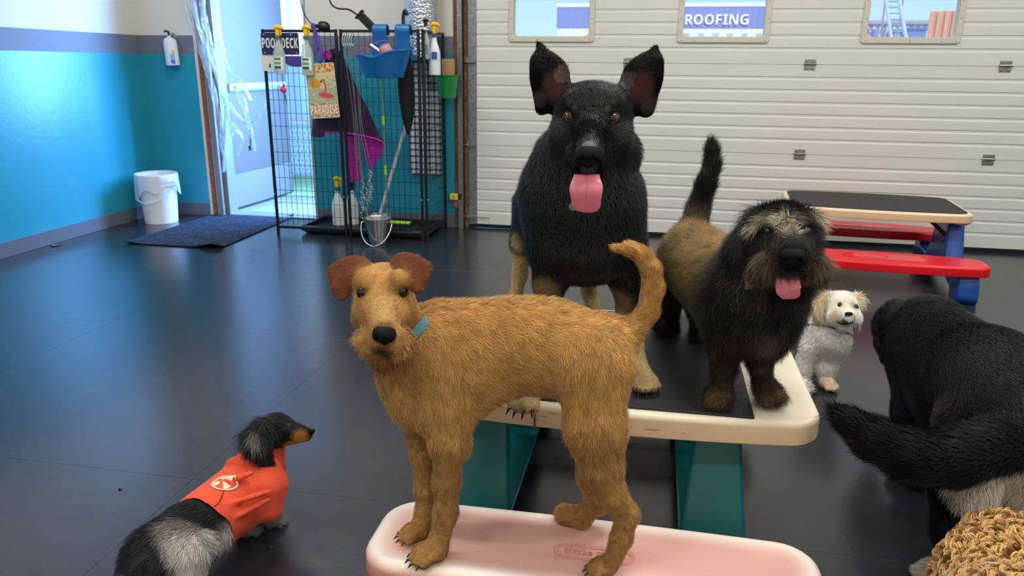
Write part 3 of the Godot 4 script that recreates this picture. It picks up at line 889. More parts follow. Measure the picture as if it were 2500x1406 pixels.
	var roll := thing("paper_roll", "brown paper roll standing in the green pot", "roll", Vector3(-1.5039, 1.0813, -5.46) + Vector3(0.005, -0.07, 0))
	var kraft := mat("#b98e62", 0.8)
	put("paper", lathe(Vector3.ZERO, Vector3(0.02, 1, 0), [Vector2(0.016, 0), Vector2(0.047, 0), Vector2(0.047, 0.245), Vector2(0.017, 0.245)], 28), kraft, roll)
	put("core", lathe(Vector3.ZERO, Vector3(0.02, 1, 0), [Vector2(0.0165, 0.247), Vector2(0.018, 0.247), Vector2(0.018, 0.2), Vector2(0.016, 0.0), Vector2(0.0, 0.18)], 20), mat("#6d4a30", 0.8), roll)
	# steel pail in front of the pen
	var b := thing("steel_pail", "small steel pail with wire handle on the floor before the pen", "pail", Vector3(Vector3(-1.8861, 0, -5.0393).x, 0, -4.965))
	var ss := mat("#b6b8b6", 0.2, 0.95)
	put("pail_body", lathe(Vector3.ZERO, Vector3.UP, [Vector2(0, 0.002), Vector2(0.05, 0.0), Vector2(0.056, 0.004), Vector2(0.092, 0.175), Vector2(0.1, 0.178), Vector2(0.101, 0.184), Vector2(0.095, 0.186), Vector2(0.09, 0.175), Vector2(0.055, 0.008), Vector2(0, 0.008)], 36), ss, b)
	var hh := []
	for i in 17:
		var a := PI * i / 16.0
		hh.append(Vector3(cos(a) * 0.112, 0.15 - sin(a) * 0.145, 0.02 + sin(a) * 0.085))
	hh.push_front(Vector3(0.09, 0.155, 0.0))
	hh.append(Vector3(-0.09, 0.155, 0.0))
	put("handle", tube(hh, 0.0042, 8), mat("#d9dad6", 0.25, 0.9), b)
	# black tray inside the pen
	var tr := thing("floor_tray", "shallow black tray on the floor inside the pen", "tray", Vector3(-2.08, 0, -5.37))
	var bk := mat("#121417", 0.45)
	put("base", box(Vector3(-0.46, 0.004, -0.2), Vector3(0.46, 0.028, 0.2), 0.004), bk, tr)
	for q in [[Vector3(-0.48, 0.02, -0.215), Vector3(-0.455, 0.06, 0.215)], [Vector3(0.455, 0.02, -0.215), Vector3(0.48, 0.06, 0.215)], [Vector3(-0.48, 0.02, -0.22), Vector3(0.48, 0.06, -0.2)], [Vector3(-0.48, 0.02, 0.2), Vector3(0.48, 0.06, 0.22)]]:
		put("rim", box(q[0], q[1], 0.005), bk, tr)

func tools(z: float) -> void:
	# dog leads: pale cords with chain ends, clipped to the panel
	var rng := RandomNumberGenerator.new()
	rng.seed = 3
	var cord := mat("#6f7a78", 0.6)
	var chain := mat("#c9ccc9", 0.22, 0.9)
	var ends := [[846, 870, 590.0], [853, 886, 575.0], [860, 879, 555.0], [867, 899, 530.0], [874, 905, 520.0]]
	var says := ["pale cord lead with chain end hanging in the pen, leftmost of five", "pale cord lead with chain end hanging in the pen, second from left", "pale cord lead with chain end hanging in the pen, middle of five", "pale cord lead with chain end hanging in the pen, second from right", "pale cord lead with chain end hanging in the pen, rightmost of five"]
	var k := 0
	for e in ends:
		var xt: float = -2.115 + k * 0.022
		var xb: float = -2.04 + (e[1] - 870.0) * 0.0028
		var yb: float = lerpf(0.14, 0.3, (590.0 - e[2]) / 70.0)
		var t := thing("dog_lead", says[k], "lead", Vector3(xt, 1.33, z + 0.004 + 0.014 * k))
		var base := t.position
		put("clip", tube(spline([Vector3(0, 0.06, -0.02), Vector3(0.004, 0.075, -0.005), Vector3(0, 0.06, 0.006), Vector3(-0.006, 0.02, 0.006), Vector3(0.006, 0.0, 0.006), Vector3(0, -0.03, 0.0)], 4), 0.005, 6), chain, t)
		var pts := []
		for i in 7:
			var f := i / 6.0
			pts.append(Vector3(lerpf(xt, xb, f) + sin(f * PI * (1.5 + 0.25 * k)) * 0.012, lerpf(1.3, yb + 0.2, f), base.z) - base)
		put("cord", tube(spline(pts, 4), 0.002, 6), cord, t)
		var st := begin()
		for i in 11:
			var cc := Vector3(xb + sin(i * 1.3) * 0.008, yb + 0.2 - i * 0.019, base.z) - base
			var u := Vector3.RIGHT if i % 2 else Vector3(0, 0, 1)
			var ring := []
			for j in 10:
				ring.append(cc + u * cos(TAU * j / 10.0) * 0.0075 + Vector3.UP * sin(TAU * j / 10.0) * 0.0125)
			add_tube(st, ring, 0.0022, 5, false, true)
		put("chain", st.commit(), chain, t)
		k += 1
	# duster with lime grips
	var d := thing("duster_pole", "thin steel pole with lime green sleeves leaning inside the pen", "pole", Vector3(-1.88, 0.6824, -5.14))
	var a := Vector3(-1.8808, 1.1804, -5.14) - d.position
	var b := Vector3(-1.8741, 0.1269, -5.14) - d.position
	put("pole", tube([a, b], 0.0052, 10), mat("#a9b1b6", 0.3, 0.8), d)
	for f in [0.02, 0.29, 0.62]:
		put("sleeve", tube([a.lerp(b, f), a.lerp(b, f + 0.06)], 0.0095, 10), mat("#b6dc1c", 0.45), d)
	put("head", box(b + Vector3(-0.03, -0.012, -0.02), b + Vector3(0.17, 0.004, 0.03), 0.004), mat("#9fcf1a", 0.5), d)
	# broom handle
	var br := thing("broom", "broom with thick pale grey handle leaning inside the pen", "broom", Vector3(-1.8563, 0.4691, -5.24))
	var a2 := Vector3(-1.7732, 0.7976, -5.3) - br.position
	var b2 := Vector3(-1.9502, 0.1724, -5.2) - br.position
	put("handle", tube([a2, b2], 0.0125, 12), mat("#b9bec0", 0.4), br)
	put("head", box(b2 + Vector3(-0.07, -0.05, -0.03), b2 + Vector3(0.07, 0.0, 0.03), 0.01), mat("#7f868a", 0.5), br)
	put("bristles", box(b2 + Vector3(-0.065, -0.11, -0.025), b2 + Vector3(0.065, -0.05, 0.025), 0.006), mat("#2a2d30", 0.8), br)
	# cable, plug and charger block
	var bk := mat("#0c0d10", 0.4)
	var cb := thing("plug_cable", "thin black cable with a fat round plug on the pen's top rail", "cable", Vector3(-2.258, 1.4427, -5.08))
	put("cord", tube(spline([Vector3(-2.4557, 1.7136, -5.2) - cb.position, Vector3(-2.4655, 1.6215, -5.2) - cb.position, Vector3(-2.4181, 1.5306, -5.15) - cb.position, Vector3(-2.3397, 1.4646, -5.1) - cb.position, Vector3(-2.2927, 1.4531, -5.08) - cb.position], 6), 0.004, 6), bk, cb)
	put("plug", lathe(Vector3(-2.3277, 1.461, -5.08) - cb.position, Vector3(1, -0.1, 0), [Vector2(0, 0), Vector2(0.012, 0.0), Vector2(0.014, 0.035), Vector2(0.034, 0.045), Vector2(0.037, 0.07), Vector2(0.034, 0.095), Vector2(0.02, 0.11), Vector2(0, 0.115)], 16), bk, cb)
	var ch := thing("charger_block", "black charger block dangling by its cord above the blue tub", "charger", Vector3(-1.9947, 1.4956, -5.19))
	var o := ch.position
	put("block", slab(round_rect(0.13, 0.055, 0.006), Vector3(0, 0, -0.02), Vector3(0.72, -0.69, 0), Vector3(0.69, 0.72, 0), 0.035, 0.005), bk, ch)
	put("end_flange", slab(round_rect(0.012, 0.075, 0.004), Vector3(-0.046, 0.044, -0.024), Vector3(0.72, -0.69, 0), Vector3(0.69, 0.72, 0), 0.043, 0.003), bk, ch)
	put("cord", tube(spline([Vector3(-2.2558, 1.7121, -5.2) - o, Vector3(-2.2523, 1.6232, -5.2) - o, Vector3(-2.186, 1.5774, -5.15) - o, Vector3(-2.0919, 1.5673, -5.12) - o, Vector3(-2.0745, 1.5483, -5.19) - o, Vector3(-2.0461, 1.5272, -5.19) - o], 6), 0.006, 8), bk, ch)
	# yellow latch on the garage door's post
	var y := thing("tape_measure", "small yellow and black tape measure clipped to the garage door post", "tape measure", Vector3(-1.4963, 0.2462, -5.6))
	put("case", box(Vector3(-0.035, -0.024, -0.012), Vector3(0.03, 0.024, 0.022), 0.005), mat("#f2cf12", 0.4), y)
	put("clip", box(Vector3(0.03, -0.02, -0.012), Vector3(0.058, 0.026, 0.018), 0.004), mat("#15161a", 0.4), y)
	put("mark", box(Vector3(-0.006, -0.006, 0.022), Vector3(0.004, 0.006, 0.0225)), mat("#4a4413", 0.5), y)
	var rg := thing("red_rag", "small faded red rag tucked below the yellow tape measure", "rag", Vector3(-1.4775, 0.1899, -5.6))
	put("cloth", slab(poly([-0.03, 0.03, -0.034, -0.005, -0.015, -0.03, 0.012, -0.034, 0.03, -0.01, 0.034, 0.03]), Vector3(0, 0, -0.01), Vector3.RIGHT, Vector3.UP, 0.014, 0.005), mat("#8a5b74", 0.8), rg)
	# litter by the skirting
	var li := thing("torn_wrapper", "scrap of black and white wrapper on the floor by the left wall", "litter", Vector3(-3.9981, 0, -4.392))
	put("scrap", slab(poly([-0.035, -0.008, 0.0, -0.014, 0.04, -0.006, 0.035, 0.006, 0.0, 0.012, -0.03, 0.008]), Vector3(0, 0.002, 0), Vector3(0.9, 0.0, -0.4), Vector3(0.4, 0.25, 0.9), 0.004, 0.001), mat("#1a1c20", 0.6), li)
	put("corner", slab(poly([-0.014, -0.008, 0.014, -0.006, 0.01, 0.009, -0.012, 0.008]), Vector3(-0.005, 0.009, 0.006), Vector3(0.9, 0.0, -0.4), Vector3(0.4, 0.4, 0.8), 0.003, 0.001), mat("#dfe3e6", 0.6), li)
	for q in [[293, 1195, "leftmost of two by the dog in orange"], [660, 1337, "below the dog in orange, right of two"], [885, 887, "beside the tan dog"]]:
		pass
	for q in [[Vector3(-1.501, 0, -1.7417), "dark crumb of dirt on the floor left of the dog in orange", 0.006], [Vector3(-0.9292, 0, -1.5695), "dark crumb of dirt on the floor below the dog in orange", 0.009]]:
		var cr := thing("dirt_crumb", q[1], "crumb", q[0])
		put("crumb", lathe(Vector3.ZERO, Vector3(0.1, 1, 0.1), [Vector2(q[2] * 0.8, 0), Vector2(q[2], q[2] * 0.3), Vector2(q[2] * 0.6, q[2] * 0.7), Vector2(0, q[2] * 0.85)], 7, 0.7), mat("#0b0b0d", 0.8), cr)

func plastic_sheet() -> void:
	# torn strips of clear sheeting, bunched at the hinge side of the doorway
	var m := StandardMaterial3D.new()
	m.transparency = BaseMaterial3D.TRANSPARENCY_ALPHA
	m.albedo_color = Color(0.93, 0.97, 1.0, 0.16)
	m.roughness = 0.12
	m.metallic_specular = 0.7
	var t := thing("clear_sheeting", "torn crumpled clear plastic sheeting hanging at the left of the open doorway", "sheeting", Vector3(-3.4, 1.5, -5.56))
	var rng := RandomNumberGenerator.new()
	rng.seed = 12
	var strips := [
		[[455, -20], [475, 60], [500, 150], [522, 230], [540, 330], [548, 380], 44.0], [[492, -20], [502, 60], [525, 160], [545, 240], [560, 300], [566, 330], 30.0],
		[[470, -20], [490, 80], [530, 190], [552, 250], [548, 310], [546, 420], 20.0], [[520, -20], [528, 60], [545, 130], [560, 170], [590, 200], [612, 245], 26.0],
		[[575, 215], [590, 240], [600, 280], [612, 320], [618, 350], [620, 368], 34.0], [[560, 250], [575, 275], [600, 300], [622, 295], [640, 270], [650, 250], 16.0], [[566, 300], [580, 320], [590, 340], [585, 360], [582, 372], [580, 380], 20.0]]
	var off := 0
	for s in strips:
		var pts := []
		for i in 6:
			pts.append(_px(s[i][0], s[i][1], -5.585 + 0.012 * off + (0.0 if s[0][1] < 100 else -0.1)))
		pts = spline(pts, 7)
		var rows := []
		for i in pts.size():
			var row := []
			var w: float = s[6] * 0.00155 * (1.0 - 0.45 * i / pts.size())
			for j in 11:
				var f := j / 10.0 - 0.5
				row.append(pts[i] - t.position + Vector3(f * w + rng.randf_range(-0.003, 0.003), f * w * 0.15 + rng.randf_range(-0.004, 0.004), sin(j * 2.1 + i * 0.25) * 0.014 + rng.randf_range(-0.005, 0.005)))
			rows.append(row)
		var st := begin()
		add_grid(st, rows, false, false, false)
		put("strip", st.commit(), m, t)
		off += 1

# a place on the plane at z, given where the lens of the photograph saw it
func _px(x: float, y: float, z: float) -> Vector3:
	var b := Basis(Vector3(0.9826, 0.0097, -0.1856), Vector3(-0.0615, 0.9593, -0.2756), Vector3(0.1754, 0.2822, 0.9432))
	var d := b * Vector3((x - 1250.0) / 1851.15, (703.0 - y) / 1851.15, -1.0)
	return Vector3(0, 1.22, 0) + d * (z / d.z)

# ---------------------------------------------------------------- the two children's picnic tables
func bowed(w: float, d: float, r: float, bow: float) -> PackedVector2Array:
	var p := round_rect(w, d, r, 6)
	var out := PackedVector2Array()
	for k in p.size():
		var a := p[k]
		var b := p[(k + 1) % p.size()]
		var n := 10 if a.distance_to(b) > r * 1.5 and absf(a.y - b.y) < 0.01 else 1
		for i in n:
			var q := a.lerp(b, float(i) / n)
			q.y += signf(q.y) * bow * (1.0 - pow(2.0 * q.x / w, 2.0))
			out.append(q)
	return out

func plastic(c: String, rough := 0.38) -> StandardMaterial3D:
	var m := mat(c, rough, 0.0, 0.5)
	m.heightmap_enabled = true
	m.heightmap_texture = noise_tex(91, 0.12, Color.BLACK, Color.WHITE, 512, 3)
	m.heightmap_scale = 0.02
	m.roughness_texture = noise_tex(92, 0.02, Color(0.75, 0.75, 0.75), Color(1, 1, 1), 512, 4)
	return tri(m, 4.0)

# crowned slab whose colour runs from the side to the bleached rim and the top
func moulded(p: PackedVector2Array, h: float, r: float, side: Color, rim: Color, top: Color) -> ArrayMesh:
	var st := begin()
	var rows := []
	var cols := []
	var steps := 6
	for k in steps + 1:
		var a := PI * 0.5 * k / steps
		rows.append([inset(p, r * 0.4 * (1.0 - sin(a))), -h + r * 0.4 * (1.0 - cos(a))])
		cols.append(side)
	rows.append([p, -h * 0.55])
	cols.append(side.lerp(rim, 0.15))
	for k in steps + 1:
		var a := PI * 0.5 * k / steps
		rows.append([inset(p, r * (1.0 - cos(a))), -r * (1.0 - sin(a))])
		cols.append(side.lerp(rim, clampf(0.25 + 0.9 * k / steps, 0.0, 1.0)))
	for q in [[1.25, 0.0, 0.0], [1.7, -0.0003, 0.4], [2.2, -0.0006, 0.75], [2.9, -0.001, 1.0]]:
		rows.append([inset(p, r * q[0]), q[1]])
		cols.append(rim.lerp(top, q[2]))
	var pts := []
	var cc := []
	for i in rows.size():
		var row := []
		var cr := []
		for q in rows[i][0]:
			row.append(Vector3(q.x, rows[i][1], -q.y))
			cr.append(cols[i])
		pts.append(row)
		cc.append(cr)
	add_grid(st, pts, false, true, true, cc)
	var last: PackedVector2Array = rows[rows.size() - 1][0]
	var idx := Geometry2D.triangulate_polygon(last)
	for lid in 2:
		var ring: PackedVector2Array = last if lid else rows[0][0]
		var yy: float = rows[rows.size() - 1][1] if lid else -h
		for i in range(0, idx.size(), 3):
			var t := []
			for k in 3:
				t.append(Vector3(ring[idx[i + k]].x, yy, -ring[idx[i + k]].y))
			if ((t[1] - t[0]).cross(t[2] - t[0]).y > 0) != (lid == 1):
				var sw = t[1]
				t[1] = t[2]
				t[2] = sw
			var n := Vector3.UP if lid else Vector3.DOWN
			for v in [t[0], t[2], t[1]]:
				st.set_normal(n)
				st.set_uv(Vector2.ZERO)
				st.set_color(top if lid else side)
				st.add_vertex(v)
	return st.commit()

# one end of the trestle: column, arms under the benches and two feet
func trestle(top_y: float, bench_y: float, reach: float, wide: float, flare: float, column: float, arm: float, spread: float) -> ArrayMesh:
	var p := [reach + 0.1, 0.0, reach + 0.115, 0.05, reach + 0.09, bench_y - 0.01, reach + 0.07, bench_y, reach - 0.04, bench_y, reach - 0.05, arm, spread + 0.035, arm - 0.012, spread, arm + 0.035, column + 0.012, top_y - 0.06, column, top_y]
	var pts := PackedVector2Array()
	for i in range(0, p.size(), 2):
		pts.append(Vector2(p[i], p[i + 1]))
	for i in range(p.size() - 2, -1, -2):
		pts.append(Vector2(-p[i], p[i + 1]))
	for q in [[-reach + 0.03, 0.0], [-reach + 0.05, 0.05], [-column - 0.05, bench_y * 0.55], [column + 0.05, bench_y * 0.55], [reach - 0.05, 0.05], [reach - 0.03, 0.0]]:
		pts.append(Vector2(q[0], q[1]))
	# give it width, wider towards the floor, with rounded long edges
	var st2 := begin()
	var w := func(y: float) -> float: return lerpf(wide + flare, wide, clampf(y / top_y, 0.0, 1.0)) * 0.5
	var rows := []
	for k in 9:
		var a := PI * k / 8.0
		var e := 0.018
		var ring := inset(pts, 0.0)
		var ins := inset(pts, e * (1.0 - sin(a)))
		var row := []
		for i in ring.size():
			var q := ins[i]
			row.append(Vector3(-cos(a) / maxf(absf(cos(a)), 0.0001) * ((w.call(q.y) as float) - e * (1.0 - absf(cos(a)))) if k != 4 else 0.0, q.y, -q.x))
		rows.append(row)
	add_grid(st2, rows, false, true, false)
	for side in 2:
		var row: Array = rows[8 if side else 0]
		var flat := PackedVector2Array()
		for q in row:
			flat.append(Vector2(q.z, q.y))
		var idx := Geometry2D.triangulate_polygon(flat)
		for i in range(0, idx.size(), 3):
			var t := [row[idx[i]], row[idx[i + 1]], row[idx[i + 2]]]
			if ((t[1] - t[0]).cross(t[2] - t[0]).x > 0) == (side == 1):
				tri_face(st2, t[0], t[1], t[2])
			else:
				tri_face(st2, t[0], t[2], t[1])
	return st2.commit()

func tables() -> void:
	# near table: cream top, pink bench, teal legs
	var c := Vector3(-0.09, 0, -1.985)
	var t := thing("picnic_table", "child's picnic table with cream top, teal legs and faded pink bench in the foreground", "table", c)
	var cream := plastic("#e3d3b4", 0.36)
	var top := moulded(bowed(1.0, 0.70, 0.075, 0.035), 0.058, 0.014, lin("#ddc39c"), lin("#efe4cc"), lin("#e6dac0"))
	var vm := plastic("#ffffff", 0.36)
	vm.vertex_color_use_as_albedo = true
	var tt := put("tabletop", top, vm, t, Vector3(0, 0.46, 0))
	tt.set_meta("label", "worn cream plastic top")
	put("mould_seam", box(Vector3(-0.2413, 0.4403, -1.592) - c + Vector3(0, -0.004, -0.02), Vector3(-0.2391, 0.4048, -1.592) - c + Vector3(0.0006, 0, 0.0024)), mat("#55483c", 0.8), t)
	# scraped places on the rim
	var scr := mat("#b98d4e", 0.8)
	for q in [[1590, 1032, 34, 3.0], [1350, 1009, 18, 1.6], [1293, 1013, 14, 1.6], [1330, 1022, 20, 1.8], [1665, 1036, 8, 2.0], [1246, 994, 20, 1.6]]:
		var st := begin()
		var row := []
		var n := 9
		for i in n:
			var f := float(i) / (n - 1)
			var x: float = (q[0] + (f - 0.5) * q[2] * 1.2 - 1304.0) * 0.00096 - 0.245 - c.x
			row.append([x, f])
		var hh: float = 0.46 - 0.0145 - (q[1] - 1004.0) * 0.00075
		var rr := []
		for s in [-1.0, 1.0]:
			var rw := []
			for e in row:
				var zz: float = 0.35 + 0.035 * (1.0 - pow(2.0 * e[0] / 1.0, 2.0)) + 0.0006
				rw.append(Vector3(e[0], hh + s * q[3] * 0.0006 * sin(PI * e[1]) + sin(e[1] * 17.0) * 0.0008, zz))
			rr.append(rw)
		add_grid(st, rr, false, false, true)
		put("scrape", st.commit(), scr, t)
	var teal := plastic("#0b6f70", 0.4)
	for sx in [-0.305, 0.285]:
		put("leg", trestle(0.405, 0.139, 0.40, 0.105, 0.075, 0.2, 0.085, 0.3), teal, t, Vector3(sx, 0, 0))
	var pink := plastic("#ffffff", 0.42)
	pink.vertex_color_use_as_albedo = true
	pink.subsurf_scatter_enabled = true
	pink.subsurf_scatter_strength = 0.1
	for s in [1.0, -1.0]:
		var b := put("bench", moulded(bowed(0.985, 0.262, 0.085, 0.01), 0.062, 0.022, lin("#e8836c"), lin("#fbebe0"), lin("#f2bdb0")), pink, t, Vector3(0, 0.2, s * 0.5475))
		b.set_meta("label", "faded pink bench")
		if s > 0.0:
			var lp := plastic("#e9a597", 0.42)
			var oc := Vector3(-0.077, 0.2, -1.432) - c - b.position
			put("oval_rim", slab(round_rect(0.178, 0.052, 0.0258, 8), oc, Vector3.RIGHT, Vector3(0, 0, -1), 0.0014, 0.0006, round_rect(0.156, 0.032, 0.0158, 8)), lp, b)
			var tm := put("lettering", text_mesh("little tikes", 0.0255, 0.0022, "Droid Serif", 800), plastic("#dc9385", 0.42), b, oc + Vector3(0, 0.0008, 0.001))
			tm.rotation.x = -PI / 2
	# black rubber mat on the near table
	var rub := mat("#17181b", 0.5)
	rub.heightmap_enabled = true
	rub.heightmap_texture = studs()
	rub.heightmap_scale = 0.16
	tri(rub, 16.0)
	var mt := put("table_mat", box(Vector3(-0.43, 0.4602, -2.335), Vector3(0.255, 0.4662, -1.628), 0.002), rub)
	tag(mt, "black studded rubber mat lying on the near cream tabletop", "mat")

	# far table by the garage door: cream top, red benches, blue legs
	var c2 := Vector3(1.295, 0, -4.87)
	var t2 := thing("picnic_table", "child's picnic table with red benches and blue legs by the garage door", "table", c2, "", -0.085)
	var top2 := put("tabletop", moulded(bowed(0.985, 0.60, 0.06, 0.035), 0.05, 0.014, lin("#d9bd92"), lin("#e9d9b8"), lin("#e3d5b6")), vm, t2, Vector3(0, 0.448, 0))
	top2.set_meta("label", "cream plastic top")
	var blue := plastic("#0d4fa8", 0.35)
	for sx in [-0.43, 0.45]:
		put("leg", trestle(0.40, 0.158, 0.43, 0.085, 0.03, 0.13, 0.13, 0.19), blue, t2, Vector3(sx, 0, 0))
		put("corner_block", lathe(Vector3(sx + signf(sx) * 0.0, 0.405, 0.2), Vector3.DOWN, [Vector2(0.055, 0), Vector2(0.05, 0.018), Vector2(0.03, 0.03), Vector2(0, 0.034)], 16), plastic("#d9a98c", 0.4), t2)
		put("brace", tube([Vector3(sx - signf(sx) * 0.16, 0.395, 0.09), Vector3(sx - signf(sx) * 0.04, 0.29, 0.1)], 0.011, 8), mat("#14161c", 0.5), t2)
	var red := plastic("#e0101c", 0.33)
	var faded := plastic("#e0575a", 0.36)
	for s in [1.0, -1.0]:
		var b := put("bench", moulded(bowed(1.03, 0.205, 0.055, 0.04), 0.055, 0.016, lin("#e00512"), lin("#e5202c"), lin("#dd2233")), vm, t2, Vector3(0.03, 0.215, s * 0.455))
		b.set_meta("label", "red bench")
		put("worn_patch", slab(round_rect(0.36, 0.12, 0.01), Vector3(0.02, -0.0006, 0.0), Vector3.RIGHT, Vector3(0, 0, -1), 0.0012, 0.0), faded, b)
		put("oval_rim", slab(round_rect(0.24, 0.08, 0.039, 8), Vector3(-0.1, 0.0004, 0), Vector3.RIGHT, Vector3(0, 0, -1), 0.0016, 0.0006, round_rect(0.22, 0.062, 0.03, 8)), red, b)
	var rub2 := mat("#3a3838", 0.72)
	rub2.albedo_texture = noise_tex(95, 0.02, Color(0.62, 0.6, 0.6), Color(1.0, 0.98, 0.98), 512, 5)
	tri(rub2, 2.0)
	var m2 := put("table_mat", slab(bowed(0.93, 0.545, 0.05, 0.034), Vector3.ZERO, Vector3.RIGHT, Vector3(0, 0, -1), 0.005, 0.001), rub2, self, c2 + Vector3(0, 0.4475, 0))
	m2.rotation.y = -0.085
	tag(m2, "dark grey worn rubber mat on the far table's top", "mat")

func studs() -> ImageTexture:
	var im := Image.create(256, 256, false, Image.FORMAT_L8)
	for y in 256:
		for x in 256:
			var v := 0.0
			var row := int(y / 32.0)
			var px := fposmod(x + (16 if row % 2 else 0), 32.0) - 16.0
			var py := fposmod(y, 32.0) - 16.0
			var d := maxf(absf(px) * 0.86 + absf(py) * 0.5, absf(py))
			v = clampf((13.0 - d) / 3.0, 0.0, 1.0)
			im.set_pixel(x, y, Color(v, v, v))
	im.generate_mipmaps()
	return ImageTexture.create_from_image(im)

# ---------------------------------------------------------------- the dogs
const EYE := Vector3(0, 1.22, 0)

func dogs() -> void:
	terrier()
	shepherd()
	shaggy_dog()
	white_dog()
	black_dog()
	dachshund()
	curly_dog()

# the skin that a straight line from the lens through q meets first
func on(h: Sculpt, q: Vector3) -> Vector3:
	var d := (q - EYE).normalized()
	return h.hit(q - d * 0.25, d, 0.6)

func skin_material() -> StandardMaterial3D:
	var m := coat_material(0.9, 0.0)
	m.metallic_specular = 0.2
	return m

func gloss(c: String, rough := 0.12) -> StandardMaterial3D:
	var m := mat(c, rough)
	m.clearcoat_enabled = true
	m.clearcoat = 0.6
	m.clearcoat_roughness = 0.05
	return m

# eyeball whose pupil looks along look
func eye(parent: Node3D, c: Vector3, p: Vector3, look: Vector3, r: float, iris: Color, lid := "#0b0a0a", open := 0.72, white := Color(0.03, 0.02, 0.015)) -> void:
	var st := begin()
	look = look.normalized()
	var u := look.cross(Vector3.UP).normalized()
	var w := look.cross(u)
	var rows := []
	var cols := []
	for i in 19:
		var a := PI * i / 18.0
		var row := []
		var cr := []
		for j in 20:
			var b := TAU * j / 20.0
			row.append(p - c + (look * cos(a) + (u * cos(b) + w * sin(b)) * sin(a)) * r)
			cr.append(Color(0.002, 0.002, 0.002) if a < 0.42 else iris if a < 0.78 else iris * 0.35 if a < 0.9 else white)
		rows.append(row)
		cols.append(cr)
	add_grid(st, rows, false, true, true, cols)
	var m := mat("#ffffff", 0.04, 0.0, 0.6)
	m.vertex_color_use_as_albedo = true
	put("eye", st.commit(), m, parent)
	# lids: a shell round the ball that leaves an almond open
	var ls := begin()
	rows = []
	for i in 7:
		var row := []
		for j in 28:
			var b := TAU * j / 28.0
			var a0 := 1.0 / sqrt(pow(cos(b) / 1.0, 2.0) + pow(sin(b) / (open if sin(b) > 0.0 else open * 1.05), 2.0))
			var a := lerpf(a0, 1.75, i / 6.0)
			var rr := r * (1.035 + 0.07 * sin(minf(1.0, i / 3.0) * PI * 0.5))
			row.append(p - c + (look * cos(a) + (u * cos(b) + w * sin(b)) * sin(a)) * rr)
		rows.append(row)
	add_grid(ls, rows, false, true, true)
	put("eyelid", ls.commit(), mat(lid, 0.5), parent)

var nose_mesh: ArrayMesh

# nose pad: half width w, facing fwd
func nose(parent: Node3D, c: Vector3, p: Vector3, fwd: Vector3, up: Vector3, w: float, tint := "#101012") -> void:
	if nose_mesh == null:
		var s := Sculpt.new(Vector3(-1.3, -1.3, -1.3), Vector3(1.3, 1.2, 1.3), 0.065)
		s.coat(Color.BLACK, 0.0, 0.3)
		s.cap(Vector3(-0.45, 0.25, -0.2), Vector3(0.45, 0.25, -0.2), 0.55, 0.55, 0.9, Vector3(0, 0, 1))
		s.cap(Vector3(0, 0.2, 0.1), Vector3(0, -0.5, -0.15), 0.5, 0.3)
		s.ball(Vector3(-0.55, 0.0, 0.02), 0.36)
		s.ball(Vector3(0.55, 0.0, 0.02), 0.36)
		s.k = 0.12
		s.cap(Vector3(-0.4, -0.02, 0.5), Vector3(-0.62, -0.1, 0.2), 0.16, 0.12, 1.0, Vector3.UP, true)
		s.cap(Vector3(0.4, -0.02, 0.5), Vector3(0.62, -0.1, 0.2), 0.16, 0.12, 1.0, Vector3.UP, true)
		s.cap(Vector3(0, -0.05, 0.68), Vector3(0, -0.85, 0.3), 0.05, 0.06, 1.0, Vector3.UP, true)
		s.skin(0)
		nose_mesh = ArrayMesh.new()
		nose_mesh.add_surface_from_arrays(Mesh.PRIMITIVE_TRIANGLES, s.arrays(Vector3.ZERO))
	fwd = fwd.normalized()
	var x := up.cross(fwd).normalized()
	var o := put("nose", nose_mesh, null, parent)
	var m := mat(tint, 0.5, 0.0, 0.18)
	m.heightmap_enabled = true
	m.heightmap_texture = nose_grain()
	m.heightmap_scale = 0.05
	tri(m, 55.0)
	o.material_override = m
	o.transform = Transform3D(Basis(x, fwd.cross(x), fwd).scaled(Vector3.ONE * w), p - c)
	o.basis = Basis(x * w, fwd.cross(x) * w, fwd * w)

var _grain: NoiseTexture2D

func nose_grain() -> NoiseTexture2D:
	if _grain == null:
		_grain = noise_tex(61, 0.08, Color.BLACK, Color.WHITE, 256, 2, FastNoiseLite.TYPE_CELLULAR)
	return _grain

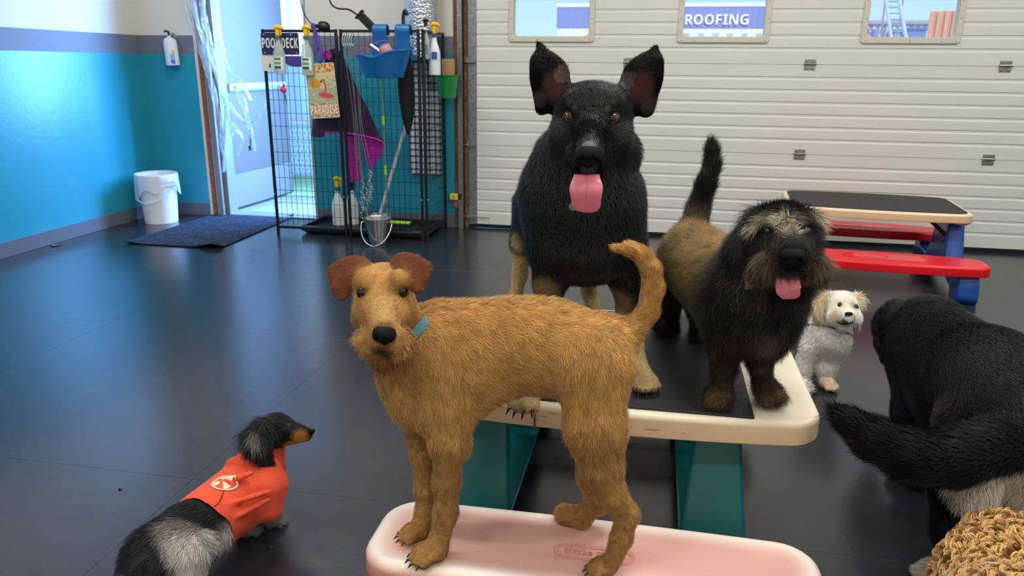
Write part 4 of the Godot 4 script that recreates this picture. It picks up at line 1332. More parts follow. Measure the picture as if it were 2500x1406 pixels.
# tongue along points, widths in metres, bulging towards out
func tongue(parent: Node3D, c: Vector3, pts: Array, widths: Array, out: Array, thick: float, groove := 0.25) -> void:
	var p := spline(pts, 5)
	var n := p.size()
	var rows := []
	var cols := []
	for i in n:
		var t := float(i) / (n - 1) * (pts.size() - 1)
		var i0 := mini(int(t), pts.size() - 2)
		var fr := t - i0
		var fs := fr * fr * (3.0 - 2.0 * fr)
		var w: float = lerpf(widths[i0], widths[i0 + 1], fs if i0 < pts.size() - 2 else 1.0 - sqrt(maxf(0.0, 1.0 - fr * fr)))
		var o: Vector3 = (out[i0] as Vector3).lerp(out[i0 + 1], fr).normalized()
		var along: Vector3 = (p[mini(i + 1, n - 1)] - p[maxi(i - 1, 0)]).normalized()
		var side := along.cross(o).normalized()
		o = side.cross(along)
		var row := []
		var cr := []
		for j in 48:
			var a := TAU * j / 48.0
			var q := cos(a) * w
			var hgt := sin(a) * thick * minf(1.0, w / maxf(widths[1], 1e-5) + 0.15)
			if sin(a) > 0.0:
				hgt -= thick * groove * exp(-pow(cos(a) / 0.13, 2.0)) + thick * 0.35 * cos(a) * cos(a) * -1.0 * 0.5
			row.append(p[i] - c + side * q + o * hgt)
			var dark := exp(-pow(cos(a) / 0.09, 2.0)) * 0.75 * clampf(1.0 - t / (pts.size() - 1) * 1.3, 0.0, 1.0) if sin(a) > 0.0 else 0.0
			cr.append(lin("#d0727f").lerp(lin("#8c3f4d"), dark))
		rows.append(row)
		cols.append(cr)
	var st := begin()
	add_grid(st, rows, false, true, true, cols)
	var m := mat("#ffffff", 0.34)
	m.vertex_color_use_as_albedo = true
	m.subsurf_scatter_enabled = true
	m.subsurf_scatter_strength = 0.12
	m.heightmap_enabled = true
	m.heightmap_texture = nose_grain()
	m.heightmap_scale = 0.02
	tri(m, 20.0)
	put("tongue", st.commit(), m, parent)

# claw from root towards tip, curving down
func claw(parent: Node3D, c: Vector3, root: Vector3, dir: Vector3, length: float, r: float, m: Material) -> void:
	var d := dir.normalized()
	put("claw", tube([root - c, root - c + d * length * 0.5 + Vector3(0, -0.08, 0) * length, root - c + d * length * 0.9 + Vector3(0, -0.5, 0) * length], [r, r * 0.8, r * 0.15], 7), m, parent)

# a paw that points along dir: pad, four toes and their claws
func paw(s: Sculpt, parent: Node3D, c: Vector3, at: Vector3, dir: Vector3, r: float, m: Material, claws := true, claw_len := 0.55) -> void:
	dir.y = 0.0
	dir = dir.normalized()
	var side := dir.cross(Vector3.UP).normalized()
	var kk := s.k
	s.k = r * 0.35
	s.cap(at - dir * r * 0.5, at + dir * r * 0.35, r * 0.92, r * 0.85)
	for q in [[-0.85, 0.75], [-0.3, 1.1], [0.3, 1.1], [0.85, 0.75]]:
		var root: Vector3 = at + side * q[0] * r * 0.7 + dir * r * 0.25
		var tip: Vector3 = at + side * q[0] * r * 0.95 + dir * r * q[1] * 1.05 - Vector3(0, r * 0.32, 0)
		s.k = r * 0.22
		s.cap(root, tip, r * 0.5, r * 0.42)
		if claws:
			claw(parent, c, tip + dir * r * 0.3 - Vector3(0, r * 0.02, 0), dir + side * q[0] * 0.25, r * claw_len, r * 0.13, m)
	s.k = kk

# band round a neck: the skin is felt from outside along rays in the plane with axes u, v
func collar(parent: Node3D, called: String, c: Vector3, s: Sculpt, mid: Vector3, u: Vector3, v: Vector3, reach: float, high: float, off: float, m: Material, most := 9.0) -> MeshInstance3D:
	u = u.normalized()
	v = (v - u * v.dot(u)).normalized()
	var axis := u.cross(v)
	var ring := []
	for i in 40:
		var a := TAU * i / 40.0
		var d := u * cos(a) + v * sin(a)
		ring.append(minf(most, (s.hit(mid + d * reach, -d, reach) - mid).length()))
	for pass_ in 3:
		var r2 := ring.duplicate()
		for i in 40:
			r2[i] = maxf(ring[i], (ring[(i + 39) % 40] + ring[i] + ring[(i + 1) % 40]) / 3.0)
		ring = r2
	var rows := []
	for q in [[-0.5, 0.0], [-0.46, 1.0], [-0.3, 1.25], [0.3, 1.25], [0.46, 1.0], [0.5, 0.0], [0.3, -0.6], [-0.3, -0.6]]:
		var row := []
		for i in 40:
			var a := TAU * i / 40.0
			row.append(mid - c + (u * cos(a) + v * sin(a)) * (ring[i] + off + q[1] * 0.0015) + axis * q[0] * high)
		rows.append(row)
	var st := begin()
	add_grid(st, rows, true, true, false)
	var o := put(called, st.commit(), m, parent)
	return o

func webbing(c: String) -> StandardMaterial3D:
	var m := mat(c, 0.75)
	m.heightmap_enabled = true
	m.heightmap_texture = noise_tex(71, 0.15, Color.BLACK, Color.WHITE, 256, 1)
	m.heightmap_scale = 0.05
	return tri(m, 12.0)

# a folded ear: thin ribs from the fold down to the edge
func ear_flap(h: Sculpt, ridge: Array, edge: Array, r0: float, r1: float, side: Vector3) -> void:
	var a := spline(ridge, 4)
	var b := spline(edge, 4)
	for i in a.size():
		h.cap(a[i], b[i], r0, r1, 0.5, side, false, Vector3(0, -1, 0.1))

func terrier() -> void:
	var c := Vector3(-0.2601, 0.1985, -1.43)
	c.y = 0.2
	var t := thing("dog", "wiry tan terrier with folded ears standing on the pink bench, teal collar", "dog", c)
	var claws := gloss("#0e0c0b", 0.3)
	var tan := lin("#d3a059")
	var dim := lin("#b6884b")
	var red := lin("#834f30")
	var s := Sculpt.new(Vector3(-0.62, 0.19, -1.66), Vector3(0.2, 0.95, -1.2), 0.0075)
	s.coat(tan, 1.0, 0.045)
	var Z := Vector3(0, 0, 1)
	s.cap(Vector3(-0.388, 0.6283, -1.43), Vector3(-0.2733, 0.6667, -1.43), 0.1121, 0.0822, 0.7, Z, false, Vector3(1, -0.55, 0))
	s.cap(Vector3(-0.2733, 0.6667, -1.43), Vector3(-0.1846, 0.6738, -1.43), 0.0822, 0.0771, 0.72, Z, false, Vector3(1, -0.45, 0))
	s.cap(Vector3(-0.1846, 0.6738, -1.43), Vector3(-0.1054, 0.6608, -1.43), 0.0771, 0.0758, 0.78, Z, false, Vector3(1, -0.4, 0))
	s.cap(Vector3(-0.4808, 0.5953, -1.43), Vector3(-0.3951, 0.6231, -1.43), 0.0696, 0.108, 0.75, Z, false, Vector3(0.25, -1, 0))
	s.coat(tan, 1.25, 0.05)
	s.cap(Vector3(-0.4582, 0.5423, -1.42), Vector3(-0.4159, 0.5397, -1.42), 0.0574, 0.0537, 0.8, Z, false, Vector3(-0.2, -1, 0))
	s.coat(tan, 0.9, 0.05)
	s.cap(Vector3(-0.441, 0.6259, -1.42), Vector3(-0.5046, 0.7074, -1.38), 0.0702, 0.0464, 0.85, Z, false, Vector3(0.35, -1, 0.1))
	# croup, thigh and near hind leg
	s.coat(tan, 1.0, 0.04)
	s.cap(Vector3(-0.0933, 0.6603, -1.385), Vector3(-0.0848, 0.5295, -1.375), 0.0672, 0.0488, 0.72, Z, false, Vector3(0.25, -1, 0))
	s.coat(dim, 0.95, 0.03)
	s.cap(Vector3(-0.0848, 0.5295, -1.375), Vector3(-0.0674, 0.4449, -1.375), 0.0488, 0.0347, 0.85, Z)
	s.coat(dim, 0.55, 0.02)
	s.cap(Vector3(-0.0674, 0.4449, -1.375), Vector3(-0.0466, 0.3867, -1.375), 0.0347, 0.0266)
	s.cap(Vector3(-0.0466, 0.3867, -1.375), Vector3(-0.0131, 0.3362, -1.385), 0.0266, 0.0202)
	s.cap(Vector3(-0.0131, 0.3362, -1.385), Vector3(-0.0204, 0.2861, -1.38), 0.0202, 0.0178)
	s.cap(Vector3(-0.0204, 0.2861, -1.38), Vector3(-0.033, 0.2441, -1.37), 0.0178, 0.0178)
	s.coat(dim, 0.28, 0.02)
	paw(s, t, c, Vector3(-0.0545, 0.221, -1.3659), Vector3(-1, 0, 0.45), 0.0229, claws)
	# far hind leg, stretched to the rear edge of the bench
	s.coat(dim, 0.45, 0.02)
	s.cap(Vector3(-0.091, 0.4673, -1.47), Vector3(-0.085, 0.3642, -1.48), 0.0506, 0.0375)
	s.cap(Vector3(-0.085, 0.3642, -1.48), Vector3(-0.0772, 0.2901, -1.5), 0.0375, 0.0265)
	s.cap(Vector3(-0.0773, 0.2942, -1.5), Vector3(-0.1139, 0.2274, -1.525), 0.0246, 0.0197)
	s.cap(Vector3(-0.1139, 0.2274, -1.525), Vector3(-0.1546, 0.2222, -1.535), 0.0197, 0.0237)
	# near front leg
	s.coat(tan, 1.1, 0.03)
	s.cap(Vector3(-0.4014, 0.5477, -1.385), Vector3(-0.385, 0.4702, -1.375), 0.0558, 0.0366, 0.85, Z)
	s.coat(dim, 0.6, 0.018)
	s.cap(Vector3(-0.385, 0.4702, -1.375), Vector3(-0.3903, 0.3756, -1.37), 0.0332, 0.0242)
	s.cap(Vector3(-0.3903, 0.3756, -1.37), Vector3(-0.3927, 0.3005, -1.365), 0.0242, 0.0218)
	s.coat(dim, 0.3, 0.018)
	s.cap(Vector3(-0.3927, 0.3005, -1.365), Vector3(-0.4054, 0.24, -1.355), 0.0218, 0.0228)
	paw(s, t, c, Vector3(-0.4198, 0.2255, -1.3349), Vector3(-0.9, 0, 0.75), 0.0281, claws)
	# far front leg
	s.coat(dim, 0.5, 0.018)
	s.cap(Vector3(-0.4775, 0.4913, -1.46), Vector3(-0.4706, 0.3919, -1.46), 0.0468, 0.0256)
	s.cap(Vector3(-0.4706, 0.3919, -1.46), Vector3(-0.4629, 0.3057, -1.45), 0.0256, 0.0203)
	s.cap(Vector3(-0.4629, 0.3057, -1.45), Vector3(-0.4602, 0.2493, -1.44), 0.0203, 0.0204)
	s.coat(dim, 0.28, 0.018)
	s.cap(Vector3(-0.4602, 0.2493, -1.44), Vector3(-0.4691, 0.2195, -1.435), 0.0231, 0.0232)
	paw(s, t, c, Vector3(-0.4756, 0.222, -1.4042), Vector3(-0.9, 0, 0.6), 0.0241, claws)
	# tail, curled up and over to the left
	s.coat(tan, 0.6, 0.035)
	s.cap(Vector3(-0.0743, 0.7009, -1.43), Vector3(-0.0231, 0.722, -1.43), 0.0326, 0.0218)
	s.k = 0.012
	s.chain([Vector3(-0.0231, 0.722, -1.43), 0.0218, Vector3(0.0041, 0.7604, -1.43), 0.0176, Vector3(0.0114, 0.8083, -1.43), 0.0166, Vector3(0.0053, 0.8448, -1.43), 0.0157, Vector3(-0.0118, 0.8721, -1.43), 0.0133, Vector3(-0.0342, 0.8846, -1.43), 0.0102, Vector3(-0.063, 0.8847, -1.43), 0.0055])
	s.skin(6)
	s.paint(Vector3(-0.1903, 0.5612, -1.4), 0.06, lin("#d9ab70"), 0.8)
	s.paint(Vector3(-0.0239, 0.586, -1.43), 0.07, lin("#d3a05c"), 0.6)
	# head
	var h := Sculpt.new(Vector3(-0.7008, 0.5666, -1.43), Vector3(-0.3357, 0.9347, -1.2), 0.004)
	var face := lin("#cf9f5c")
	h.coat(face, 0.45, 0.025)
	var down := Vector3(0, -1, 0.2)
	h.ball(Vector3(-0.5201, 0.7777, -1.385), 0.0592, 1.0, Z, Vector3(0, 1, -0.3))
	h.ball(Vector3(-0.5414, 0.7316, -1.365), 0.037, 1.0, Z, down)
	h.ball(Vector3(-0.4811, 0.7385, -1.365), 0.0391, 1.0, Z, down)
	h.cap(Vector3(-0.5069, 0.766, -1.345), Vector3(-0.4814, 0.7273, -1.275), 0.0449, 0.0285, 1.0, Z, false, Vector3(0, 1, -0.5))
	h.ball(Vector3(-0.5402, 0.8132, -1.345), 0.0184, 1.0, Z, Vector3(0, 1, 0))
	h.ball(Vector3(-0.4724, 0.819, -1.345), 0.0182, 1.0, Z, Vector3(0, 1, 0))
	h.cap(Vector3(-0.4992, 0.7132, -1.39), Vector3(-0.4859, 0.6535, -1.41), 0.04, 0.0459)
	h.coat(lin("#c08e52"), 1.1, 0.02)
	h.ball(Vector3(-0.5202, 0.7156, -1.29), 0.018, 1.0, Z, Vector3(-0.8, -0.7, 0.2))
	h.ball(Vector3(-0.4569, 0.7222, -1.29), 0.0186, 1.0, Z, Vector3(0.8, -0.7, 0.2))
	h.ball(Vector3(-0.5026, 0.7059, -1.275), 0.014, 1.0, Z, Vector3(-0.4, -1, 0.2))
	h.ball(Vector3(-0.4619, 0.7092, -1.275), 0.0139, 1.0, Z, Vector3(0.4, -1, 0.2))
	h.coat(lin("#85562f"), 1.3, 0.015)
	h.ball(Vector3(-0.4905, 0.6809, -1.295), 0.0197, 1.0, Z, Vector3(0, -1, 0.1))
	# eye sockets
	h.k = 0.012
	h.cap(Vector3(-0.5265, 0.8069, -1.29), Vector3(-0.5347, 0.8005, -1.31), 0.0108, 0.0078, 1.0, Z, true)
	h.cap(Vector3(-0.4482, 0.8144, -1.29), Vector3(-0.4552, 0.8081, -1.31), 0.0107, 0.0077, 1.0, Z, true)
	# button ears: a short rise, then the flap folded forward to a point
	h.coat(red, 0.24, 0.008)
	var el := Vector3(0.25, 0.25, 1)
	h.cap(Vector3(-0.5535, 0.816, -1.4), Vector3(-0.5695, 0.8381, -1.39), 0.0124, 0.0098, 0.8, el, false, Vector3(-0.6, -1, 0))
	ear_flap(h, [Vector3(-0.5547, 0.8343, -1.385), Vector3(-0.5685, 0.8419, -1.375), Vector3(-0.5902, 0.8398, -1.365), Vector3(-0.6148, 0.8246, -1.36)], [Vector3(-0.5686, 0.8245, -1.352), Vector3(-0.5814, 0.7938, -1.348), Vector3(-0.5962, 0.7743, -1.348), Vector3(-0.6076, 0.8, -1.35)], 0.0073, 0.0032, el)
	var er := Vector3(-0.25, 0.25, 1)
	h.cap(Vector3(-0.4979, 0.8227, -1.4), Vector3(-0.486, 0.8462, -1.39), 0.0123, 0.0097, 0.8, er, false, Vector3(0.6, -1, 0))
	ear_flap(h, [Vector3(-0.4921, 0.8413, -1.385), Vector3(-0.4741, 0.8532, -1.378), Vector3(-0.4465, 0.8535, -1.37), Vector3(-0.4179, 0.8416, -1.362)], [Vector3(-0.4641, 0.8414, -1.352), Vector3(-0.4496, 0.8147, -1.348), Vector3(-0.4351, 0.8008, -1.348), Vector3(-0.4204, 0.8291, -1.356)], 0.0072, 0.0032, er)
	h.skin(3)
	h.burst(Vector3(-0.5013, 0.7502, -1.33), 0.075)
	for q in [Vector3(-0.5348, 0.7988, -1.31), Vector3(-0.4552, 0.8065, -1.31)]:
		h.paint(on(h, q), 0.02, lin("#3a2214"), 0.85, 0.2, 1.0, Vector3.RIGHT, 0.8)
	h.paint(on(h, Vector3(-0.445, 0.7417, -1.33)), 0.03, lin("#7d5227"), 0.6)
	h.paint(on(h, Vector3(-0.5594, 0.7333, -1.33)), 0.028, lin("#7d5227"), 0.55)
	h.paint(on(h, Vector3(-0.5009, 0.7603, -1.33)), 0.032, lin("#e3bf80"), 0.6, -1.0, 1.5, Vector3.UP)
	h.paint(on(h, Vector3(-0.4755, 0.7388, -1.26)), 0.032, lin("#3a2113"), 0.7, 0.35)
	h.paint(on(h, Vector3(-0.4771, 0.7005, -1.26)), 0.022, lin("#4a2a16"), 0.7, 0.9)
	h.paint(on(h, Vector3(-0.515, 0.8401, -1.33)), 0.05, lin("#cf9a55"), 0.6)
	var cm := coat_material(0.62, 0.25)
	body("body", [s, h], c, skin_material(), t, 0.8)
	fur([s], c, lock(12, 0.34, 0.036, 0.66, 0.3, 5), 0.0046, 0.024, cm, t, 11, 0.42, 0.42, Color(0, 0, 0, 0), 0.0, 0.16)
	fur([h], c, lock(11, 0.34, 0.04, 0.64, 0.35, 6), 0.0034, 0.021, cm, t, 12, 0.35, 0.36, Color(0, 0, 0, 0), 0.0, 0.1)
	for q in [[Vector3(-0.4469, 0.8678, -1.1), Vector3(-0.04, 0.05, 1)], [Vector3(-0.3822, 0.8741, -1.1), Vector3(0.02, 0.05, 1)]]:
		var d: Vector3 = (q[0] - EYE).normalized()
		var p := h.hit(q[0], d)
		eye(t, c, p + d * 0.0088, -d, 0.0118, lin("#241207"), "#2a170d", 0.78)
	nose(t, c, Vector3(-0.4701, 0.7381, -1.245), Vector3(0, -0.12, 1), Vector3.UP, 0.0225, "#17161a")
	var col := collar(t, "collar", c, s, Vector3(-0.4779, 0.6714, -1.39), Vector3(0.65, 0.76, 0), Vector3(0, 0, 1), 0.16, 0.02, 0.011, webbing("#4a8588"), 0.072)
	col.set_meta("label", "teal webbing collar")

func shepherd() -> void:
	var c := Vector3(-0.1534, 0.4179, -1.95)
	c.y = 0.468
	var t := thing("dog", "large black shepherd with tall upright ears and tan legs standing on the cream table", "dog", c)
	var claws := gloss("#0a0a0a", 0.3)
	var blk := lin("#0a0b0d")
	var tan := lin("#cdb27c")
	var Z := Vector3(0, 0, 1)
	var s := Sculpt.new(Vector3(-0.62, 0.46, -2.62), Vector3(0.18, 1.2, -1.5), 0.009)
	s.coat(blk, 1.0, 0.05)
	var back := Vector3(0, -0.8, -0.6)
	s.cap(Vector3(-0.1615, 0.8553, -1.8), Vector3(-0.2744, 0.7796, -2.25), 0.1265, 0.114, 1.0, Z, false, Vector3(-0.2, -0.3, -1))
	s.cap(Vector3(-0.1558, 0.9109, -1.74), Vector3(-0.1507, 0.8238, -1.74), 0.1119, 0.0942, 0.8, Z, false, Vector3(0, -1, 0))
	s.cap(Vector3(-0.1479, 1.0723, -1.71), Vector3(-0.1587, 0.9362, -1.76), 0.0853, 0.1108, 0.9, Z, false, Vector3(0, -1, 0.1))
	s.cap(Vector3(-0.2171, 1.0127, -1.78), Vector3(-0.2517, 0.9163, -1.8), 0.0633, 0.0612, 1.0, Z, false, Vector3(0, -1, 0.1))
	s.cap(Vector3(-0.2317, 0.9333, -1.76), Vector3(-0.2275, 0.8121, -1.73), 0.0635, 0.0521, 1.0, Z)
	s.cap(Vector3(-0.0839, 0.9361, -1.78), Vector3(-0.0596, 0.8142, -1.76), 0.0537, 0.0453, 1.0, Z)
	s.cap(Vector3(-0.177, 0.8026, -1.74), Vector3(-0.1193, 0.8057, -1.74), 0.058, 0.0577, 1.0, Z, false, Vector3.DOWN)
	# front legs
	s.coat(blk, 0.6, 0.025)
	s.cap(Vector3(-0.2275, 0.8121, -1.73), Vector3(-0.2286, 0.7273, -1.71), 0.0521, 0.0348)
	s.cap(Vector3(-0.2286, 0.7273, -1.71), Vector3(-0.2269, 0.6523, -1.69), 0.0348, 0.0281)
	s.cap(Vector3(-0.0587, 0.8142, -1.76), Vector3(-0.0531, 0.7243, -1.76), 0.0453, 0.0303)
	s.cap(Vector3(-0.0521, 0.7244, -1.76), Vector3(-0.0438, 0.6498, -1.77), 0.0322, 0.0248)
	s.coat(tan, 0.45, 0.02)
	s.cap(Vector3(-0.2269, 0.6523, -1.69), Vector3(-0.2435, 0.5543, -1.645), 0.0281, 0.0241)
	s.cap(Vector3(-0.2413, 0.5603, -1.63), Vector3(-0.2493, 0.5097, -1.59), 0.0238, 0.0245)
	paw(s, t, c, Vector3(-0.2543, 0.494, -1.5644), Vector3(-0.15, 0, 1), 0.0317, claws, true, 0.75)
	s.cap(Vector3(-0.0438, 0.6498, -1.77), Vector3(-0.0268, 0.561, -1.785), 0.0248, 0.0233)
	s.cap(Vector3(-0.0267, 0.5628, -1.78), Vector3(-0.0081, 0.5135, -1.75), 0.0232, 0.024)
	paw(s, t, c, Vector3(0.0063, 0.492, -1.7348), Vector3(0.3, 0, 1), 0.0297, claws, true, 0.6)
	# hind legs
	s.coat(blk, 0.9, 0.035)
	s.cap(Vector3(-0.3278, 0.7954, -2.22), Vector3(-0.3789, 0.7048, -2.22), 0.0957, 0.0423)
	s.coat(tan, 0.5, 0.02)
	s.cap(Vector3(-0.378, 0.7156, -2.2), Vector3(-0.4016, 0.5813, -2.3), 0.0321, 0.0235)
	s.cap(Vector3(-0.4016, 0.5813, -2.3), Vector3(-0.4167, 0.4982, -2.3), 0.0235, 0.0211)
	paw(s, t, c, Vector3(-0.4089, 0.494, -2.1884), Vector3(-0.1, 0, 1), 0.0275, claws, false)
	s.coat(blk, 0.9, 0.03)
	s.cap(Vector3(-0.2034, 0.7514, -2.22), Vector3(-0.1853, 0.6439, -2.2), 0.0977, 0.0466)
	s.coat(tan, 0.5, 0.02)
	s.cap(Vector3(-0.181, 0.643, -2.18), Vector3(-0.1789, 0.5443, -2.28), 0.0292, 0.0231)
	s.cap(Vector3(-0.1789, 0.5443, -2.28), Vector3(-0.1566, 0.4781, -2.26), 0.0231, 0.0218)
	paw(s, t, c, Vector3(-0.1238, 0.496, -2.1143), Vector3(0.4, 0, 1), 0.029, claws, false)
	# tail, hanging behind
	s.coat(blk, 1.2, 0.03)
	s.chain([Vector3(-0.3124, 0.793, -2.38), 0.0444, Vector3(-0.3323, 0.6589, -2.5), 0.0417, Vector3(-0.3276, 0.5335, -2.54), 0.0343])
	s.skin(5)
	for q in [Vector3(-0.2365, 0.7103, -1.68), Vector3(-0.071, 0.6852, -1.75)]:
		s.paint(q, 0.05, lin("#8c7448"), 0.7)
	s.paint(Vector3(-0.3439, 0.6601, -2.15), 0.05, tan, 0.8)
	s.paint(Vector3(-0.073, 0.6229, -1.75), 0.05, lin("#c0a065"), 0.8)
	for q in [Vector3(-0.2566, 0.4724, -1.58), Vector3(0.0099, 0.473, -1.755)]:
		s.paint(q, 0.022, lin("#3a2c1c"), 0.5)
	# head
	var h := Sculpt.new(Vector3(-0.3019, 0.9243, -1.8), Vector3(0.0142, 1.2845, -1.45), 0.0045)
	h.coat(blk, 0.5, 0.03)
	var upback := Vector3(0, 1, -0.6)
	h.ball(Vector3(-0.1383, 1.1244, -1.7), 0.0644, 1.0, Z, upback)
	h.ball(Vector3(-0.1778, 1.1329, -1.69), 0.0428, 1.0, Z, upback)
	h.ball(Vector3(-0.099, 1.1327, -1.69), 0.0424, 1.0, Z, upback)
	h.coat(blk, 0.8, 0.03)
	h.ball(Vector3(-0.1838, 1.0739, -1.68), 0.0448, 1.0, Z, Vector3(-0.6, -0.7, -0.4))
	h.ball(Vector3(-0.0975, 1.0761, -1.68), 0.0444, 1.0, Z, Vector3(0.6, -0.7, -0.4))
	h.coat(blk, 1.3, 0.035)
	h.ball(Vector3(-0.2214, 1.0281, -1.75), 0.0433, 1.0, Z, Vector3(-0.8, -0.8, -0.2))
	h.ball(Vector3(-0.0795, 1.0324, -1.75), 0.0427, 1.0, Z, Vector3(0.8, -0.8, -0.2))
	h.cap(Vector3(-0.1459, 1.0444, -1.72), Vector3(-0.1492, 0.9868, -1.74), 0.0844, 0.0974, 0.9, Z)
	h.coat(blk, 0.4, 0.025)
	h.cap(Vector3(-0.1385, 1.1033, -1.65), Vector3(-0.1323, 1.0525, -1.545), 0.0349, 0.0239, 1.0, Z, false, upback)
	h.cap(Vector3(-0.1626, 1.0407, -1.6), Vector3(-0.1543, 1.0265, -1.55), 0.0257, 0.0167)
	h.cap(Vector3(-0.1096, 1.0423, -1.6), Vector3(-0.1095, 1.028, -1.55), 0.0256, 0.0166)
	h.ball(Vector3(-0.1322, 1.0279, -1.545), 0.0182)
	h.cap(Vector3(-0.1395, 0.9942, -1.62), Vector3(-0.137, 0.9905, -1.585), 0.0314, 0.024)
	h.k = 0.012
	h.ball(Vector3(-0.1797, 1.1348, -1.65), 0.0104)
	h.ball(Vector3(-0.0983, 1.1347, -1.65), 0.0104)
	h.cap(Vector3(-0.1796, 1.1166, -1.6), Vector3(-0.1813, 1.1157, -1.615), 0.011, 0.0086, 1.0, Z, true)
	h.cap(Vector3(-0.0894, 1.1161, -1.6), Vector3(-0.0902, 1.1151, -1.615), 0.0109, 0.0085, 1.0, Z, true)
	# open mouth
	h.k = 0.006
	h.cap(Vector3(-0.1777, 1.0216, -1.53), Vector3(-0.1299, 1.0093, -1.5), 0.0058, 0.0073, 1.0, Z, true)
	h.cap(Vector3(-0.0874, 1.023, -1.53), Vector3(-0.1299, 1.0093, -1.5), 0.0057, 0.0073, 1.0, Z, true)
	# tall ears: flattened cones hollowed in front
	h.coat(blk, 0.35, 0.012)
	var el := Vector3(0.1, 0, 1)
	h.cap(Vector3(-0.2214, 1.1521, -1.71), Vector3(-0.2413, 1.2022, -1.72), 0.0388, 0.0343, 0.42, el, false, Vector3(0, 1, 0))
	h.cap(Vector3(-0.2413, 1.2022, -1.72), Vector3(-0.2697, 1.2702, -1.73), 0.0343, 0.0054, 0.3, el, false, Vector3(0, 1, 0))
	h.cap(Vector3(-0.257, 1.1272, -1.72), Vector3(-0.2708, 1.2279, -1.725), 0.0146, 0.0099, 0.7, el, false, Vector3(0, 1, 0))
	h.cap(Vector3(-0.0562, 1.1532, -1.71), Vector3(-0.0372, 1.2003, -1.72), 0.039, 0.0353, 0.42, -el, false, Vector3(0, 1, 0))
	h.cap(Vector3(-0.0372, 1.2003, -1.72), Vector3(-0.0116, 1.2613, -1.73), 0.0353, 0.007, 0.3, -el, false, Vector3(0, 1, 0))
	h.cap(Vector3(-0.0242, 1.1274, -1.72), Vector3(-0.0113, 1.2302, -1.725), 0.0143, 0.0105, 0.7, -el, false, Vector3(0, 1, 0))
	h.k = 0.01
	h.cap(Vector3(-0.2272, 1.1586, -1.672), Vector3(-0.2498, 1.2279, -1.7), 0.0194, 0.008, 0.6, el, true)
	h.cap(Vector3(-0.0422, 1.1566, -1.672), Vector3(-0.0211, 1.2258, -1.7), 0.0199, 0.0078, 0.6, -el, true)
	h.skin(3)
	var pink := lin("#54342f")
	for q in [[Vector3(-0.2263, 1.1773, -1.675), 0.055, 1.0], [Vector3(-0.0365, 1.1759, -1.675), 0.06, 1.0]]:
		h.paint(on(h, q[0]), q[1] * 0.58, pink, 0.65, 0.05, 1.5, Vector3.UP)
	for q in [Vector3(-0.255, 1.1458, -1.68), Vector3(-0.2081, 1.1987, -1.68), Vector3(-0.0206, 1.1364, -1.68), Vector3(-0.0699, 1.1878, -1.68)]:
		h.paint(on(h, q), 0.018, lin("#7d6a54"), 0.28, 1.2)
	h.burst(Vector3(-0.1384, 1.0801, -1.62), 0.09)
	h.paint(on(h, Vector3(-0.1337, 1.0721, -1.57)), 0.03, lin("#3a3a3c"), 0.4, -1.0, 1.4, Vector3.UP, 0.9)
	h.paint(on(h, Vector3(-0.1314, 1.0622, -1.53)), 0.024, lin("#8a8680"), 0.7)
	h.paint(on(h, Vector3(-0.129, 1.0245, -1.52)), 0.022, lin("#5c5955"), 0.4)
	for q in [Vector3(-0.173, 1.1356, -1.62), Vector3(-0.1033, 1.1353, -1.62)]:
		h.paint(on(h, q), 0.008, lin("#6a5c46"), 0.5)
	var cm := coat_material(0.42, 0.1)
	cm.metallic_specular = 0.5
	body("body", [s, h], c, skin_material(), t, 0.7)
	fur([s], c, lock(10, 0.36, 0.04, 0.84, 0.2, 7), 0.0066, 0.019, cm, t, 21, 0.3, 0.6)
	fur([h], c, lock(9, 0.36, 0.045, 0.78, 0.25, 8), 0.0038, 0.018, cm, t, 22, 0.3, 0.6)
	for q in [Vector3(-0.1571, 1.1296, -1.4), Vector3(-0.0782, 1.1291, -1.4)]:
		var d: Vector3 = (q - EYE).normalized()
		var p := h.hit(q, d)
		eye(t, c, p + d * 0.0098, -d + Vector3(0, 0.05, 0), 0.0142, lin("#5e3213"), "#08080a", 0.68)
	nose(t, c, Vector3(-0.1312, 1.045, -1.517), Vector3(0, -0.1, 1), Vector3.UP, 0.027, "#131317")
	tongue(t, c, [Vector3(-0.1399, 1.0072, -1.6), Vector3(-0.1346, 1.0059, -1.535), Vector3(-0.1325, 0.9846, -1.512), Vector3(-0.1314, 0.9557, -1.512), Vector3(-0.1319, 0.9348, -1.517)],
		[0.0247, 0.0264, 0.0335, 0.0296, 0.002],
		[Vector3(0, 1, 0.6), Vector3(0, 0.7, 1), Vector3(0, 0.1, 1), Vector3(0, 0.02, 1), Vector3(0, 0.0, 1)], 0.005)
	var g := put("collar_tag", lathe(Vector3(-0.1667, 0.9304, -1.6) - c, Vector3(0, 0.2, 1), [Vector2(0, 0), Vector2(0.008, 0.0), Vector2(0.009, 0.002), Vector2(0.008, 0.004), Vector2(0, 0.004)], 14), gloss("#3f5f5c", 0.2), t)
	g.set_meta("label", "small round teal tag under the chin")

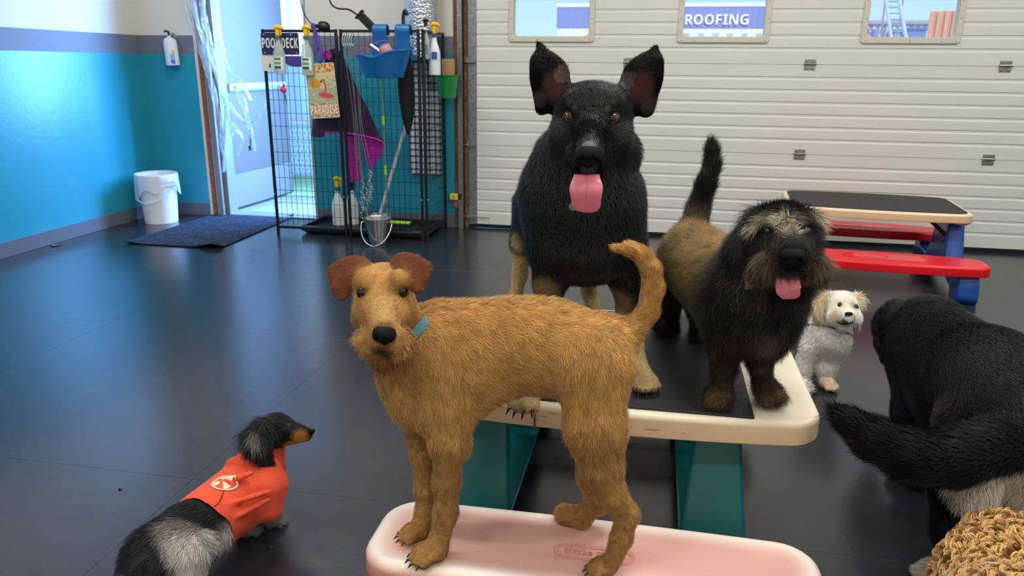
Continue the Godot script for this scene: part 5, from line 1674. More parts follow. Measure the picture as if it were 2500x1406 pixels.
func shaggy_dog() -> void:
	var c := Vector3(0.2259, 0.4133, -1.9)
	c.y = 0.468
	var t := thing("dog", "shaggy black and tan dog with drop ears and tongue out standing at the table's end", "dog", c)
	var claws := gloss("#0c0b0a", 0.3)
	var blk := lin("#16140f")
	var gold := lin("#8d7038")
	var mix := lin("#4c3c20")
	var Z := Vector3(0, 0, 1)
	var s := Sculpt.new(Vector3(0.0, 0.46, -2.42), Vector3(0.42, 1.25, -1.58), 0.008)
	s.coat(gold, 0.75, 0.05)
	s.cap(Vector3(0.2003, 0.715, -1.85), Vector3(0.1176, 0.7154, -2.12), 0.0881, 0.0825, 1.0, Z, false, Vector3(-0.2, -0.7, -0.6))
	s.coat(mix, 0.9, 0.05)
	s.cap(Vector3(0.2116, 0.6992, -1.8), Vector3(0.1461, 0.6825, -2.08), 0.0898, 0.079, 1.0, Z, false, Vector3(0, -1, -0.3))
	s.coat(blk, 1.0, 0.05)
	s.cap(Vector3(0.2391, 0.7223, -1.745), Vector3(0.2515, 0.6768, -1.735), 0.0905, 0.0736, 1.0, Z, false, Vector3(0, -1, 0.1))
	s.cap(Vector3(0.2744, 0.8036, -1.72), Vector3(0.2471, 0.6997, -1.74), 0.0822, 0.0905, 1.0, Z, false, Vector3(0, -1, 0.1))
	s.cap(Vector3(0.1882, 0.6826, -1.75), Vector3(0.1905, 0.605, -1.74), 0.0497, 0.0366, 1.0, Z)
	s.cap(Vector3(0.2888, 0.6961, -1.745), Vector3(0.2816, 0.6172, -1.74), 0.0471, 0.0343, 1.0, Z)
	# front legs
	s.coat(blk, 0.6, 0.015)
	s.cap(Vector3(0.1905, 0.605, -1.74), Vector3(0.1882, 0.5364, -1.73), 0.0366, 0.0242)
	s.coat(blk, 0.5, 0.015)
	s.cap(Vector3(0.1882, 0.5364, -1.73), Vector3(0.1854, 0.5007, -1.715), 0.0242, 0.0222)
	s.coat(mix, 0.6, 0.015)
	paw(s, t, c, Vector3(0.1802, 0.494, -1.6861), Vector3(-0.25, 0, 1), 0.0279, claws, false)
	s.coat(blk, 0.6, 0.015)
	s.cap(Vector3(0.2816, 0.6172, -1.74), Vector3(0.2687, 0.5568, -1.735), 0.0343, 0.023)
	s.coat(blk, 0.5, 0.015)
	s.cap(Vector3(0.2687, 0.5568, -1.735), Vector3(0.2797, 0.5132, -1.73), 0.023, 0.0221)
	s.coat(mix, 0.6, 0.015)
	paw(s, t, c, Vector3(0.2917, 0.494, -1.7215), Vector3(0.35, 0, 1), 0.0279, claws, false)
	# hind legs
	s.coat(blk, 0.6, 0.03)
	s.cap(Vector3(0.0808, 0.68, -2.12), Vector3(0.0679, 0.5928, -2.16), 0.0531, 0.0357)
	s.cap(Vector3(0.0679, 0.5928, -2.16), Vector3(0.0698, 0.5007, -2.2), 0.0357, 0.0257)
	paw(s, t, c, Vector3(0.0666, 0.491, -2.1706), Vector3(-0.15, 0, 1), 0.028, claws, false)
	s.cap(Vector3(0.1613, 0.6426, -2.1), Vector3(0.1557, 0.5607, -2.15), 0.048, 0.0331)
	s.cap(Vector3(0.1557, 0.5607, -2.15), Vector3(0.1581, 0.4882, -2.18), 0.0331, 0.0241)
	paw(s, t, c, Vector3(0.1605, 0.49, -2.1348), Vector3(0, 0, 1), 0.0264, claws, false)
	# tail straight up
	s.coat(lin("#3a2c1a"), 0.8, 0.03)
	s.cap(Vector3(0.1156, 0.7617, -2.16), Vector3(0.1272, 0.8253, -2.2), 0.0371, 0.0257)
	s.coat(blk, 0.75, 0.012)
	s.chain([Vector3(0.1272, 0.8253, -2.2), 0.0257, Vector3(0.1432, 0.8963, -2.2), 0.022, Vector3(0.1564, 0.9543, -2.2), 0.0172, Vector3(0.1545, 0.9917, -2.2), 0.0137, Vector3(0.1487, 1.0219, -2.2), 0.0057])
	s.skin(6)
	s.paint(Vector3(0.061, 0.7084, -2.05), 0.11, lin("#2c2415"), 0.6)
	s.paint(Vector3(0.1751, 0.6412, -1.75), 0.11, lin("#1a1710"), 0.8)
	s.paint(Vector3(0.2647, 0.6495, -1.66), 0.035, lin("#7b7468"), 0.5)
	s.burst(Vector3(0.2388, 0.737, -1.78), 0.15, 0.5)
	# head
	var h := Sculpt.new(Vector3(0.1482, 0.6155, -1.82), Vector3(0.3469, 1.0163, -1.45), 0.0045)
	h.coat(blk, 0.8, 0.035)
	h.ball(Vector3(0.2818, 0.8717, -1.7), 0.0643, 1.0, Z, Vector3(0, 0.6, 0.6))
	h.ball(Vector3(0.2488, 0.8466, -1.69), 0.0465, 1.0, Z, Vector3(-0.7, -0.7, 0.2))
	h.ball(Vector3(0.3272, 0.8462, -1.69), 0.0444, 1.0, Z, Vector3(0.7, -0.7, 0.2))
	h.cap(Vector3(0.286, 0.8577, -1.65), Vector3(0.2835, 0.8511, -1.56), 0.0469, 0.0272, 1.0, Z, false, Vector3(0, 1, 0))
	h.coat(lin("#6b5a3c"), 1.3, 0.025)
	h.ball(Vector3(0.252, 0.8198, -1.615), 0.0275, 1.0, Z, Vector3(-0.75, -0.8, 0.25))
	h.ball(Vector3(0.3316, 0.8244, -1.615), 0.0256, 1.0, Z, Vector3(0.7, -0.8, 0.25))
	h.cap(Vector3(0.264, 0.8381, -1.58), Vector3(0.3116, 0.8409, -1.58), 0.0218, 0.0217, 1.0, Z, false, Vector3(0, -1, 0.3))
	h.coat(blk, 1.3, 0.02)
	h.cap(Vector3(0.2964, 0.7707, -1.64), Vector3(0.297, 0.7508, -1.63), 0.0368, 0.0245, 1.0, Z, false, Vector3(0, -1, 0.2))
	# drop ears
	h.coat(lin("#0e0d0b"), 1.5, 0.012)
	h.cap(Vector3(0.2264, 0.9053, -1.71), Vector3(0.1989, 0.8439, -1.69), 0.0198, 0.0216, 0.4, Vector3(0.5, 0, 1), false, Vector3(-0.3, -1, 0))
	h.cap(Vector3(0.1989, 0.8439, -1.69), Vector3(0.2024, 0.7955, -1.68), 0.0216, 0.0144, 0.45, Vector3(0.5, 0, 1), false, Vector3(0.1, -1, 0))
	h.cap(Vector3(0.3407, 0.906, -1.71), Vector3(0.3634, 0.8526, -1.69), 0.0177, 0.0194, 0.45, Vector3(-0.5, 0, 1), false, Vector3(0.25, -1, 0))
	h.cap(Vector3(0.3634, 0.8526, -1.69), Vector3(0.37, 0.81, -1.68), 0.0194, 0.0133, 0.45, Vector3(-0.5, 0, 1), false, Vector3(0, -1, 0))
	h.k = 0.012
	h.cap(Vector3(0.2357, 0.8967, -1.6), Vector3(0.2402, 0.8906, -1.63), 0.0118, 0.0077, 1.0, Z, true)
	h.cap(Vector3(0.3108, 0.8995, -1.6), Vector3(0.3166, 0.8935, -1.63), 0.0117, 0.0077, 1.0, Z, true)
	h.skin(4)
	var grey := lin("#cdbf9f")
	h.paint(on(h, Vector3(0.2809, 0.8861, -1.62)), 0.03, grey, 1.0, 1.0, 2.4, Vector3.UP, 0.8)
	h.paint(on(h, Vector3(0.2684, 0.92, -1.62)), 0.024, grey, 0.85, 1.0, 1.8, Vector3.UP, 0.8)
	h.paint(on(h, Vector3(0.2238, 0.9097, -1.64)), 0.03, grey, 0.85, 1.2, 1.6, Vector3(1, 0.3, 0), 0.9)
	h.paint(on(h, Vector3(0.3316, 0.9191, -1.64)), 0.03, grey, 0.85, 1.2, 1.6, Vector3(1, -0.3, 0), 0.9)
	for q in [Vector3(0.2402, 0.8898, -1.63), Vector3(0.3167, 0.8927, -1.63)]:
		h.paint(on(h, q), 0.034, lin("#0c0b0a"), 0.95, 0.16)
	h.paint(on(h, Vector3(0.283, 0.8413, -1.545)), 0.026, lin("#0c0b0a"), 0.85, 0.4)
	h.paint(on(h, Vector3(0.2877, 0.7949, -1.6)), 0.04, lin("#0a0908"), 0.9, 0.7)
	h.comb(Vector3(0.2789, 0.8774, -1.6), 0.06, Vector3(0, 1, 0.2), 0.8)
	h.comb(Vector3(0.2324, 0.9062, -1.66), 0.05, Vector3(-0.9, 0.1, 0.3), 0.9)
	h.comb(Vector3(0.3356, 0.9154, -1.66), 0.05, Vector3(0.9, -0.1, 0.3), 0.9)
	var cm := coat_material(0.55, 0.2)
	body("body", [s, h], c, skin_material(), t, 0.6)
	fur([s], c, lock(13, 0.3, 0.022, 0.62, 0.5, 9, 5, 0.07), 0.0056, 0.036, cm, t, 31, 0.55, 0.45, lin("#6e5830"), 0.1, 0.75)
	fur([h], c, lock(13, 0.26, 0.02, 0.66, 0.5, 10, 5, 0.05), 0.0046, 0.032, cm, t, 32, 0.25, 0.6, lin("#17140f"), 0.22)
	for q in [Vector3(0.2063, 0.9371, -1.4), Vector3(0.2719, 0.9396, -1.4)]:
		var d: Vector3 = (q - EYE).normalized()
		var p := h.hit(q, d)
		eye(t, c, p + d * 0.0075, -d, 0.0098, lin("#140b06"))
	nose(t, c, Vector3(0.2766, 0.8611, -1.518), Vector3(0, 0.05, 1), Vector3.UP, 0.0235)
	tongue(t, c, [Vector3(0.2841, 0.8123, -1.61), Vector3(0.2777, 0.8126, -1.562), Vector3(0.2806, 0.791, -1.55), Vector3(0.2841, 0.78, -1.55), Vector3(0.2858, 0.7688, -1.553)],
		[0.0199, 0.0233, 0.0249, 0.0208, 0.002],
		[Vector3(0, 1, 0.6), Vector3(0, 0.8, 1), Vector3(0, 0.15, 1), Vector3(0, 0.02, 1), Vector3(0, 0, 1)], 0.0045)
	var g := put("collar_buckle", box(Vector3(0.2068, 0.7774, -1.655) - c, Vector3(0.2234, 0.7601, -1.635) - c, 0.002), gloss("#6d7076", 0.3), t)
	g.set_meta("label", "grey buckle of a collar")

func white_dog() -> void:
	var c := Vector3(0.7388, -0.0221, -3.05)
	c.y = 0.0
	var t := thing("dog", "small curly white dog with cream ears standing on the floor behind the table", "dog", c)
	var claws := gloss("#2a2522", 0.3)
	var wht := lin("#fffbf0")
	var cream := lin("#e6d0a6")
	var Z := Vector3(0, 0, 1)
	var s := Sculpt.new(Vector3(0.48, -0.01, -3.5), Vector3(0.92, 0.44, -2.75), 0.008)
	s.coat(wht, 1.0, 0.03)
	s.cap(Vector3(0.7084, 0.2152, -3), Vector3(0.6613, 0.1708, -3.22), 0.071, 0.0765, 1.0, Z)
	s.cap(Vector3(0.718, 0.2906, -2.98), Vector3(0.7232, 0.2028, -2.99), 0.0573, 0.0676, 1.0, Z)
	s.cap(Vector3(0.6621, 0.1512, -3), Vector3(0.6356, 0.0701, -3), 0.0489, 0.0296)
	s.cap(Vector3(0.6356, 0.0701, -3), Vector3(0.6435, -0.0003, -3), 0.0296, 0.0265)
	paw(s, t, c, Vector3(0.626, 0.026, -2.9141), Vector3(0.3, 0, 1), 0.028, claws, false)
	s.cap(Vector3(0.7359, 0.1609, -2.99), Vector3(0.7195, 0.0813, -2.99), 0.0485, 0.0309)
	s.cap(Vector3(0.7195, 0.0813, -2.99), Vector3(0.7207, 0.0198, -2.99), 0.0309, 0.0262)
	s.coat(lin("#e2c9a8"), 0.5, 0.012)
	paw(s, t, c, Vector3(0.7247, 0.026, -2.9513), Vector3(0.7, 0, 1), 0.0277, claws, false)
	s.coat(wht, 1.0, 0.03)
	s.cap(Vector3(0.6335, 0.1012, -3.28), Vector3(0.6477, -0.0008, -3.3), 0.0641, 0.0361)
	s.cap(Vector3(0.6477, -0.0008, -3.3), Vector3(0.6429, -0.0361, -3.3), 0.0361, 0.0272)
	s.cap(Vector3(0.7174, 0.1077, -3.28), Vector3(0.7316, 0.0158, -3.3), 0.0603, 0.0359)
	s.cap(Vector3(0.7316, 0.0158, -3.3), Vector3(0.7367, -0.0281, -3.3), 0.0359, 0.027)
	s.cap(Vector3(0.6707, 0.1906, -3.36), Vector3(0.6282, 0.2419, -3.4), 0.0397, 0.0255)
	s.skin(3)
	var h := Sculpt.new(Vector3(0.6373, 0.146, -3.08), Vector3(0.8028, 0.487, -2.8), 0.0055)
	h.coat(wht, 0.55, 0.02)
	h.ball(Vector3(0.7381, 0.3368, -2.96), 0.0629, 1.0, Z, Vector3(0, 1, 0))
	h.cap(Vector3(0.7415, 0.3235, -2.92), Vector3(0.7446, 0.3255, -2.875), 0.0435, 0.0245, 1.0, Z, false, Vector3(0, -0.4, 1))
	h.ball(Vector3(0.7109, 0.3098, -2.92), 0.0312, 1.0, Z, Vector3(-0.7, -0.6, 0.3))
	h.ball(Vector3(0.777, 0.3097, -2.92), 0.0264, 1.0, Z, Vector3(0.7, -0.6, 0.3))
	h.ball(Vector3(0.7412, 0.2858, -2.91), 0.0233, 1.0, Z, Vector3(0, -1, 0.2))
	h.coat(cream, 1.4, 0.012)
	h.cap(Vector3(0.6869, 0.3698, -2.97), Vector3(0.6542, 0.326, -2.96), 0.0237, 0.0269, 0.5, Vector3(0.5, 0, 1), false, Vector3(-0.3, -1, 0))
	h.cap(Vector3(0.6542, 0.326, -2.96), Vector3(0.6767, 0.2975, -2.95), 0.0269, 0.0158, 0.5, Vector3(0.5, 0, 1), false, Vector3(0.3, -1, 0))
	h.cap(Vector3(0.7904, 0.3735, -2.97), Vector3(0.8185, 0.321, -2.96), 0.0204, 0.0219, 0.5, Vector3(-0.5, 0, 1), false, Vector3(0.2, -1, 0))
	h.cap(Vector3(0.8185, 0.321, -2.96), Vector3(0.8172, 0.2911, -2.95), 0.0219, 0.0141, 0.5, Vector3(-0.5, 0, 1), false, Vector3(0, -1, 0))
	h.k = 0.008
	h.cap(Vector3(0.7159, 0.3655, -2.9), Vector3(0.7209, 0.3596, -2.92), 0.0123, 0.0078, 1.0, Z, true)
	h.cap(Vector3(0.7702, 0.3612, -2.9), Vector3(0.7755, 0.3553, -2.92), 0.0123, 0.0077, 1.0, Z, true)
	h.skin(3)
	for q in [Vector3(0.7211, 0.358, -2.92), Vector3(0.7757, 0.3536, -2.92)]:
		h.paint(on(h, q), 0.03, wht, 0.0, 0.0, 1.0, Vector3.RIGHT, 0.35)
		h.paint(on(h, q), 0.02, lin("#5a3c28"), 0.85)
	h.paint(on(h, Vector3(0.7054, 0.3209, -2.9)), 0.03, lin("#d1a676"), 0.6)
	h.paint(on(h, Vector3(0.771, 0.3208, -2.9)), 0.025, lin("#d1a676"), 0.5)
	h.paint(on(h, Vector3(0.7369, 0.3038, -2.88)), 0.022, lin("#3a2622"), 0.9, 0.0, 2.0, Vector3.RIGHT)
	h.burst(Vector3(0.7494, 0.3306, -2.9), 0.06)
	var cm := coat_material(0.8, 0.2)
	body("body", [s, h], c, skin_material(), t, 1.0)
	fur([s], c, lock(12, 0.1, 0.07, 0.5, 0.8, 13, 9, 0.24, 5.0), 0.0064, 0.013, cm, t, 41, 1.2, 0.1)
	fur([h], c, lock(7, 0.3, 0.05, 0.65, 0.5, 14, 4, 0.04), 0.0055, 0.026, cm, t, 42, 0.3, 0.14)
	for q in [Vector3(0.6666, 0.4244, -2.7), Vector3(0.717, 0.4204, -2.7)]:
		var d: Vector3 = (q - EYE).normalized()
		eye(t, c, h.hit(q, d) + d * 0.0005, -d, 0.0112, lin("#1a0e08"), "#3a281c", 0.78)
	nose(t, c, Vector3(0.7416, 0.3408, -2.857), Vector3(0.25, 0.05, 1), Vector3.UP, 0.015)
	var lips := []
	for q in [Vector3(0.712, 0.3034, -2.9), Vector3(0.726, 0.2963, -2.9), Vector3(0.7424, 0.2942, -2.9), Vector3(0.7591, 0.3003, -2.9), Vector3(0.7684, 0.3075, -2.9)]:
		lips.append(on(h, q) - c)
	put("mouth", tube(spline(lips, 4), 0.0062, 8), mat("#1a0f0f", 0.4), t)
	var col := collar(t, "collar", c, s, Vector3(0.7175, 0.2417, -2.97), Vector3(1, -0.25, 0), Vector3(0, 0.45, 1), 0.13, 0.007, 0.004, webbing("#5b5f6a"))
	col.set_meta("label", "thin grey collar")

func black_dog() -> void:
	var c := Vector3(0.9324, -0.0553, -2.1)
	c.y = 0.0
	var t := thing("dog", "big glossy black dog seen from behind with pale patch below its sweeping tail", "dog", c)
	var claws := gloss("#0a0a0a", 0.3)
	var blk := lin("#0c0c0e")
	var Z := Vector3(0, 0, 1)
	var s := Sculpt.new(Vector3(0.3, -0.01, -2.95), Vector3(1.35, 0.78, -1.45), 0.011)
	s.coat(blk, 1.0, 0.07)
	var back := Vector3(0.3, -0.5, 1)
	s.cap(Vector3(0.9002, 0.3873, -2.42), Vector3(0.896, 0.4273, -2.05), 0.1326, 0.1318, 1.0, Z, false, back)
	s.cap(Vector3(0.896, 0.4273, -2.05), Vector3(0.882, 0.4176, -1.88), 0.1318, 0.1276, 1.0, Z, false, back)
	s.cap(Vector3(0.9048, 0.3191, -2.42), Vector3(0.8864, 0.3053, -2.2), 0.113, 0.1082, 1.0, Z, false, Vector3(0, -1, 0.2))
	s.cap(Vector3(0.8832, 0.426, -2.5), Vector3(0.855, 0.3762, -2.66), 0.097, 0.0814, 1.0, Z, false, Vector3(0.8, 0, 0.4))
	# head, lowered and turned away
	s.coat(blk, 0.5, 0.03)
	s.cap(Vector3(0.8664, 0.3628, -2.68), Vector3(0.8619, 0.3028, -2.72), 0.0735, 0.0606)
	s.cap(Vector3(0.8614, 0.2874, -2.72), Vector3(0.8666, 0.2305, -2.74), 0.0492, 0.0352)
	s.cap(Vector3(0.8294, 0.4187, -2.66), Vector3(0.7928, 0.3999, -2.62), 0.028, 0.0222, 0.5, Vector3(1, 0.3, 0.6))
	s.cap(Vector3(0.7928, 0.3999, -2.62), Vector3(0.795, 0.356, -2.62), 0.0222, 0.0125, 0.5, Vector3(1, 0, 0.6))
	# front legs
	s.coat(blk, 0.7, 0.04)
	s.cap(Vector3(0.8518, 0.3145, -2.42), Vector3(0.8283, 0.1993, -2.33), 0.0774, 0.0531)
	s.cap(Vector3(0.8283, 0.1993, -2.33), Vector3(0.826, 0.1234, -2.26), 0.0531, 0.0397)
	s.cap(Vector3(0.826, 0.1234, -2.26), Vector3(0.8263, 0.0776, -2.23), 0.0397, 0.0357)
	paw(s, t, c, Vector3(0.8367, 0.04, -2.2621), Vector3(-0.4, 0, -1), 0.0458, claws, false)
	s.cap(Vector3(1.0415, 0.2701, -2.5), Vector3(1.0663, 0.0834, -2.5), 0.0766, 0.0485)
	s.cap(Vector3(1.0663, 0.0834, -2.5), Vector3(1.0755, 0.0276, -2.5), 0.0485, 0.0379)
	# hind legs
	s.cap(Vector3(0.8201, 0.3672, -1.88), Vector3(0.7833, 0.2384, -1.82), 0.099, 0.0662, 1.0, Z, false, Vector3(0, -1, 0))
	s.cap(Vector3(0.7833, 0.2384, -1.82), Vector3(0.7703, 0.1412, -1.79), 0.0662, 0.0421)
	s.cap(Vector3(0.7703, 0.1412, -1.79), Vector3(0.7713, 0.0527, -1.77), 0.0421, 0.0302)
	s.coat(lin("#b9ac98"), 0.7, 0.02)
	paw(s, t, c, Vector3(0.7516, 0.032, -1.7621), Vector3(-0.8, 0, -0.5), 0.0371, claws, false)
	s.coat(blk, 0.7, 0.04)
	s.cap(Vector3(0.9503, 0.3808, -1.88), Vector3(0.9512, 0.2358, -1.84), 0.0996, 0.0638, 1.0, Z, false, Vector3(0, -1, 0))
	s.cap(Vector3(0.9512, 0.2358, -1.84), Vector3(0.9569, 0.135, -1.82), 0.0638, 0.0401)
	s.cap(Vector3(0.9569, 0.135, -1.82), Vector3(0.9779, 0.0207, -1.82), 0.0401, 0.0305)
	paw(s, t, c, Vector3(0.9532, 0.03, -1.7865), Vector3(-0.4, 0, -0.8), 0.0347, claws, false)
	# tail sweeping out to the left
	s.coat(blk, 1.5, 0.04)
	s.cap(Vector3(0.8029, 0.3992, -1.74), Vector3(0.6987, 0.3856, -1.68), 0.0617, 0.0569, 1.0, Z, false, Vector3(-1, 0, 0))
	s.k = 0.02
	s.chain([Vector3(0.6987, 0.3856, -1.68), 0.0569, Vector3(0.5949, 0.4037, -1.64), 0.0524, Vector3(0.5129, 0.4403, -1.62), 0.0412, Vector3(0.4551, 0.4787, -1.61), 0.0249, Vector3(0.4156, 0.5097, -1.6), 0.008])
	s.skin(6)
	s.paint(Vector3(0.785, 0.4672, -1.92), 0.12, lin("#26231f"), 0.8, -1.0, 1.6, Vector3.UP)
	s.paint(on(s, Vector3(0.7964, 0.2939, -1.72)), 0.07, lin("#d2c5b0"), 1.0, 1.5, 1.5, Vector3.RIGHT, 0.35)
	s.paint(on(s, Vector3(0.8509, 0.3005, -1.72)), 0.075, lin("#d2c5b0"), 1.0, 1.5, 1.0, Vector3.RIGHT, 0.35)
	s.comb(on(s, Vector3(0.8412, 0.2761, -1.75)), 0.12, Vector3(-0.3, -1, 0.2), 0.8)
	var cm := coat_material(0.46, 0.1)
	body("body", [s], c, skin_material(), t, 0.7)
	fur([s], c, lock(8, 0.36, 0.05, 0.85, 0.2, 15), 0.0075, 0.026, cm, t, 51, 0.3, 0.35)

func dachshund() -> void:
	var c := Vector3(-1.0469, 0.0401, -1.5)
	c.y = 0.0
	var t := thing("dog", "small long-haired black and white dog walking in an orange hooded jumper", "dog", c)
	var claws := gloss("#15120f", 0.3)
	var blk := lin("#131318")
	var wht := lin("#c9c2ba")
	var tan := lin("#b57b35")
	var Z := Vector3(0, 0, 1)
	var s := Sculpt.new(Vector3(-1.32, -0.02, -1.9), Vector3(-0.78, 0.42, -1.1), 0.0065)
	s.coat(blk, 1.1, 0.03)
	var back := Vector3(-0.3, -0.4, 1)
	s.cap(Vector3(-1.0151, 0.1199, -1.64), Vector3(-1.0324, 0.1354, -1.44), 0.0748, 0.0698, 1.0, Z, false, back)
	s.cap(Vector3(-1.0324, 0.1354, -1.44), Vector3(-1.054, 0.1414, -1.32), 0.0698, 0.0675, 1.0, Z, false, back)
	s.cap(Vector3(-1.0057, 0.1467, -1.66), Vector3(-0.982, 0.2247, -1.68), 0.0619, 0.0462, 1.0, Z, false, Vector3(0, -1, 0))
	s.coat(wht, 1.0, 0.025)
	s.cap(Vector3(-0.9872, 0.1377, -1.42), Vector3(-0.9998, 0.1144, -1.41), 0.0334, 0.0314, 1.0, Z, false, Vector3(-0.5, -1, 0.3))
	# hind end and legs
	s.coat(blk, 1.3, 0.03)
	s.cap(Vector3(-1.0672, 0.132, -1.3), Vector3(-1.0771, 0.093, -1.27), 0.0539, 0.0424, 1.0, Z, false, Vector3(-0.3, -1, 0.4))
	s.coat(wht, 1.2, 0.03)
	s.cap(Vector3(-0.994, 0.1468, -1.34), Vector3(-1.0115, 0.0561, -1.31), 0.0414, 0.0376, 1.0, Z, false, Vector3(-0.2, -1, 0.3))
	s.cap(Vector3(-0.9961, 0.0739, -1.29), Vector3(-0.9883, 0.0306, -1.27), 0.0371, 0.0221)
	paw(s, t, c, Vector3(-0.9745, 0.02, -1.2655), Vector3(0.4, 0, -1), 0.0227, claws, false)
	s.cap(Vector3(-1.0678, 0.1074, -1.26), Vector3(-1.0661, 0.043, -1.235), 0.0383, 0.0237)
	paw(s, t, c, Vector3(-1.0662, 0.02, -1.2404), Vector3(0.3, 0, -1), 0.0226, claws, false)
	s.coat(blk, 1.4, 0.02)
	s.chain([Vector3(-1.0386, 0.1563, -1.25), 0.0215, Vector3(-1.038, 0.1158, -1.2), 0.0176, Vector3(-1.0347, 0.0677, -1.17), 0.0104])
	# front legs
	s.coat(lin("#8d877f"), 0.7, 0.02)
	s.cap(Vector3(-0.95, 0.1337, -1.62), Vector3(-0.9489, 0.0783, -1.62), 0.0368, 0.024)
	s.cap(Vector3(-0.9489, 0.0783, -1.62), Vector3(-0.9543, 0.05, -1.63), 0.024, 0.0198)
	paw(s, t, c, Vector3(-0.9736, 0.019, -1.6664), Vector3(0.8, 0, -0.6), 0.0211, claws, false)
	s.cap(Vector3(-1.0244, 0.0561, -1.62), Vector3(-1.0276, 0.0241, -1.62), 0.033, 0.021)
	paw(s, t, c, Vector3(-1.0177, 0.018, -1.612), Vector3(0.8, 0, -0.6), 0.02, claws, false)
	s.skin(5)
	for q in [[Vector3(-1.0076, 0.1923, -1.2), 0.03], [Vector3(-0.9888, 0.1855, -1.22), 0.018]]:
		s.paint(q[0], q[1], lin("#c79a52"), 0.8, -1.0, 2.0, Vector3.UP)
	s.paint(Vector3(-1.0177, 0.1936, -1.33), 0.05, lin("#9b958d"), 0.7)
	s.paint(Vector3(-0.9807, 0.1802, -1.31), 0.05, wht, 0.9)
	s.paint(Vector3(-0.9953, 0.2195, -1.25), 0.03, lin("#6b5b66"), 0.6)
	s.paint(Vector3(-0.9341, 0.2091, -1.64), 0.03, wht, 0.8)
	# head in profile
	var h := Sculpt.new(Vector3(-1.1744, 0.0665, -1.8), Vector3(-0.7436, 0.4392, -1.55), 0.004)
	h.coat(blk, 0.5, 0.02)
	h.ball(Vector3(-0.9483, 0.2864, -1.68), 0.0413, 1.0, Z, Vector3(-1, 0.2, 0))
	h.cap(Vector3(-0.9273, 0.285, -1.68), Vector3(-0.8504, 0.2885, -1.67), 0.0337, 0.0129, 1.0, Z, false, Vector3(-1, 0.1, 0))
	h.cap(Vector3(-0.9883, 0.2605, -1.68), Vector3(-0.9862, 0.2181, -1.68), 0.0395, 0.0441, 1.0, Z, false, Vector3(0, -1, 0))
	h.coat(tan, 0.3, 0.01)
	h.cap(Vector3(-0.915, 0.2624, -1.675), Vector3(-0.8559, 0.2761, -1.67), 0.0174, 0.0108, 1.0, Z, false, Vector3(-1, 0, 0))
	h.coat(lin("#1c1c22"), 1.9, 0.015)
	h.cap(Vector3(-0.9557, 0.3196, -1.64), Vector3(-0.9744, 0.2782, -1.625), 0.0191, 0.0255, 0.5, Z, false, Vector3(-0.3, -1, 0))
	h.cap(Vector3(-0.9744, 0.2782, -1.625), Vector3(-0.9613, 0.2322, -1.625), 0.0255, 0.0193, 0.5, Z, false, Vector3(0.2, -1, 0))
	h.skin(3)
	h.paint(on(h, Vector3(-0.9519, 0.3132, -1.6)), 0.012, lin("#a8a096"), 0.7, -1.0, 2.6, Vector3(0.5, 1, 0))
	h.paint(on(h, Vector3(-0.9814, 0.3287, -1.64)), 0.014, lin("#8b867f"), 0.6)
	h.paint(on(h, Vector3(-0.8609, 0.281, -1.65)), 0.03, tan, 0.9, 0.2)
	var q := Vector3(-0.7023, 0.5073, -1.3)
	var d := (q - EYE).normalized()
	eye(t, c, h.hit(q, d) + d * 0.0058, Vector3(0.5, 0.1, 0.9), 0.0068, lin("#1a0e08"))
	nose(t, c, Vector3(-0.8363, 0.2936, -1.67), Vector3(1, -0.1, 0.1), Vector3.UP, 0.0085)
	# the jumper: the trunk again, a finger's breadth larger, cut off at the waist
	var j := Sculpt.new(Vector3(-1.25, 0.0, -1.85), Vector3(-0.82, 0.36, -1.3), 0.0065)
	var org := lin("#e8502f")
	j.coat(org, 1.0, 0.03)
	j.cap(Vector3(-1.0125, 0.1227, -1.64), Vector3(-1.0309, 0.135, -1.455), 0.0879, 0.0804)
	j.cap(Vector3(-1.0027, 0.1532, -1.66), Vector3(-0.9845, 0.2062, -1.675), 0.0728, 0.0551)
	j.coat(org, 1.0, 0.015)
	j.cap(Vector3(-0.946, 0.1584, -1.61), Vector3(-0.9433, 0.1027, -1.6), 0.0557, 0.0408)
	j.cap(Vector3(-1.0214, 0.0877, -1.62), Vector3(-1.0248, 0.0522, -1.62), 0.0438, 0.0308)
	j.coat(org, 1.0, 0.006)
	for i in 14:
		var a := TAU * i / 14.0
		var b := TAU * (i + 1) / 14.0
		var m := Vector3(-1.0066, 0.1796, -1.665)
		var u := Vector3(0.9, 0.25, 0.1).normalized()
		var w := Vector3(-0.2, 0.55, 0.8).normalized()
		j.cap(m + (u * cos(a) + w * sin(a)) * 0.06, m + (u * cos(b) + w * sin(b)) * 0.06, 0.018, 0.018)
	# slack folds across the shoulder and the side
	j.k = 0.01
	for fold in [[Vector3(-0.9883, 0.1662, -1.5), Vector3(-0.9324, 0.1659, -1.56)], [Vector3(-0.9687, 0.1379, -1.49), Vector3(-0.9349, 0.1382, -1.56)], [Vector3(-1.0447, 0.1818, -1.56), Vector3(-0.998, 0.1881, -1.6)]]:
		for e in 5:
			var f := e / 4.0
			var g: Vector3 = (fold[0] as Vector3).lerp(fold[1], f)
			var df := (g - EYE).normalized()
			var o := j.hit(g - df * 0.2, df, 0.6)
			j.cap(o + df * 0.004, o + df * 0.004 + (fold[1] - fold[0]) * 0.25, 0.006, 0.006)
	j.k = 0.004
	var ax := (Vector3(-1.0309, 0.135, -1.455) - Vector3(-1.0125, 0.1227, -1.64)).normalized()
	j.cap(Vector3(-1.0309, 0.135, -1.455) + ax * 0.265, Vector3(-1.0309, 0.135, -1.455) + ax * 0.5, 0.25, 0.25, 1.0, Z, true)
	j.skin(0)
	shave([s, h], j)
	var jm := mat("#e4512f", 0.85)
	jm.heightmap_enabled = true
	jm.heightmap_texture = noise_tex(81, 0.25, Color.BLACK, Color.WHITE, 256, 3)
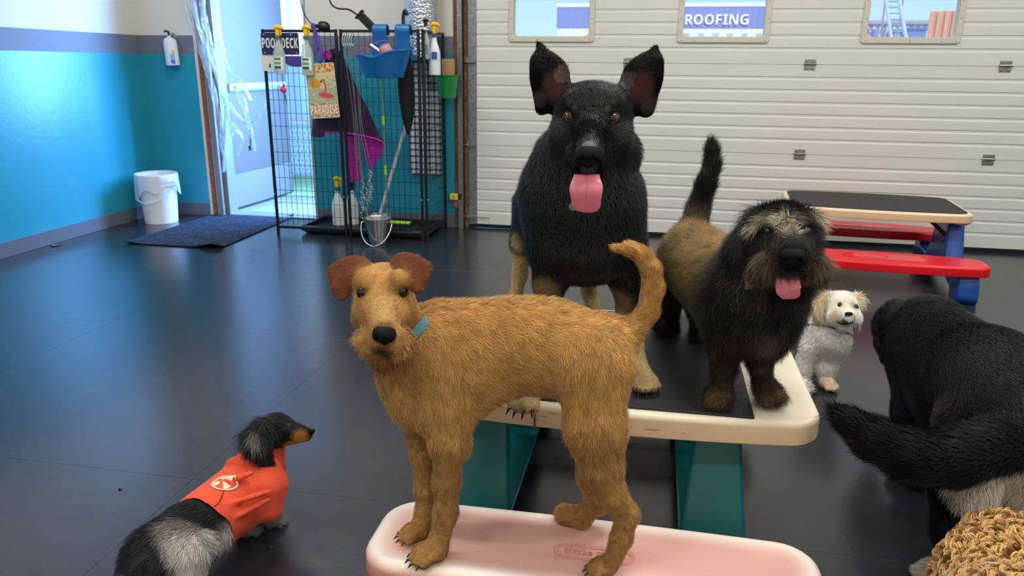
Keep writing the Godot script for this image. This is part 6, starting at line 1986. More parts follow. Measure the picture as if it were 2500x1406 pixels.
	jm.heightmap_scale = 0.05
	jm.rim_enabled = true
	jm.rim = 0.3
	tri(jm, 10.0)
	var jo := body("jumper", [j], c, jm, t)
	jo.set_meta("label", "orange hooded jumper")
	var cm := coat_material(0.5, 0.2)
	body("body", [s, h], c, skin_material(), t, 0.8)
	fur([s], c, lock(9, 0.3, 0.04, 0.72, 0.3, 17, 4, 0.03), 0.0058, 0.03, cm, t, 61, 0.35, 0.3)
	fur([h], c, lock(9, 0.3, 0.04, 0.75, 0.3, 18, 4, 0.03), 0.0046, 0.022, cm, t, 62, 0.25, 0.3)
	# printed badge on the back
	var mid := Vector3(-0.6646, 0.5612, -1)
	var img := badge()
	var bm := mat("#ffffff", 0.8)
	bm.albedo_texture = ImageTexture.create_from_image(img)
	bm.transparency = BaseMaterial3D.TRANSPARENCY_ALPHA_SCISSOR
	bm.alpha_scissor_threshold = 0.5
	var dirb := (mid - EYE).normalized()
	var ctr := j.hit(mid, dirb, 1.2)
	var along := ax
	var e := 0.01
	var up := Vector3(j.at(ctr + Vector3(e, 0, 0)) - j.at(ctr - Vector3(e, 0, 0)), j.at(ctr + Vector3(0, e, 0)) - j.at(ctr - Vector3(0, e, 0)), j.at(ctr + Vector3(0, 0, e)) - j.at(ctr - Vector3(0, 0, e))).normalized()
	along = (along - up * along.dot(up)).normalized()
	var acr := up.cross(along).normalized()
	var rows := []
	for i in 13:
		var row := []
		for k in 13:
			var p := ctr + along * (i / 12.0 - 0.5) * -0.066 + acr * (k / 12.0 - 0.5) * 0.062
			row.append(j.hit(p + up * 0.05, -up, 0.12) + up * 0.0012 - c)
		rows.append(row)
	var st := begin()
	add_grid(st, rows, false, false, true)
	var bo := put("printed_badge", st.commit(), bm, t)
	bo.set_meta("label", "round cream printed badge on the jumper's back")
	var pk := begin()
	var pp := []
	for q2 in [Vector3(-0.6669, 0.5395, -1), Vector3(-0.6726, 0.5273, -1), Vector3(-0.679, 0.5165, -1), Vector3(-0.6873, 0.5092, -1)]:
		var d2: Vector3 = (q2 - EYE).normalized()
		pp.append(j.hit(q2, d2, 1.2) - d2 * 0.001 - c)
	add_tube(pk, spline(pp, 4), 0.0014, 6)
	put("pocket_seam", pk.commit(), mat("#8c2c1c", 0.9), t)

# no hair grows under the jumper
func shave(skins: Array, j: Sculpt) -> void:
	for s: Sculpt in skins:
		for i in s.verts.size():
			if j.at(s.verts[i]) < 0.004:
				s.lens[i] = 0.0

func badge() -> Image:
	var im := Image.create(256, 256, false, Image.FORMAT_RGBA8)
	var cream := Color("#f0d9bd")
	var org := Color("#e4512f")
	for y in 256:
		for x in 256:
			var p := Vector2(x - 127.5, y - 127.5) / 127.5
			var r := p.length()
			var col := Color(0, 0, 0, 0)
			if r < 1.0:
				col = Color("#8f8a72") if r > 0.93 else cream if r > 0.84 else org
				# a house gable and two round spots inside the ring
				if r < 0.8:
					if p.y > 0.0 and p.y < 0.62 and absf(p.x) < 0.75 and p.y > absf(p.x) * 0.7 - 0.1 and absf(p.x) > 0.12:
						col = cream
					if (p - Vector2(-0.35, -0.35)).length() < 0.2 or (p - Vector2(0.4, -0.3)).length() < 0.24:
						col = cream
					if (p - Vector2(0.02, -0.12)).length() < 0.13:
						col = Color("#8f8a72")
					if r > 0.66 and p.y < -0.2:
						col = cream if fmod(absf(atan2(p.y, p.x)) * 14.0, 1.0) > 0.35 else org
			im.set_pixel(x, y, col)
	return im

func curly_dog() -> void:
	var c := Vector3(0.6666, 0.3438, -1.32)
	c.y = 0.0
	var t := thing("dog", "golden curly-coated dog in the near corner, only its woolly back in view", "dog", c)
	var claws := gloss("#1a1512", 0.3)
	var gold := lin("#d8aa68")
	var Z := Vector3(0, 0, 1)
	var s := Sculpt.new(Vector3(0.38, -0.01, -1.55), Vector3(1.15, 0.5, -0.72), 0.011)
	s.coat(gold, 1.0, 0.04)
	s.cap(Vector3(0.6758, 0.355, -1.34), Vector3(0.6357, 0.35, -1.26), 0.0736, 0.0786, 1.0, Z, false, Vector3(0, 0, 1))
	s.cap(Vector3(0.6357, 0.35, -1.26), Vector3(0.5709, 0.3866, -1.05), 0.0786, 0.0912, 1.0, Z, false, Vector3(0, 0, 1))
	s.cap(Vector3(0.5709, 0.3866, -1.05), Vector3(0.5592, 0.3813, -0.92), 0.0912, 0.0815, 1.0, Z, false, Vector3(0, 0, 1))
	for q in [[Vector3(0.56, 0.2, -1.22), -0.02], [Vector3(0.76, 0.2, -1.25), 0.02], [Vector3(0.6, 0.2, -0.92), 0.0], [Vector3(0.84, 0.2, -0.92), 0.0]]:
		s.cap(q[0], q[0] + Vector3(q[1], -0.15, 0), 0.05, 0.032)
		paw(s, t, c, q[0] + Vector3(q[1], -0.172, -0.02), Vector3(0, 0, -1), 0.03, claws, false)
	s.skin(3)
	var cm := coat_material(0.8, 0.2)
	body("body", [s], c, skin_material(), t, 0.7)
	fur([s], c, lock(14, 0.1, 0.05, 0.35, 1.0, 19, 14, 0.24, 8.0), 0.0105, 0.034, cm, t, 71, 1.8, 0.22)
	var col := collar(t, "collar", c, s, Vector3(0.635, 0.347, -1.24), Vector3(1, 0, 0), Vector3(0, 0.8, 0.6), 0.2, 0.02, 0.018, webbing("#a9aaa6"))
	col.set_meta("label", "pale grey collar")

# ---------------------------------------------------------------- sculpting
# A body is a field on a grid: tapered capsules joined with a smooth minimum, skinned with surface nets.
# Each capsule carries the coat that grows on it: colour, hair length and the way the hair lies.
class Sculpt:
	var lo: Vector3
	var cell: float
	var nx: int
	var ny: int
	var nz: int
	var f: PackedFloat32Array
	var id: PackedByteArray
	var coat_col: Array[Color] = []
	var coat_len: Array[float] = []
	var coat_flow: Array[Vector3] = []
	var col := Color.WHITE      # the coat that the next capsules get
	var hair := 1.0
	var k := 0.02
	var verts := PackedVector3Array()
	var norms := PackedVector3Array()
	var cols := PackedColorArray()
	var lens := PackedFloat32Array()
	var flows := PackedVector3Array()
	var tris := PackedInt32Array()

	func _init(a: Vector3, b: Vector3, c: float) -> void:
		lo = a
		cell = c
		nx = int(ceil((b.x - a.x) / c)) + 1
		ny = int(ceil((b.y - a.y) / c)) + 1
		nz = int(ceil((b.z - a.z) / c)) + 1
		f.resize(nx * ny * nz)
		f.fill(1000.0)
		id.resize(nx * ny * nz)

	func coat(c: Color, length: float, blend := -1.0) -> Sculpt:
		col = c
		hair = length
		if blend > 0.0:
			k = blend
		return self

	# tapered capsule; side and squash flatten it along one direction; cut takes it away
	func cap(a: Vector3, b: Vector3, ra: float, rb: float, squash := 1.0, side := Vector3(0, 0, 1), cut := false, flow := Vector3.ZERO) -> Sculpt:
		var pid := coat_col.size()
		coat_col.append(col)
		coat_len.append(hair)
		coat_flow.append(flow if flow != Vector3.ZERO else (b - a).normalized() if (b - a).length() > 1e-5 else Vector3.DOWN)
		var rm := maxf(ra, rb)
		var pad := k + cell * 2.5
		var reach := rm * maxf(1.0, squash) + pad
		var i0 := maxi(0, int((minf(a.x, b.x) - reach - lo.x) / cell))
		var i1 := mini(nx - 1, int((maxf(a.x, b.x) + reach - lo.x) / cell) + 1)
		var j0 := maxi(0, int((minf(a.y, b.y) - reach - lo.y) / cell))
		var j1 := mini(ny - 1, int((maxf(a.y, b.y) + reach - lo.y) / cell) + 1)
		var k0 := maxi(0, int((minf(a.z, b.z) - reach - lo.z) / cell))
		var k1 := mini(nz - 1, int((maxf(a.z, b.z) + reach - lo.z) / cell) + 1)
		side = side.normalized()
		var st := side * (1.0 / squash - 1.0)
		var ab := b - a
		ab += st * ab.dot(side)
		var inv := 1.0 / maxf(ab.length_squared(), 1e-9)
		var dr := rb - ra
		var kk := k
		var soft := minf(1.0, squash)
		var flat := squash != 1.0
		for z in range(k0, k1 + 1):
			for y in range(j0, j1 + 1):
				var row := (z * ny + y) * nx
				var q := Vector3(lo.x + i0 * cell, lo.y + y * cell, lo.z + z * cell) - a
				for x in range(i0, i1 + 1):
					var w := q
					if flat:
						w += st * q.dot(side)
					var t := clampf(w.dot(ab) * inv, 0.0, 1.0)
					var d := ((w - ab * t).length() - ra - dr * t) * soft
					q.x += cell
					if d > pad:
						continue
					var cur := f[row + x]
					if cut:
						d = -d
						var h := kk - absf(cur - d)
						if d > cur:
							if h > 0.0:
								d += h * h * 0.25 / kk
							f[row + x] = d
							id[row + x] = pid
						elif h > 0.0:
							f[row + x] = cur + h * h * 0.25 / kk
					else:
						var h := kk - absf(cur - d)
						if d < cur:
							id[row + x] = pid
							cur = d
						if h > 0.0:
							cur -= h * h * 0.25 / kk
						f[row + x] = cur
		return self

	# a chain of capsules through points with radii: [p0, r0, p1, r1, ...]
	func chain(p: Array, squash := 1.0, side := Vector3(0, 0, 1)) -> Sculpt:
		for i in range(0, p.size() - 2, 2):
			cap(p[i], p[i + 2], p[i + 1], p[i + 3], squash, side)
		return self

	func ball(c: Vector3, r: float, squash := 1.0, side := Vector3(0, 0, 1), flow := Vector3.ZERO) -> Sculpt:
		return cap(c, c, r, r, squash, side, false, flow)

	func skin(smooth_passes := 4) -> void:
		var index := PackedInt32Array()
		index.resize(nx * ny * nz)
		index.fill(-1)
		var sx := 1
		var sy := nx
		var sz := nx * ny
		var off := PackedInt32Array([0, sx, sy, sx + sy, sz, sx + sz, sy + sz, sx + sy + sz])
		var near := cell * 1.75
		for z in nz - 1:
			for y in ny - 1:
				var row := (z * ny + y) * nx
				for x in nx - 1:
					var v0 := f[row + x]
					if v0 > near or v0 < -near:
						continue
					var b := row + x
					var v1 := f[b + sx]
					var v2 := f[b + sy]
					var v3 := f[b + sx + sy]
					var v4 := f[b + sz]
					var v5 := f[b + sx + sz]
					var v6 := f[b + sy + sz]
					var v7 := f[b + sx + sy + sz]
					if v0 < 0.0:
						if v1 < 0.0 and v2 < 0.0 and v3 < 0.0 and v4 < 0.0 and v5 < 0.0 and v6 < 0.0 and v7 < 0.0:
							continue
					elif v1 >= 0.0 and v2 >= 0.0 and v3 >= 0.0 and v4 >= 0.0 and v5 >= 0.0 and v6 >= 0.0 and v7 >= 0.0:
						continue
					var sum := Vector3.ZERO
					var n := 0
					if (v0 < 0.0) != (v1 < 0.0):
						sum += Vector3(v0 / (v0 - v1), 0, 0)
						n += 1
					if (v2 < 0.0) != (v3 < 0.0):
						sum += Vector3(v2 / (v2 - v3), 1, 0)
						n += 1
					if (v4 < 0.0) != (v5 < 0.0):
						sum += Vector3(v4 / (v4 - v5), 0, 1)
						n += 1
					if (v6 < 0.0) != (v7 < 0.0):
						sum += Vector3(v6 / (v6 - v7), 1, 1)
						n += 1
					if (v0 < 0.0) != (v2 < 0.0):
						sum += Vector3(0, v0 / (v0 - v2), 0)
						n += 1
					if (v1 < 0.0) != (v3 < 0.0):
						sum += Vector3(1, v1 / (v1 - v3), 0)
						n += 1
					if (v4 < 0.0) != (v6 < 0.0):
						sum += Vector3(0, v4 / (v4 - v6), 1)
						n += 1
					if (v5 < 0.0) != (v7 < 0.0):
						sum += Vector3(1, v5 / (v5 - v7), 1)
						n += 1
					if (v0 < 0.0) != (v4 < 0.0):
						sum += Vector3(0, 0, v0 / (v0 - v4))
						n += 1
					if (v1 < 0.0) != (v5 < 0.0):
						sum += Vector3(1, 0, v1 / (v1 - v5))
						n += 1
					if (v2 < 0.0) != (v6 < 0.0):
						sum += Vector3(0, 1, v2 / (v2 - v6))
						n += 1
					if (v3 < 0.0) != (v7 < 0.0):
						sum += Vector3(1, 1, v3 / (v3 - v7))
						n += 1
					index[b] = verts.size()
					verts.append(lo + (Vector3(x, y, z) + sum / n) * cell)
					norms.append(Vector3(v1 + v3 + v5 + v7 - v0 - v2 - v4 - v6, v2 + v3 + v6 + v7 - v0 - v1 - v4 - v5, v4 + v5 + v6 + v7 - v0 - v1 - v2 - v3).normalized())
					var best := v0
					var p := id[b]
					for c in 8:
						var fv := f[b + off[c]]
						if fv < best:
							best = fv
							p = id[b + off[c]]
					cols.append(coat_col[p])
					lens.append(coat_len[p])
					flows.append(coat_flow[p])
		# one quad round each crossed edge
		for z in range(1, nz - 1):
			for y in range(1, ny - 1):
				var row := (z * ny + y) * nx
				for x in range(1, nx - 1):
					var b := row + x
					if index[b] < 0:
						continue
					var v0 := f[b]
					var inside := v0 < 0.0
					if inside != (f[b + sx] < 0.0):
						_quad(index[b], index[b - sy], index[b - sy - sz], index[b - sz], inside)
					if inside != (f[b + sy] < 0.0):
						_quad(index[b], index[b - sz], index[b - sx - sz], index[b - sx], inside)
					if inside != (f[b + sz] < 0.0):
						_quad(index[b], index[b - sx], index[b - sx - sy], index[b - sy], inside)
		# soften the borders between coats
		var nv := verts.size()
		for pass_ in smooth_passes:
			var c2 := PackedColorArray()
			c2.resize(nv)
			var l2 := PackedFloat32Array()
			l2.resize(nv)
			var f2 := PackedVector3Array()
			f2.resize(nv)
			var cnt := PackedInt32Array()
			cnt.resize(nv)
			for t in range(0, tris.size(), 3):
				var i := tris[t]
				var j := tris[t + 1]
				var m := tris[t + 2]
				var cs := cols[i] + cols[j] + cols[m]
				var ls := lens[i] + lens[j] + lens[m]
				var fs := flows[i] + flows[j] + flows[m]
				c2[i] += cs
				c2[j] += cs
				c2[m] += cs
				l2[i] += ls
				l2[j] += ls
				l2[m] += ls
				f2[i] += fs
				f2[j] += fs
				f2[m] += fs
				cnt[i] += 3
				cnt[j] += 3
				cnt[m] += 3
			for i in nv:
				if cnt[i]:
					cols[i] = c2[i] / cnt[i]
					lens[i] = l2[i] / cnt[i]
					flows[i] = f2[i] / cnt[i]

	func _quad(a: int, b: int, c: int, d: int, inside: bool) -> void:
		if a < 0 or b < 0 or c < 0 or d < 0:
			return
		# Godot's front faces run clockwise
		if inside:
			tris.append_array(PackedInt32Array([a, c, b, a, d, c]))
		else:
			tris.append_array(PackedInt32Array([a, b, c, a, c, d]))

	# colour and hair length inside a soft ball; hair below zero leaves the length alone
	func paint(c: Vector3, r: float, tint: Color, strength := 1.0, length := -1.0, squash := 1.0, side := Vector3.RIGHT, edge := 0.5) -> Sculpt:
		side = side.normalized()
		var st := side * (1.0 / squash - 1.0)
		var rr := r * maxf(1.0, squash)
		for i in verts.size():
			var q := verts[i] - c
			if absf(q.x) > rr or absf(q.y) > rr or absf(q.z) > rr:
				continue
			q += st * q.dot(side)
			var t := q.length() / r
			if t < 1.0:
				var w := clampf((1.0 - t) / edge, 0.0, 1.0)
				w = w * w * (3.0 - 2.0 * w)
				cols[i] = cols[i].lerp(tint, w * strength)
				if length >= 0.0:
					lens[i] = lerpf(lens[i], length, w)
		return self

	func comb(c: Vector3, r: float, dir: Vector3, amount := 1.0) -> Sculpt:
		for i in verts.size():
			var t := (verts[i] - c).length() / r
			if t < 1.0:
				flows[i] = flows[i].lerp(dir, minf(1.0, (1.0 - t) * 2.0) * amount)
		return self

	# combs outwards from a point (a parting, the bridge of a nose)
	func burst(c: Vector3, r: float, amount := 1.0) -> Sculpt:
		for i in verts.size():
			var q := verts[i] - c
			var t := q.length() / r
			if t < 1.0:
				flows[i] = flows[i].lerp(q.normalized(), minf(1.0, (1.0 - t) * 2.0) * amount)
		return self

	func arrays(centre: Vector3, tint := 1.0) -> Array:
		var a := []
		a.resize(Mesh.ARRAY_MAX)
		var v := verts.duplicate()
		for i in v.size():
			v[i] -= centre
		a[Mesh.ARRAY_VERTEX] = v
		a[Mesh.ARRAY_NORMAL] = norms
		var c := cols.duplicate()
		if tint != 1.0:
			for i in c.size():
				c[i] = Color(c[i].r * tint, c[i].g * tint, c[i].b * tint)
		a[Mesh.ARRAY_COLOR] = c
		a[Mesh.ARRAY_INDEX] = tris
		return a

	# point of the skin met from p along d
	func hit(p: Vector3, d: Vector3, far := 0.5) -> Vector3:
		d = d.normalized()
		var t := 0.0
		while t < far:
			var q := p + d * t
			var v := at(q)
			if v < 0.0:
				for i in 5:
					t -= cell * 0.25
					if at(p + d * t) > 0.0:
						break
				return p + d * t
			t += maxf(cell * 0.5, minf(v * 0.7, cell * 3))
		return p + d * far

	func at(p: Vector3) -> float:
		var q := (p - lo) / cell
		var x := int(q.x)
		var y := int(q.y)
		var z := int(q.z)
		if x < 0 or y < 0 or z < 0 or x >= nx - 1 or y >= ny - 1 or z >= nz - 1:
			return cell * 2
		var fx := q.x - x
		var fy := q.y - y
		var fz := q.z - z
		var b := (z * ny + y) * nx + x
		var a00 := lerpf(f[b], f[b + 1], fx)
		var a10 := lerpf(f[b + nx], f[b + nx + 1], fx)
		b += nx * ny
		var a01 := lerpf(f[b], f[b + 1], fx)
		var a11 := lerpf(f[b + nx], f[b + nx + 1], fx)
		return minf(lerpf(lerpf(a00, a10, fy), lerpf(a01, a11, fy), fz), cell * 4)

# a lock of hair: blades that leave the skin along y and lean towards x
func lock(blades: int, spread: float, width: float, lean: float, curl: float, seed_: int, segs := 4, wave := 0.0, ringlet := 0.0) -> ArrayMesh:
	var rng := RandomNumberGenerator.new()
	rng.seed = seed_
	var vs := PackedVector3Array()
	var ns := PackedVector3Array()
	var ix := PackedInt32Array()
	for b in blades:
		var root := Vector3(rng.randf_range(-1, 1), 0, rng.randf_range(-1, 1)) * spread
		var len_ := rng.randf_range(0.65, 1.1)
		var yaw := rng.randf_range(-0.35, 0.35)
		var ln := lean * rng.randf_range(0.8, 1.15)
		var ph := rng.randf_range(0, TAU)
		var dir := Vector3(cos(yaw), 0, sin(yaw))
		var p := root
		var base := vs.size()
		var bend := curl * rng.randf_range(0.6, 1.3)
		var turns := 7.0
		if ringlet > 0.0:    # all blades of a ringlet wind together
			ph = rng.randf_range(-0.5, 0.5)
			len_ = rng.randf_range(0.9, 1.05)
			dir = Vector3.RIGHT
			ln = lean
			bend = curl
			turns = ringlet
		for s in segs + 1:
			var t := float(s) / segs
			var ang := (1.0 - ln) * PI * 0.5 - bend * t        # elevation
			var g := dir * cos(ang) + Vector3.UP * sin(ang)
			var w := width * (1.0 - t * t) + width * 0.06
			var acr := dir.cross(Vector3.UP).rotated(dir, rng.randf_range(-0.5, 0.5)).normalized()
			var sway := Vector3.ZERO
			if wave > 0.0:
				sway = (acr * cos(ph + t * turns) + g.cross(acr) * sin(ph + t * turns)) * wave * (t if ringlet == 0.0 else minf(1.0, t * 4.0))
				if ringlet > 0.0:
					sway = (Vector3(0, 0, 1) * cos(ph + t * turns) + g.cross(Vector3(0, 0, 1)) * sin(ph + t * turns)) * wave * minf(1.0, t * 4.0)
			var nn := (acr.cross(g)).normalized()
			if nn.y < 0:
				nn = -nn
			nn = (nn + Vector3.UP * 0.6).normalized()
			if s == segs:
				vs.append(p + sway)
				ns.append(nn)
			else:
				vs.append(p + sway - acr * w * 0.5)
				vs.append(p + sway + acr * w * 0.5)
				ns.append(nn)
				ns.append(nn)
			p += g * len_ / segs
		for s in segs:
			var i := base + s * 2
			# front faces (clockwise) on the side of the normal
			var front := (vs[i + 1] - vs[i]).cross(vs[i + 2] - vs[i]).dot(ns[i]) < 0.0
			if s == segs - 1:
				ix.append_array(PackedInt32Array([i, i + 1, i + 2] if front else [i, i + 2, i + 1]))
			else:
				ix.append_array(PackedInt32Array([i, i + 1, i + 2, i + 1, i + 3, i + 2] if front else [i, i + 2, i + 1, i + 1, i + 2, i + 3]))
	var a := []
	a.resize(Mesh.ARRAY_MAX)
	a[Mesh.ARRAY_VERTEX] = vs
	a[Mesh.ARRAY_NORMAL] = ns
	a[Mesh.ARRAY_INDEX] = ix
	var m := ArrayMesh.new()
	m.add_surface_from_arrays(Mesh.PRIMITIVE_TRIANGLES, a)
	return m

# scatters locks over sculpted skins: length in metres, mean spacing in metres
func fur(skins: Array, centre: Vector3, lock_mesh: ArrayMesh, spacing: float, length: float, m: Material, parent: Node, seed_: int, jitter := 0.25, shade := 0.22, alt := Color(0, 0, 0, 0), alt_share := 0.0, patchy := 0.0) -> void:
	var spots := FastNoiseLite.new()
	spots.seed = seed_
	spots.frequency = 45.0
	spots.fractal_octaves = 2
	var rng := RandomNumberGenerator.new()
	rng.seed = seed_
	var buf := PackedFloat32Array()
	var count := 0
	var per := 1.0 / (spacing * spacing)
	for s: Sculpt in skins:
		var owed := 0.0
		for t in range(0, s.tris.size(), 3):
			var i := s.tris[t]
			var j := s.tris[t + 1]
			var k := s.tris[t + 2]
			var a := s.verts[i]
			var b := s.verts[j]
			var c := s.verts[k]
			owed += (b - a).cross(c - a).length() * 0.5 * per
			while owed >= rng.randf():
				owed -= 1.0
				var u := rng.randf()
				var v := rng.randf()
				if u + v > 1.0:
					u = 1.0 - u
					v = 1.0 - v
				var w := 1.0 - u - v
				var l := (s.lens[i] * w + s.lens[j] * u + s.lens[k] * v)
				if l < 0.04:
					continue
				var n := (s.norms[i] * w + s.norms[j] * u + s.norms[k] * v).normalized()
				var fl := s.flows[i] * w + s.flows[j] * u + s.flows[k] * v
				fl += Vector3(rng.randf_range(-1, 1), rng.randf_range(-1, 1), rng.randf_range(-1, 1)) * jitter
				var x := fl - n * fl.dot(n)
				if x.length_squared() < 1e-6:
					x = n.cross(Vector3(0.3, 0.8, 0.5))
				x = x.normalized()
				var z := x.cross(n)
				var sc := l * length * rng.randf_range(0.75, 1.2)
				var p := a * w + b * u + c * v - centre - n * 0.0008
				var q := s.cols[i] * w + s.cols[j] * u + s.cols[k] * v
				if alt_share > 0.0 and rng.randf() < alt_share * alt.a:
					q = alt
				var g := 1.0 + rng.randf_range(-shade, shade)
				if patchy > 0.0:
					g *= 1.0 - patchy * clampf(spots.get_noise_3dv(p + centre) * 2.2, -0.3, 0.8)
				var fat := sc ** 0.5 * length ** 0.5
				buf.append_array(PackedFloat32Array([x.x * sc, n.x * sc, z.x * fat, p.x, x.y * sc, n.y * sc, z.y * fat, p.y, x.z * sc, n.z * sc, z.z * fat, p.z, q.r * g, q.g * g, q.b * g, 1.0]))
				count += 1
	var mm := MultiMesh.new()
	mm.transform_format = MultiMesh.TRANSFORM_3D
	mm.use_colors = true
	mm.mesh = lock_mesh
	mm.instance_count = count
	mm.buffer = buf
	var o := MultiMeshInstance3D.new()
	o.name = "fur"
	o.multimesh = mm
	o.material_override = m
	o.set_meta("kind", "stuff")
	parent.add_child(o, true)

func lin(c: String) -> Color:
	return Color(c).srgb_to_linear()

func coat_material(rough := 0.65, sheen := 0.3) -> StandardMaterial3D:
	var m := StandardMaterial3D.new()
	m.vertex_color_use_as_albedo = true
	m.roughness = rough
	m.metallic_specular = 0.35
	if sheen > 0.0:
		m.rim_enabled = true
		m.rim = sheen
		m.rim_tint = 0.6
	return m

# body of one or more skins as one mesh
func body(called: String, skins: Array, centre: Vector3, m: Material, parent: Node, tint := 1.0) -> MeshInstance3D:
	var am: ArrayMesh = null
	var vs := PackedVector3Array()
	var ns := PackedVector3Array()
	var cs := PackedColorArray()
	var ix := PackedInt32Array()
	for s: Sculpt in skins:
		var a := s.arrays(centre, tint)
		var base := vs.size()
		vs.append_array(a[Mesh.ARRAY_VERTEX])
		ns.append_array(a[Mesh.ARRAY_NORMAL])
		cs.append_array(a[Mesh.ARRAY_COLOR])
		var t := s.tris.duplicate()
		for i in t.size():
			t[i] += base
		ix.append_array(t)
	var a := []
	a.resize(Mesh.ARRAY_MAX)
	a[Mesh.ARRAY_VERTEX] = vs
	a[Mesh.ARRAY_NORMAL] = ns
	a[Mesh.ARRAY_COLOR] = cs
	a[Mesh.ARRAY_INDEX] = ix
	am = ArrayMesh.new()
	am.add_surface_from_arrays(Mesh.PRIMITIVE_TRIANGLES, a)
	#DBG print(parent.name, " ", vs.size(), " ", ix.size() / 3)
	return put(called, am, m, parent)

# ---------------------------------------------------------------- naming and placing
var taken := {}

func numbered(called: String) -> String:
	if not taken.has(called):
		taken[called] = 0
		return called
	taken[called] += 1
	return "%s_%03d" % [called, taken[called]]

func tag(o: Node, label: String, category: String, group := "") -> Node:
	o.set_meta("label", label)
	o.set_meta("category", category)
	if group:
		o.set_meta("group", group)
	return o

func thing(called: String, label: String, category: String, at := Vector3.ZERO, group := "", turn := 0.0) -> Node3D:
	var o := Node3D.new()
	o.name = numbered(called)
	add_child(o, true)
	o.position = at
	o.rotation.y = turn
	tag(o, label, category, group)
	return o

func put(called: String, mesh: Mesh, m: Material, parent: Node = self, at := Vector3.ZERO) -> MeshInstance3D:
	var o := MeshInstance3D.new()
	o.name = numbered(called) if parent == self else called
	o.mesh = mesh
	if m:
		o.material_override = m
	parent.add_child(o, true)
	o.position = at
	return o

func struct(called: String, mesh: Mesh, m: Material, parent: Node = self, at := Vector3.ZERO) -> MeshInstance3D:
	var o := put(called, mesh, m, parent, at)
	if parent == self:
		o.set_meta("kind", "structure")
	return o

# ---------------------------------------------------------------- materials
func mat(c: String, rough := 0.6, metal := 0.0, spec := 0.5) -> StandardMaterial3D:
	var m := StandardMaterial3D.new()
	m.albedo_color = Color(c)
	m.roughness = rough
	m.metallic = metal
	m.metallic_specular = spec
	return m

func noise_tex(seed_: int, freq: float, lo: Color, hi: Color, size := 512, octaves := 4, type := FastNoiseLite.TYPE_SIMPLEX_SMOOTH) -> NoiseTexture2D:
	var n := FastNoiseLite.new()
	n.seed = seed_
	n.frequency = freq
	n.noise_type = type
	n.fractal_octaves = octaves
	var t := NoiseTexture2D.new()
	t.width = size
	t.height = size
	t.seamless = true
	t.noise = n
	var g := Gradient.new()
	g.set_color(0, lo)
	g.set_color(1, hi)
	t.color_ramp = g
	return t

func tri(m: StandardMaterial3D, scale: float, world := true) -> StandardMaterial3D:
	m.uv1_triplanar = true
	m.uv1_world_triplanar = world
	m.uv1_scale = Vector3.ONE * scale
	return m

# ---------------------------------------------------------------- meshes
func begin() -> SurfaceTool:
	var st := SurfaceTool.new()
	st.begin(Mesh.PRIMITIVE_TRIANGLES)
	return st

func quad(st: SurfaceTool, a: Vector3, b: Vector3, c: Vector3, d: Vector3, uv := false) -> void:
	# a b c d counter-clockwise seen from the front
	var n := (b - a).cross(d - a)
	if n.length_squared() < 1e-16:
		n = (c - b).cross(d - c)
	n = n.normalized()
	var v := [a, c, b, a, d, c]
	var t := [Vector2(0, 1), Vector2(1, 0), Vector2(1, 1), Vector2(0, 1), Vector2(0, 0), Vector2(1, 0)]
	for i in 6:
		st.set_normal(n)
		st.set_uv(t[i] if uv else Vector2.ZERO)
		st.set_color(Color.WHITE)
		st.add_vertex(v[i])

# box with chamfered edges
func add_box(st: SurfaceTool, lo: Vector3, hi: Vector3, bev := 0.0, xf := Transform3D()) -> void:
	var ctr := (lo + hi) * 0.5
	var e := (hi - lo) * 0.5
	bev = minf(bev, minf(e.x, minf(e.y, e.z)) * 0.98)
	if bev <= 0.0:
		for ax in 3:
			for s in [-1.0, 1.0]:
				_face(st, ctr, e, ax, s, 0.0, xf)
		return
	for ax in 3:
		for s in [-1.0, 1.0]:
			_face(st, ctr, e, ax, s, bev, xf)
	var pts := func(sx: float, sy: float, sz: float, ax: int) -> Vector3:
		var p := Vector3(sx * (e.x - bev), sy * (e.y - bev), sz * (e.z - bev))
		p[ax] = [sx, sy, sz][ax] * e[ax]
		return xf * (ctr + p)
	for ax in 3:
		var u := (ax + 1) % 3
		var w := (ax + 2) % 3
		for su in [-1.0, 1.0]:
			for sw in [-1.0, 1.0]:
				var s0 := [0.0, 0.0, 0.0]
				s0[u] = su
				s0[w] = sw
				s0[ax] = -1.0
				var a0: Vector3 = pts.call(s0[0], s0[1], s0[2], u)
				var b0: Vector3 = pts.call(s0[0], s0[1], s0[2], w)
				s0[ax] = 1.0
				var a1: Vector3 = pts.call(s0[0], s0[1], s0[2], u)
				var b1: Vector3 = pts.call(s0[0], s0[1], s0[2], w)
				if su * sw > 0:
					quad(st, a0, b0, b1, a1)
				else:
					quad(st, b0, a0, a1, b1)
	for sx in [-1.0, 1.0]:
		for sy in [-1.0, 1.0]:
			for sz in [-1.0, 1.0]:
				var a: Vector3 = pts.call(sx, sy, sz, 0)
				var b: Vector3 = pts.call(sx, sy, sz, 1)
				var c: Vector3 = pts.call(sx, sy, sz, 2)
				if sx * sy * sz > 0:
					tri_face(st, a, b, c)
				else:
					tri_face(st, a, c, b)

func tri_face(st: SurfaceTool, a: Vector3, b: Vector3, c: Vector3) -> void:
	var n := (b - a).cross(c - a).normalized()
	for v in [a, c, b]:
		st.set_normal(n)
		st.set_uv(Vector2.ZERO)
		st.set_color(Color.WHITE)
		st.add_vertex(v)

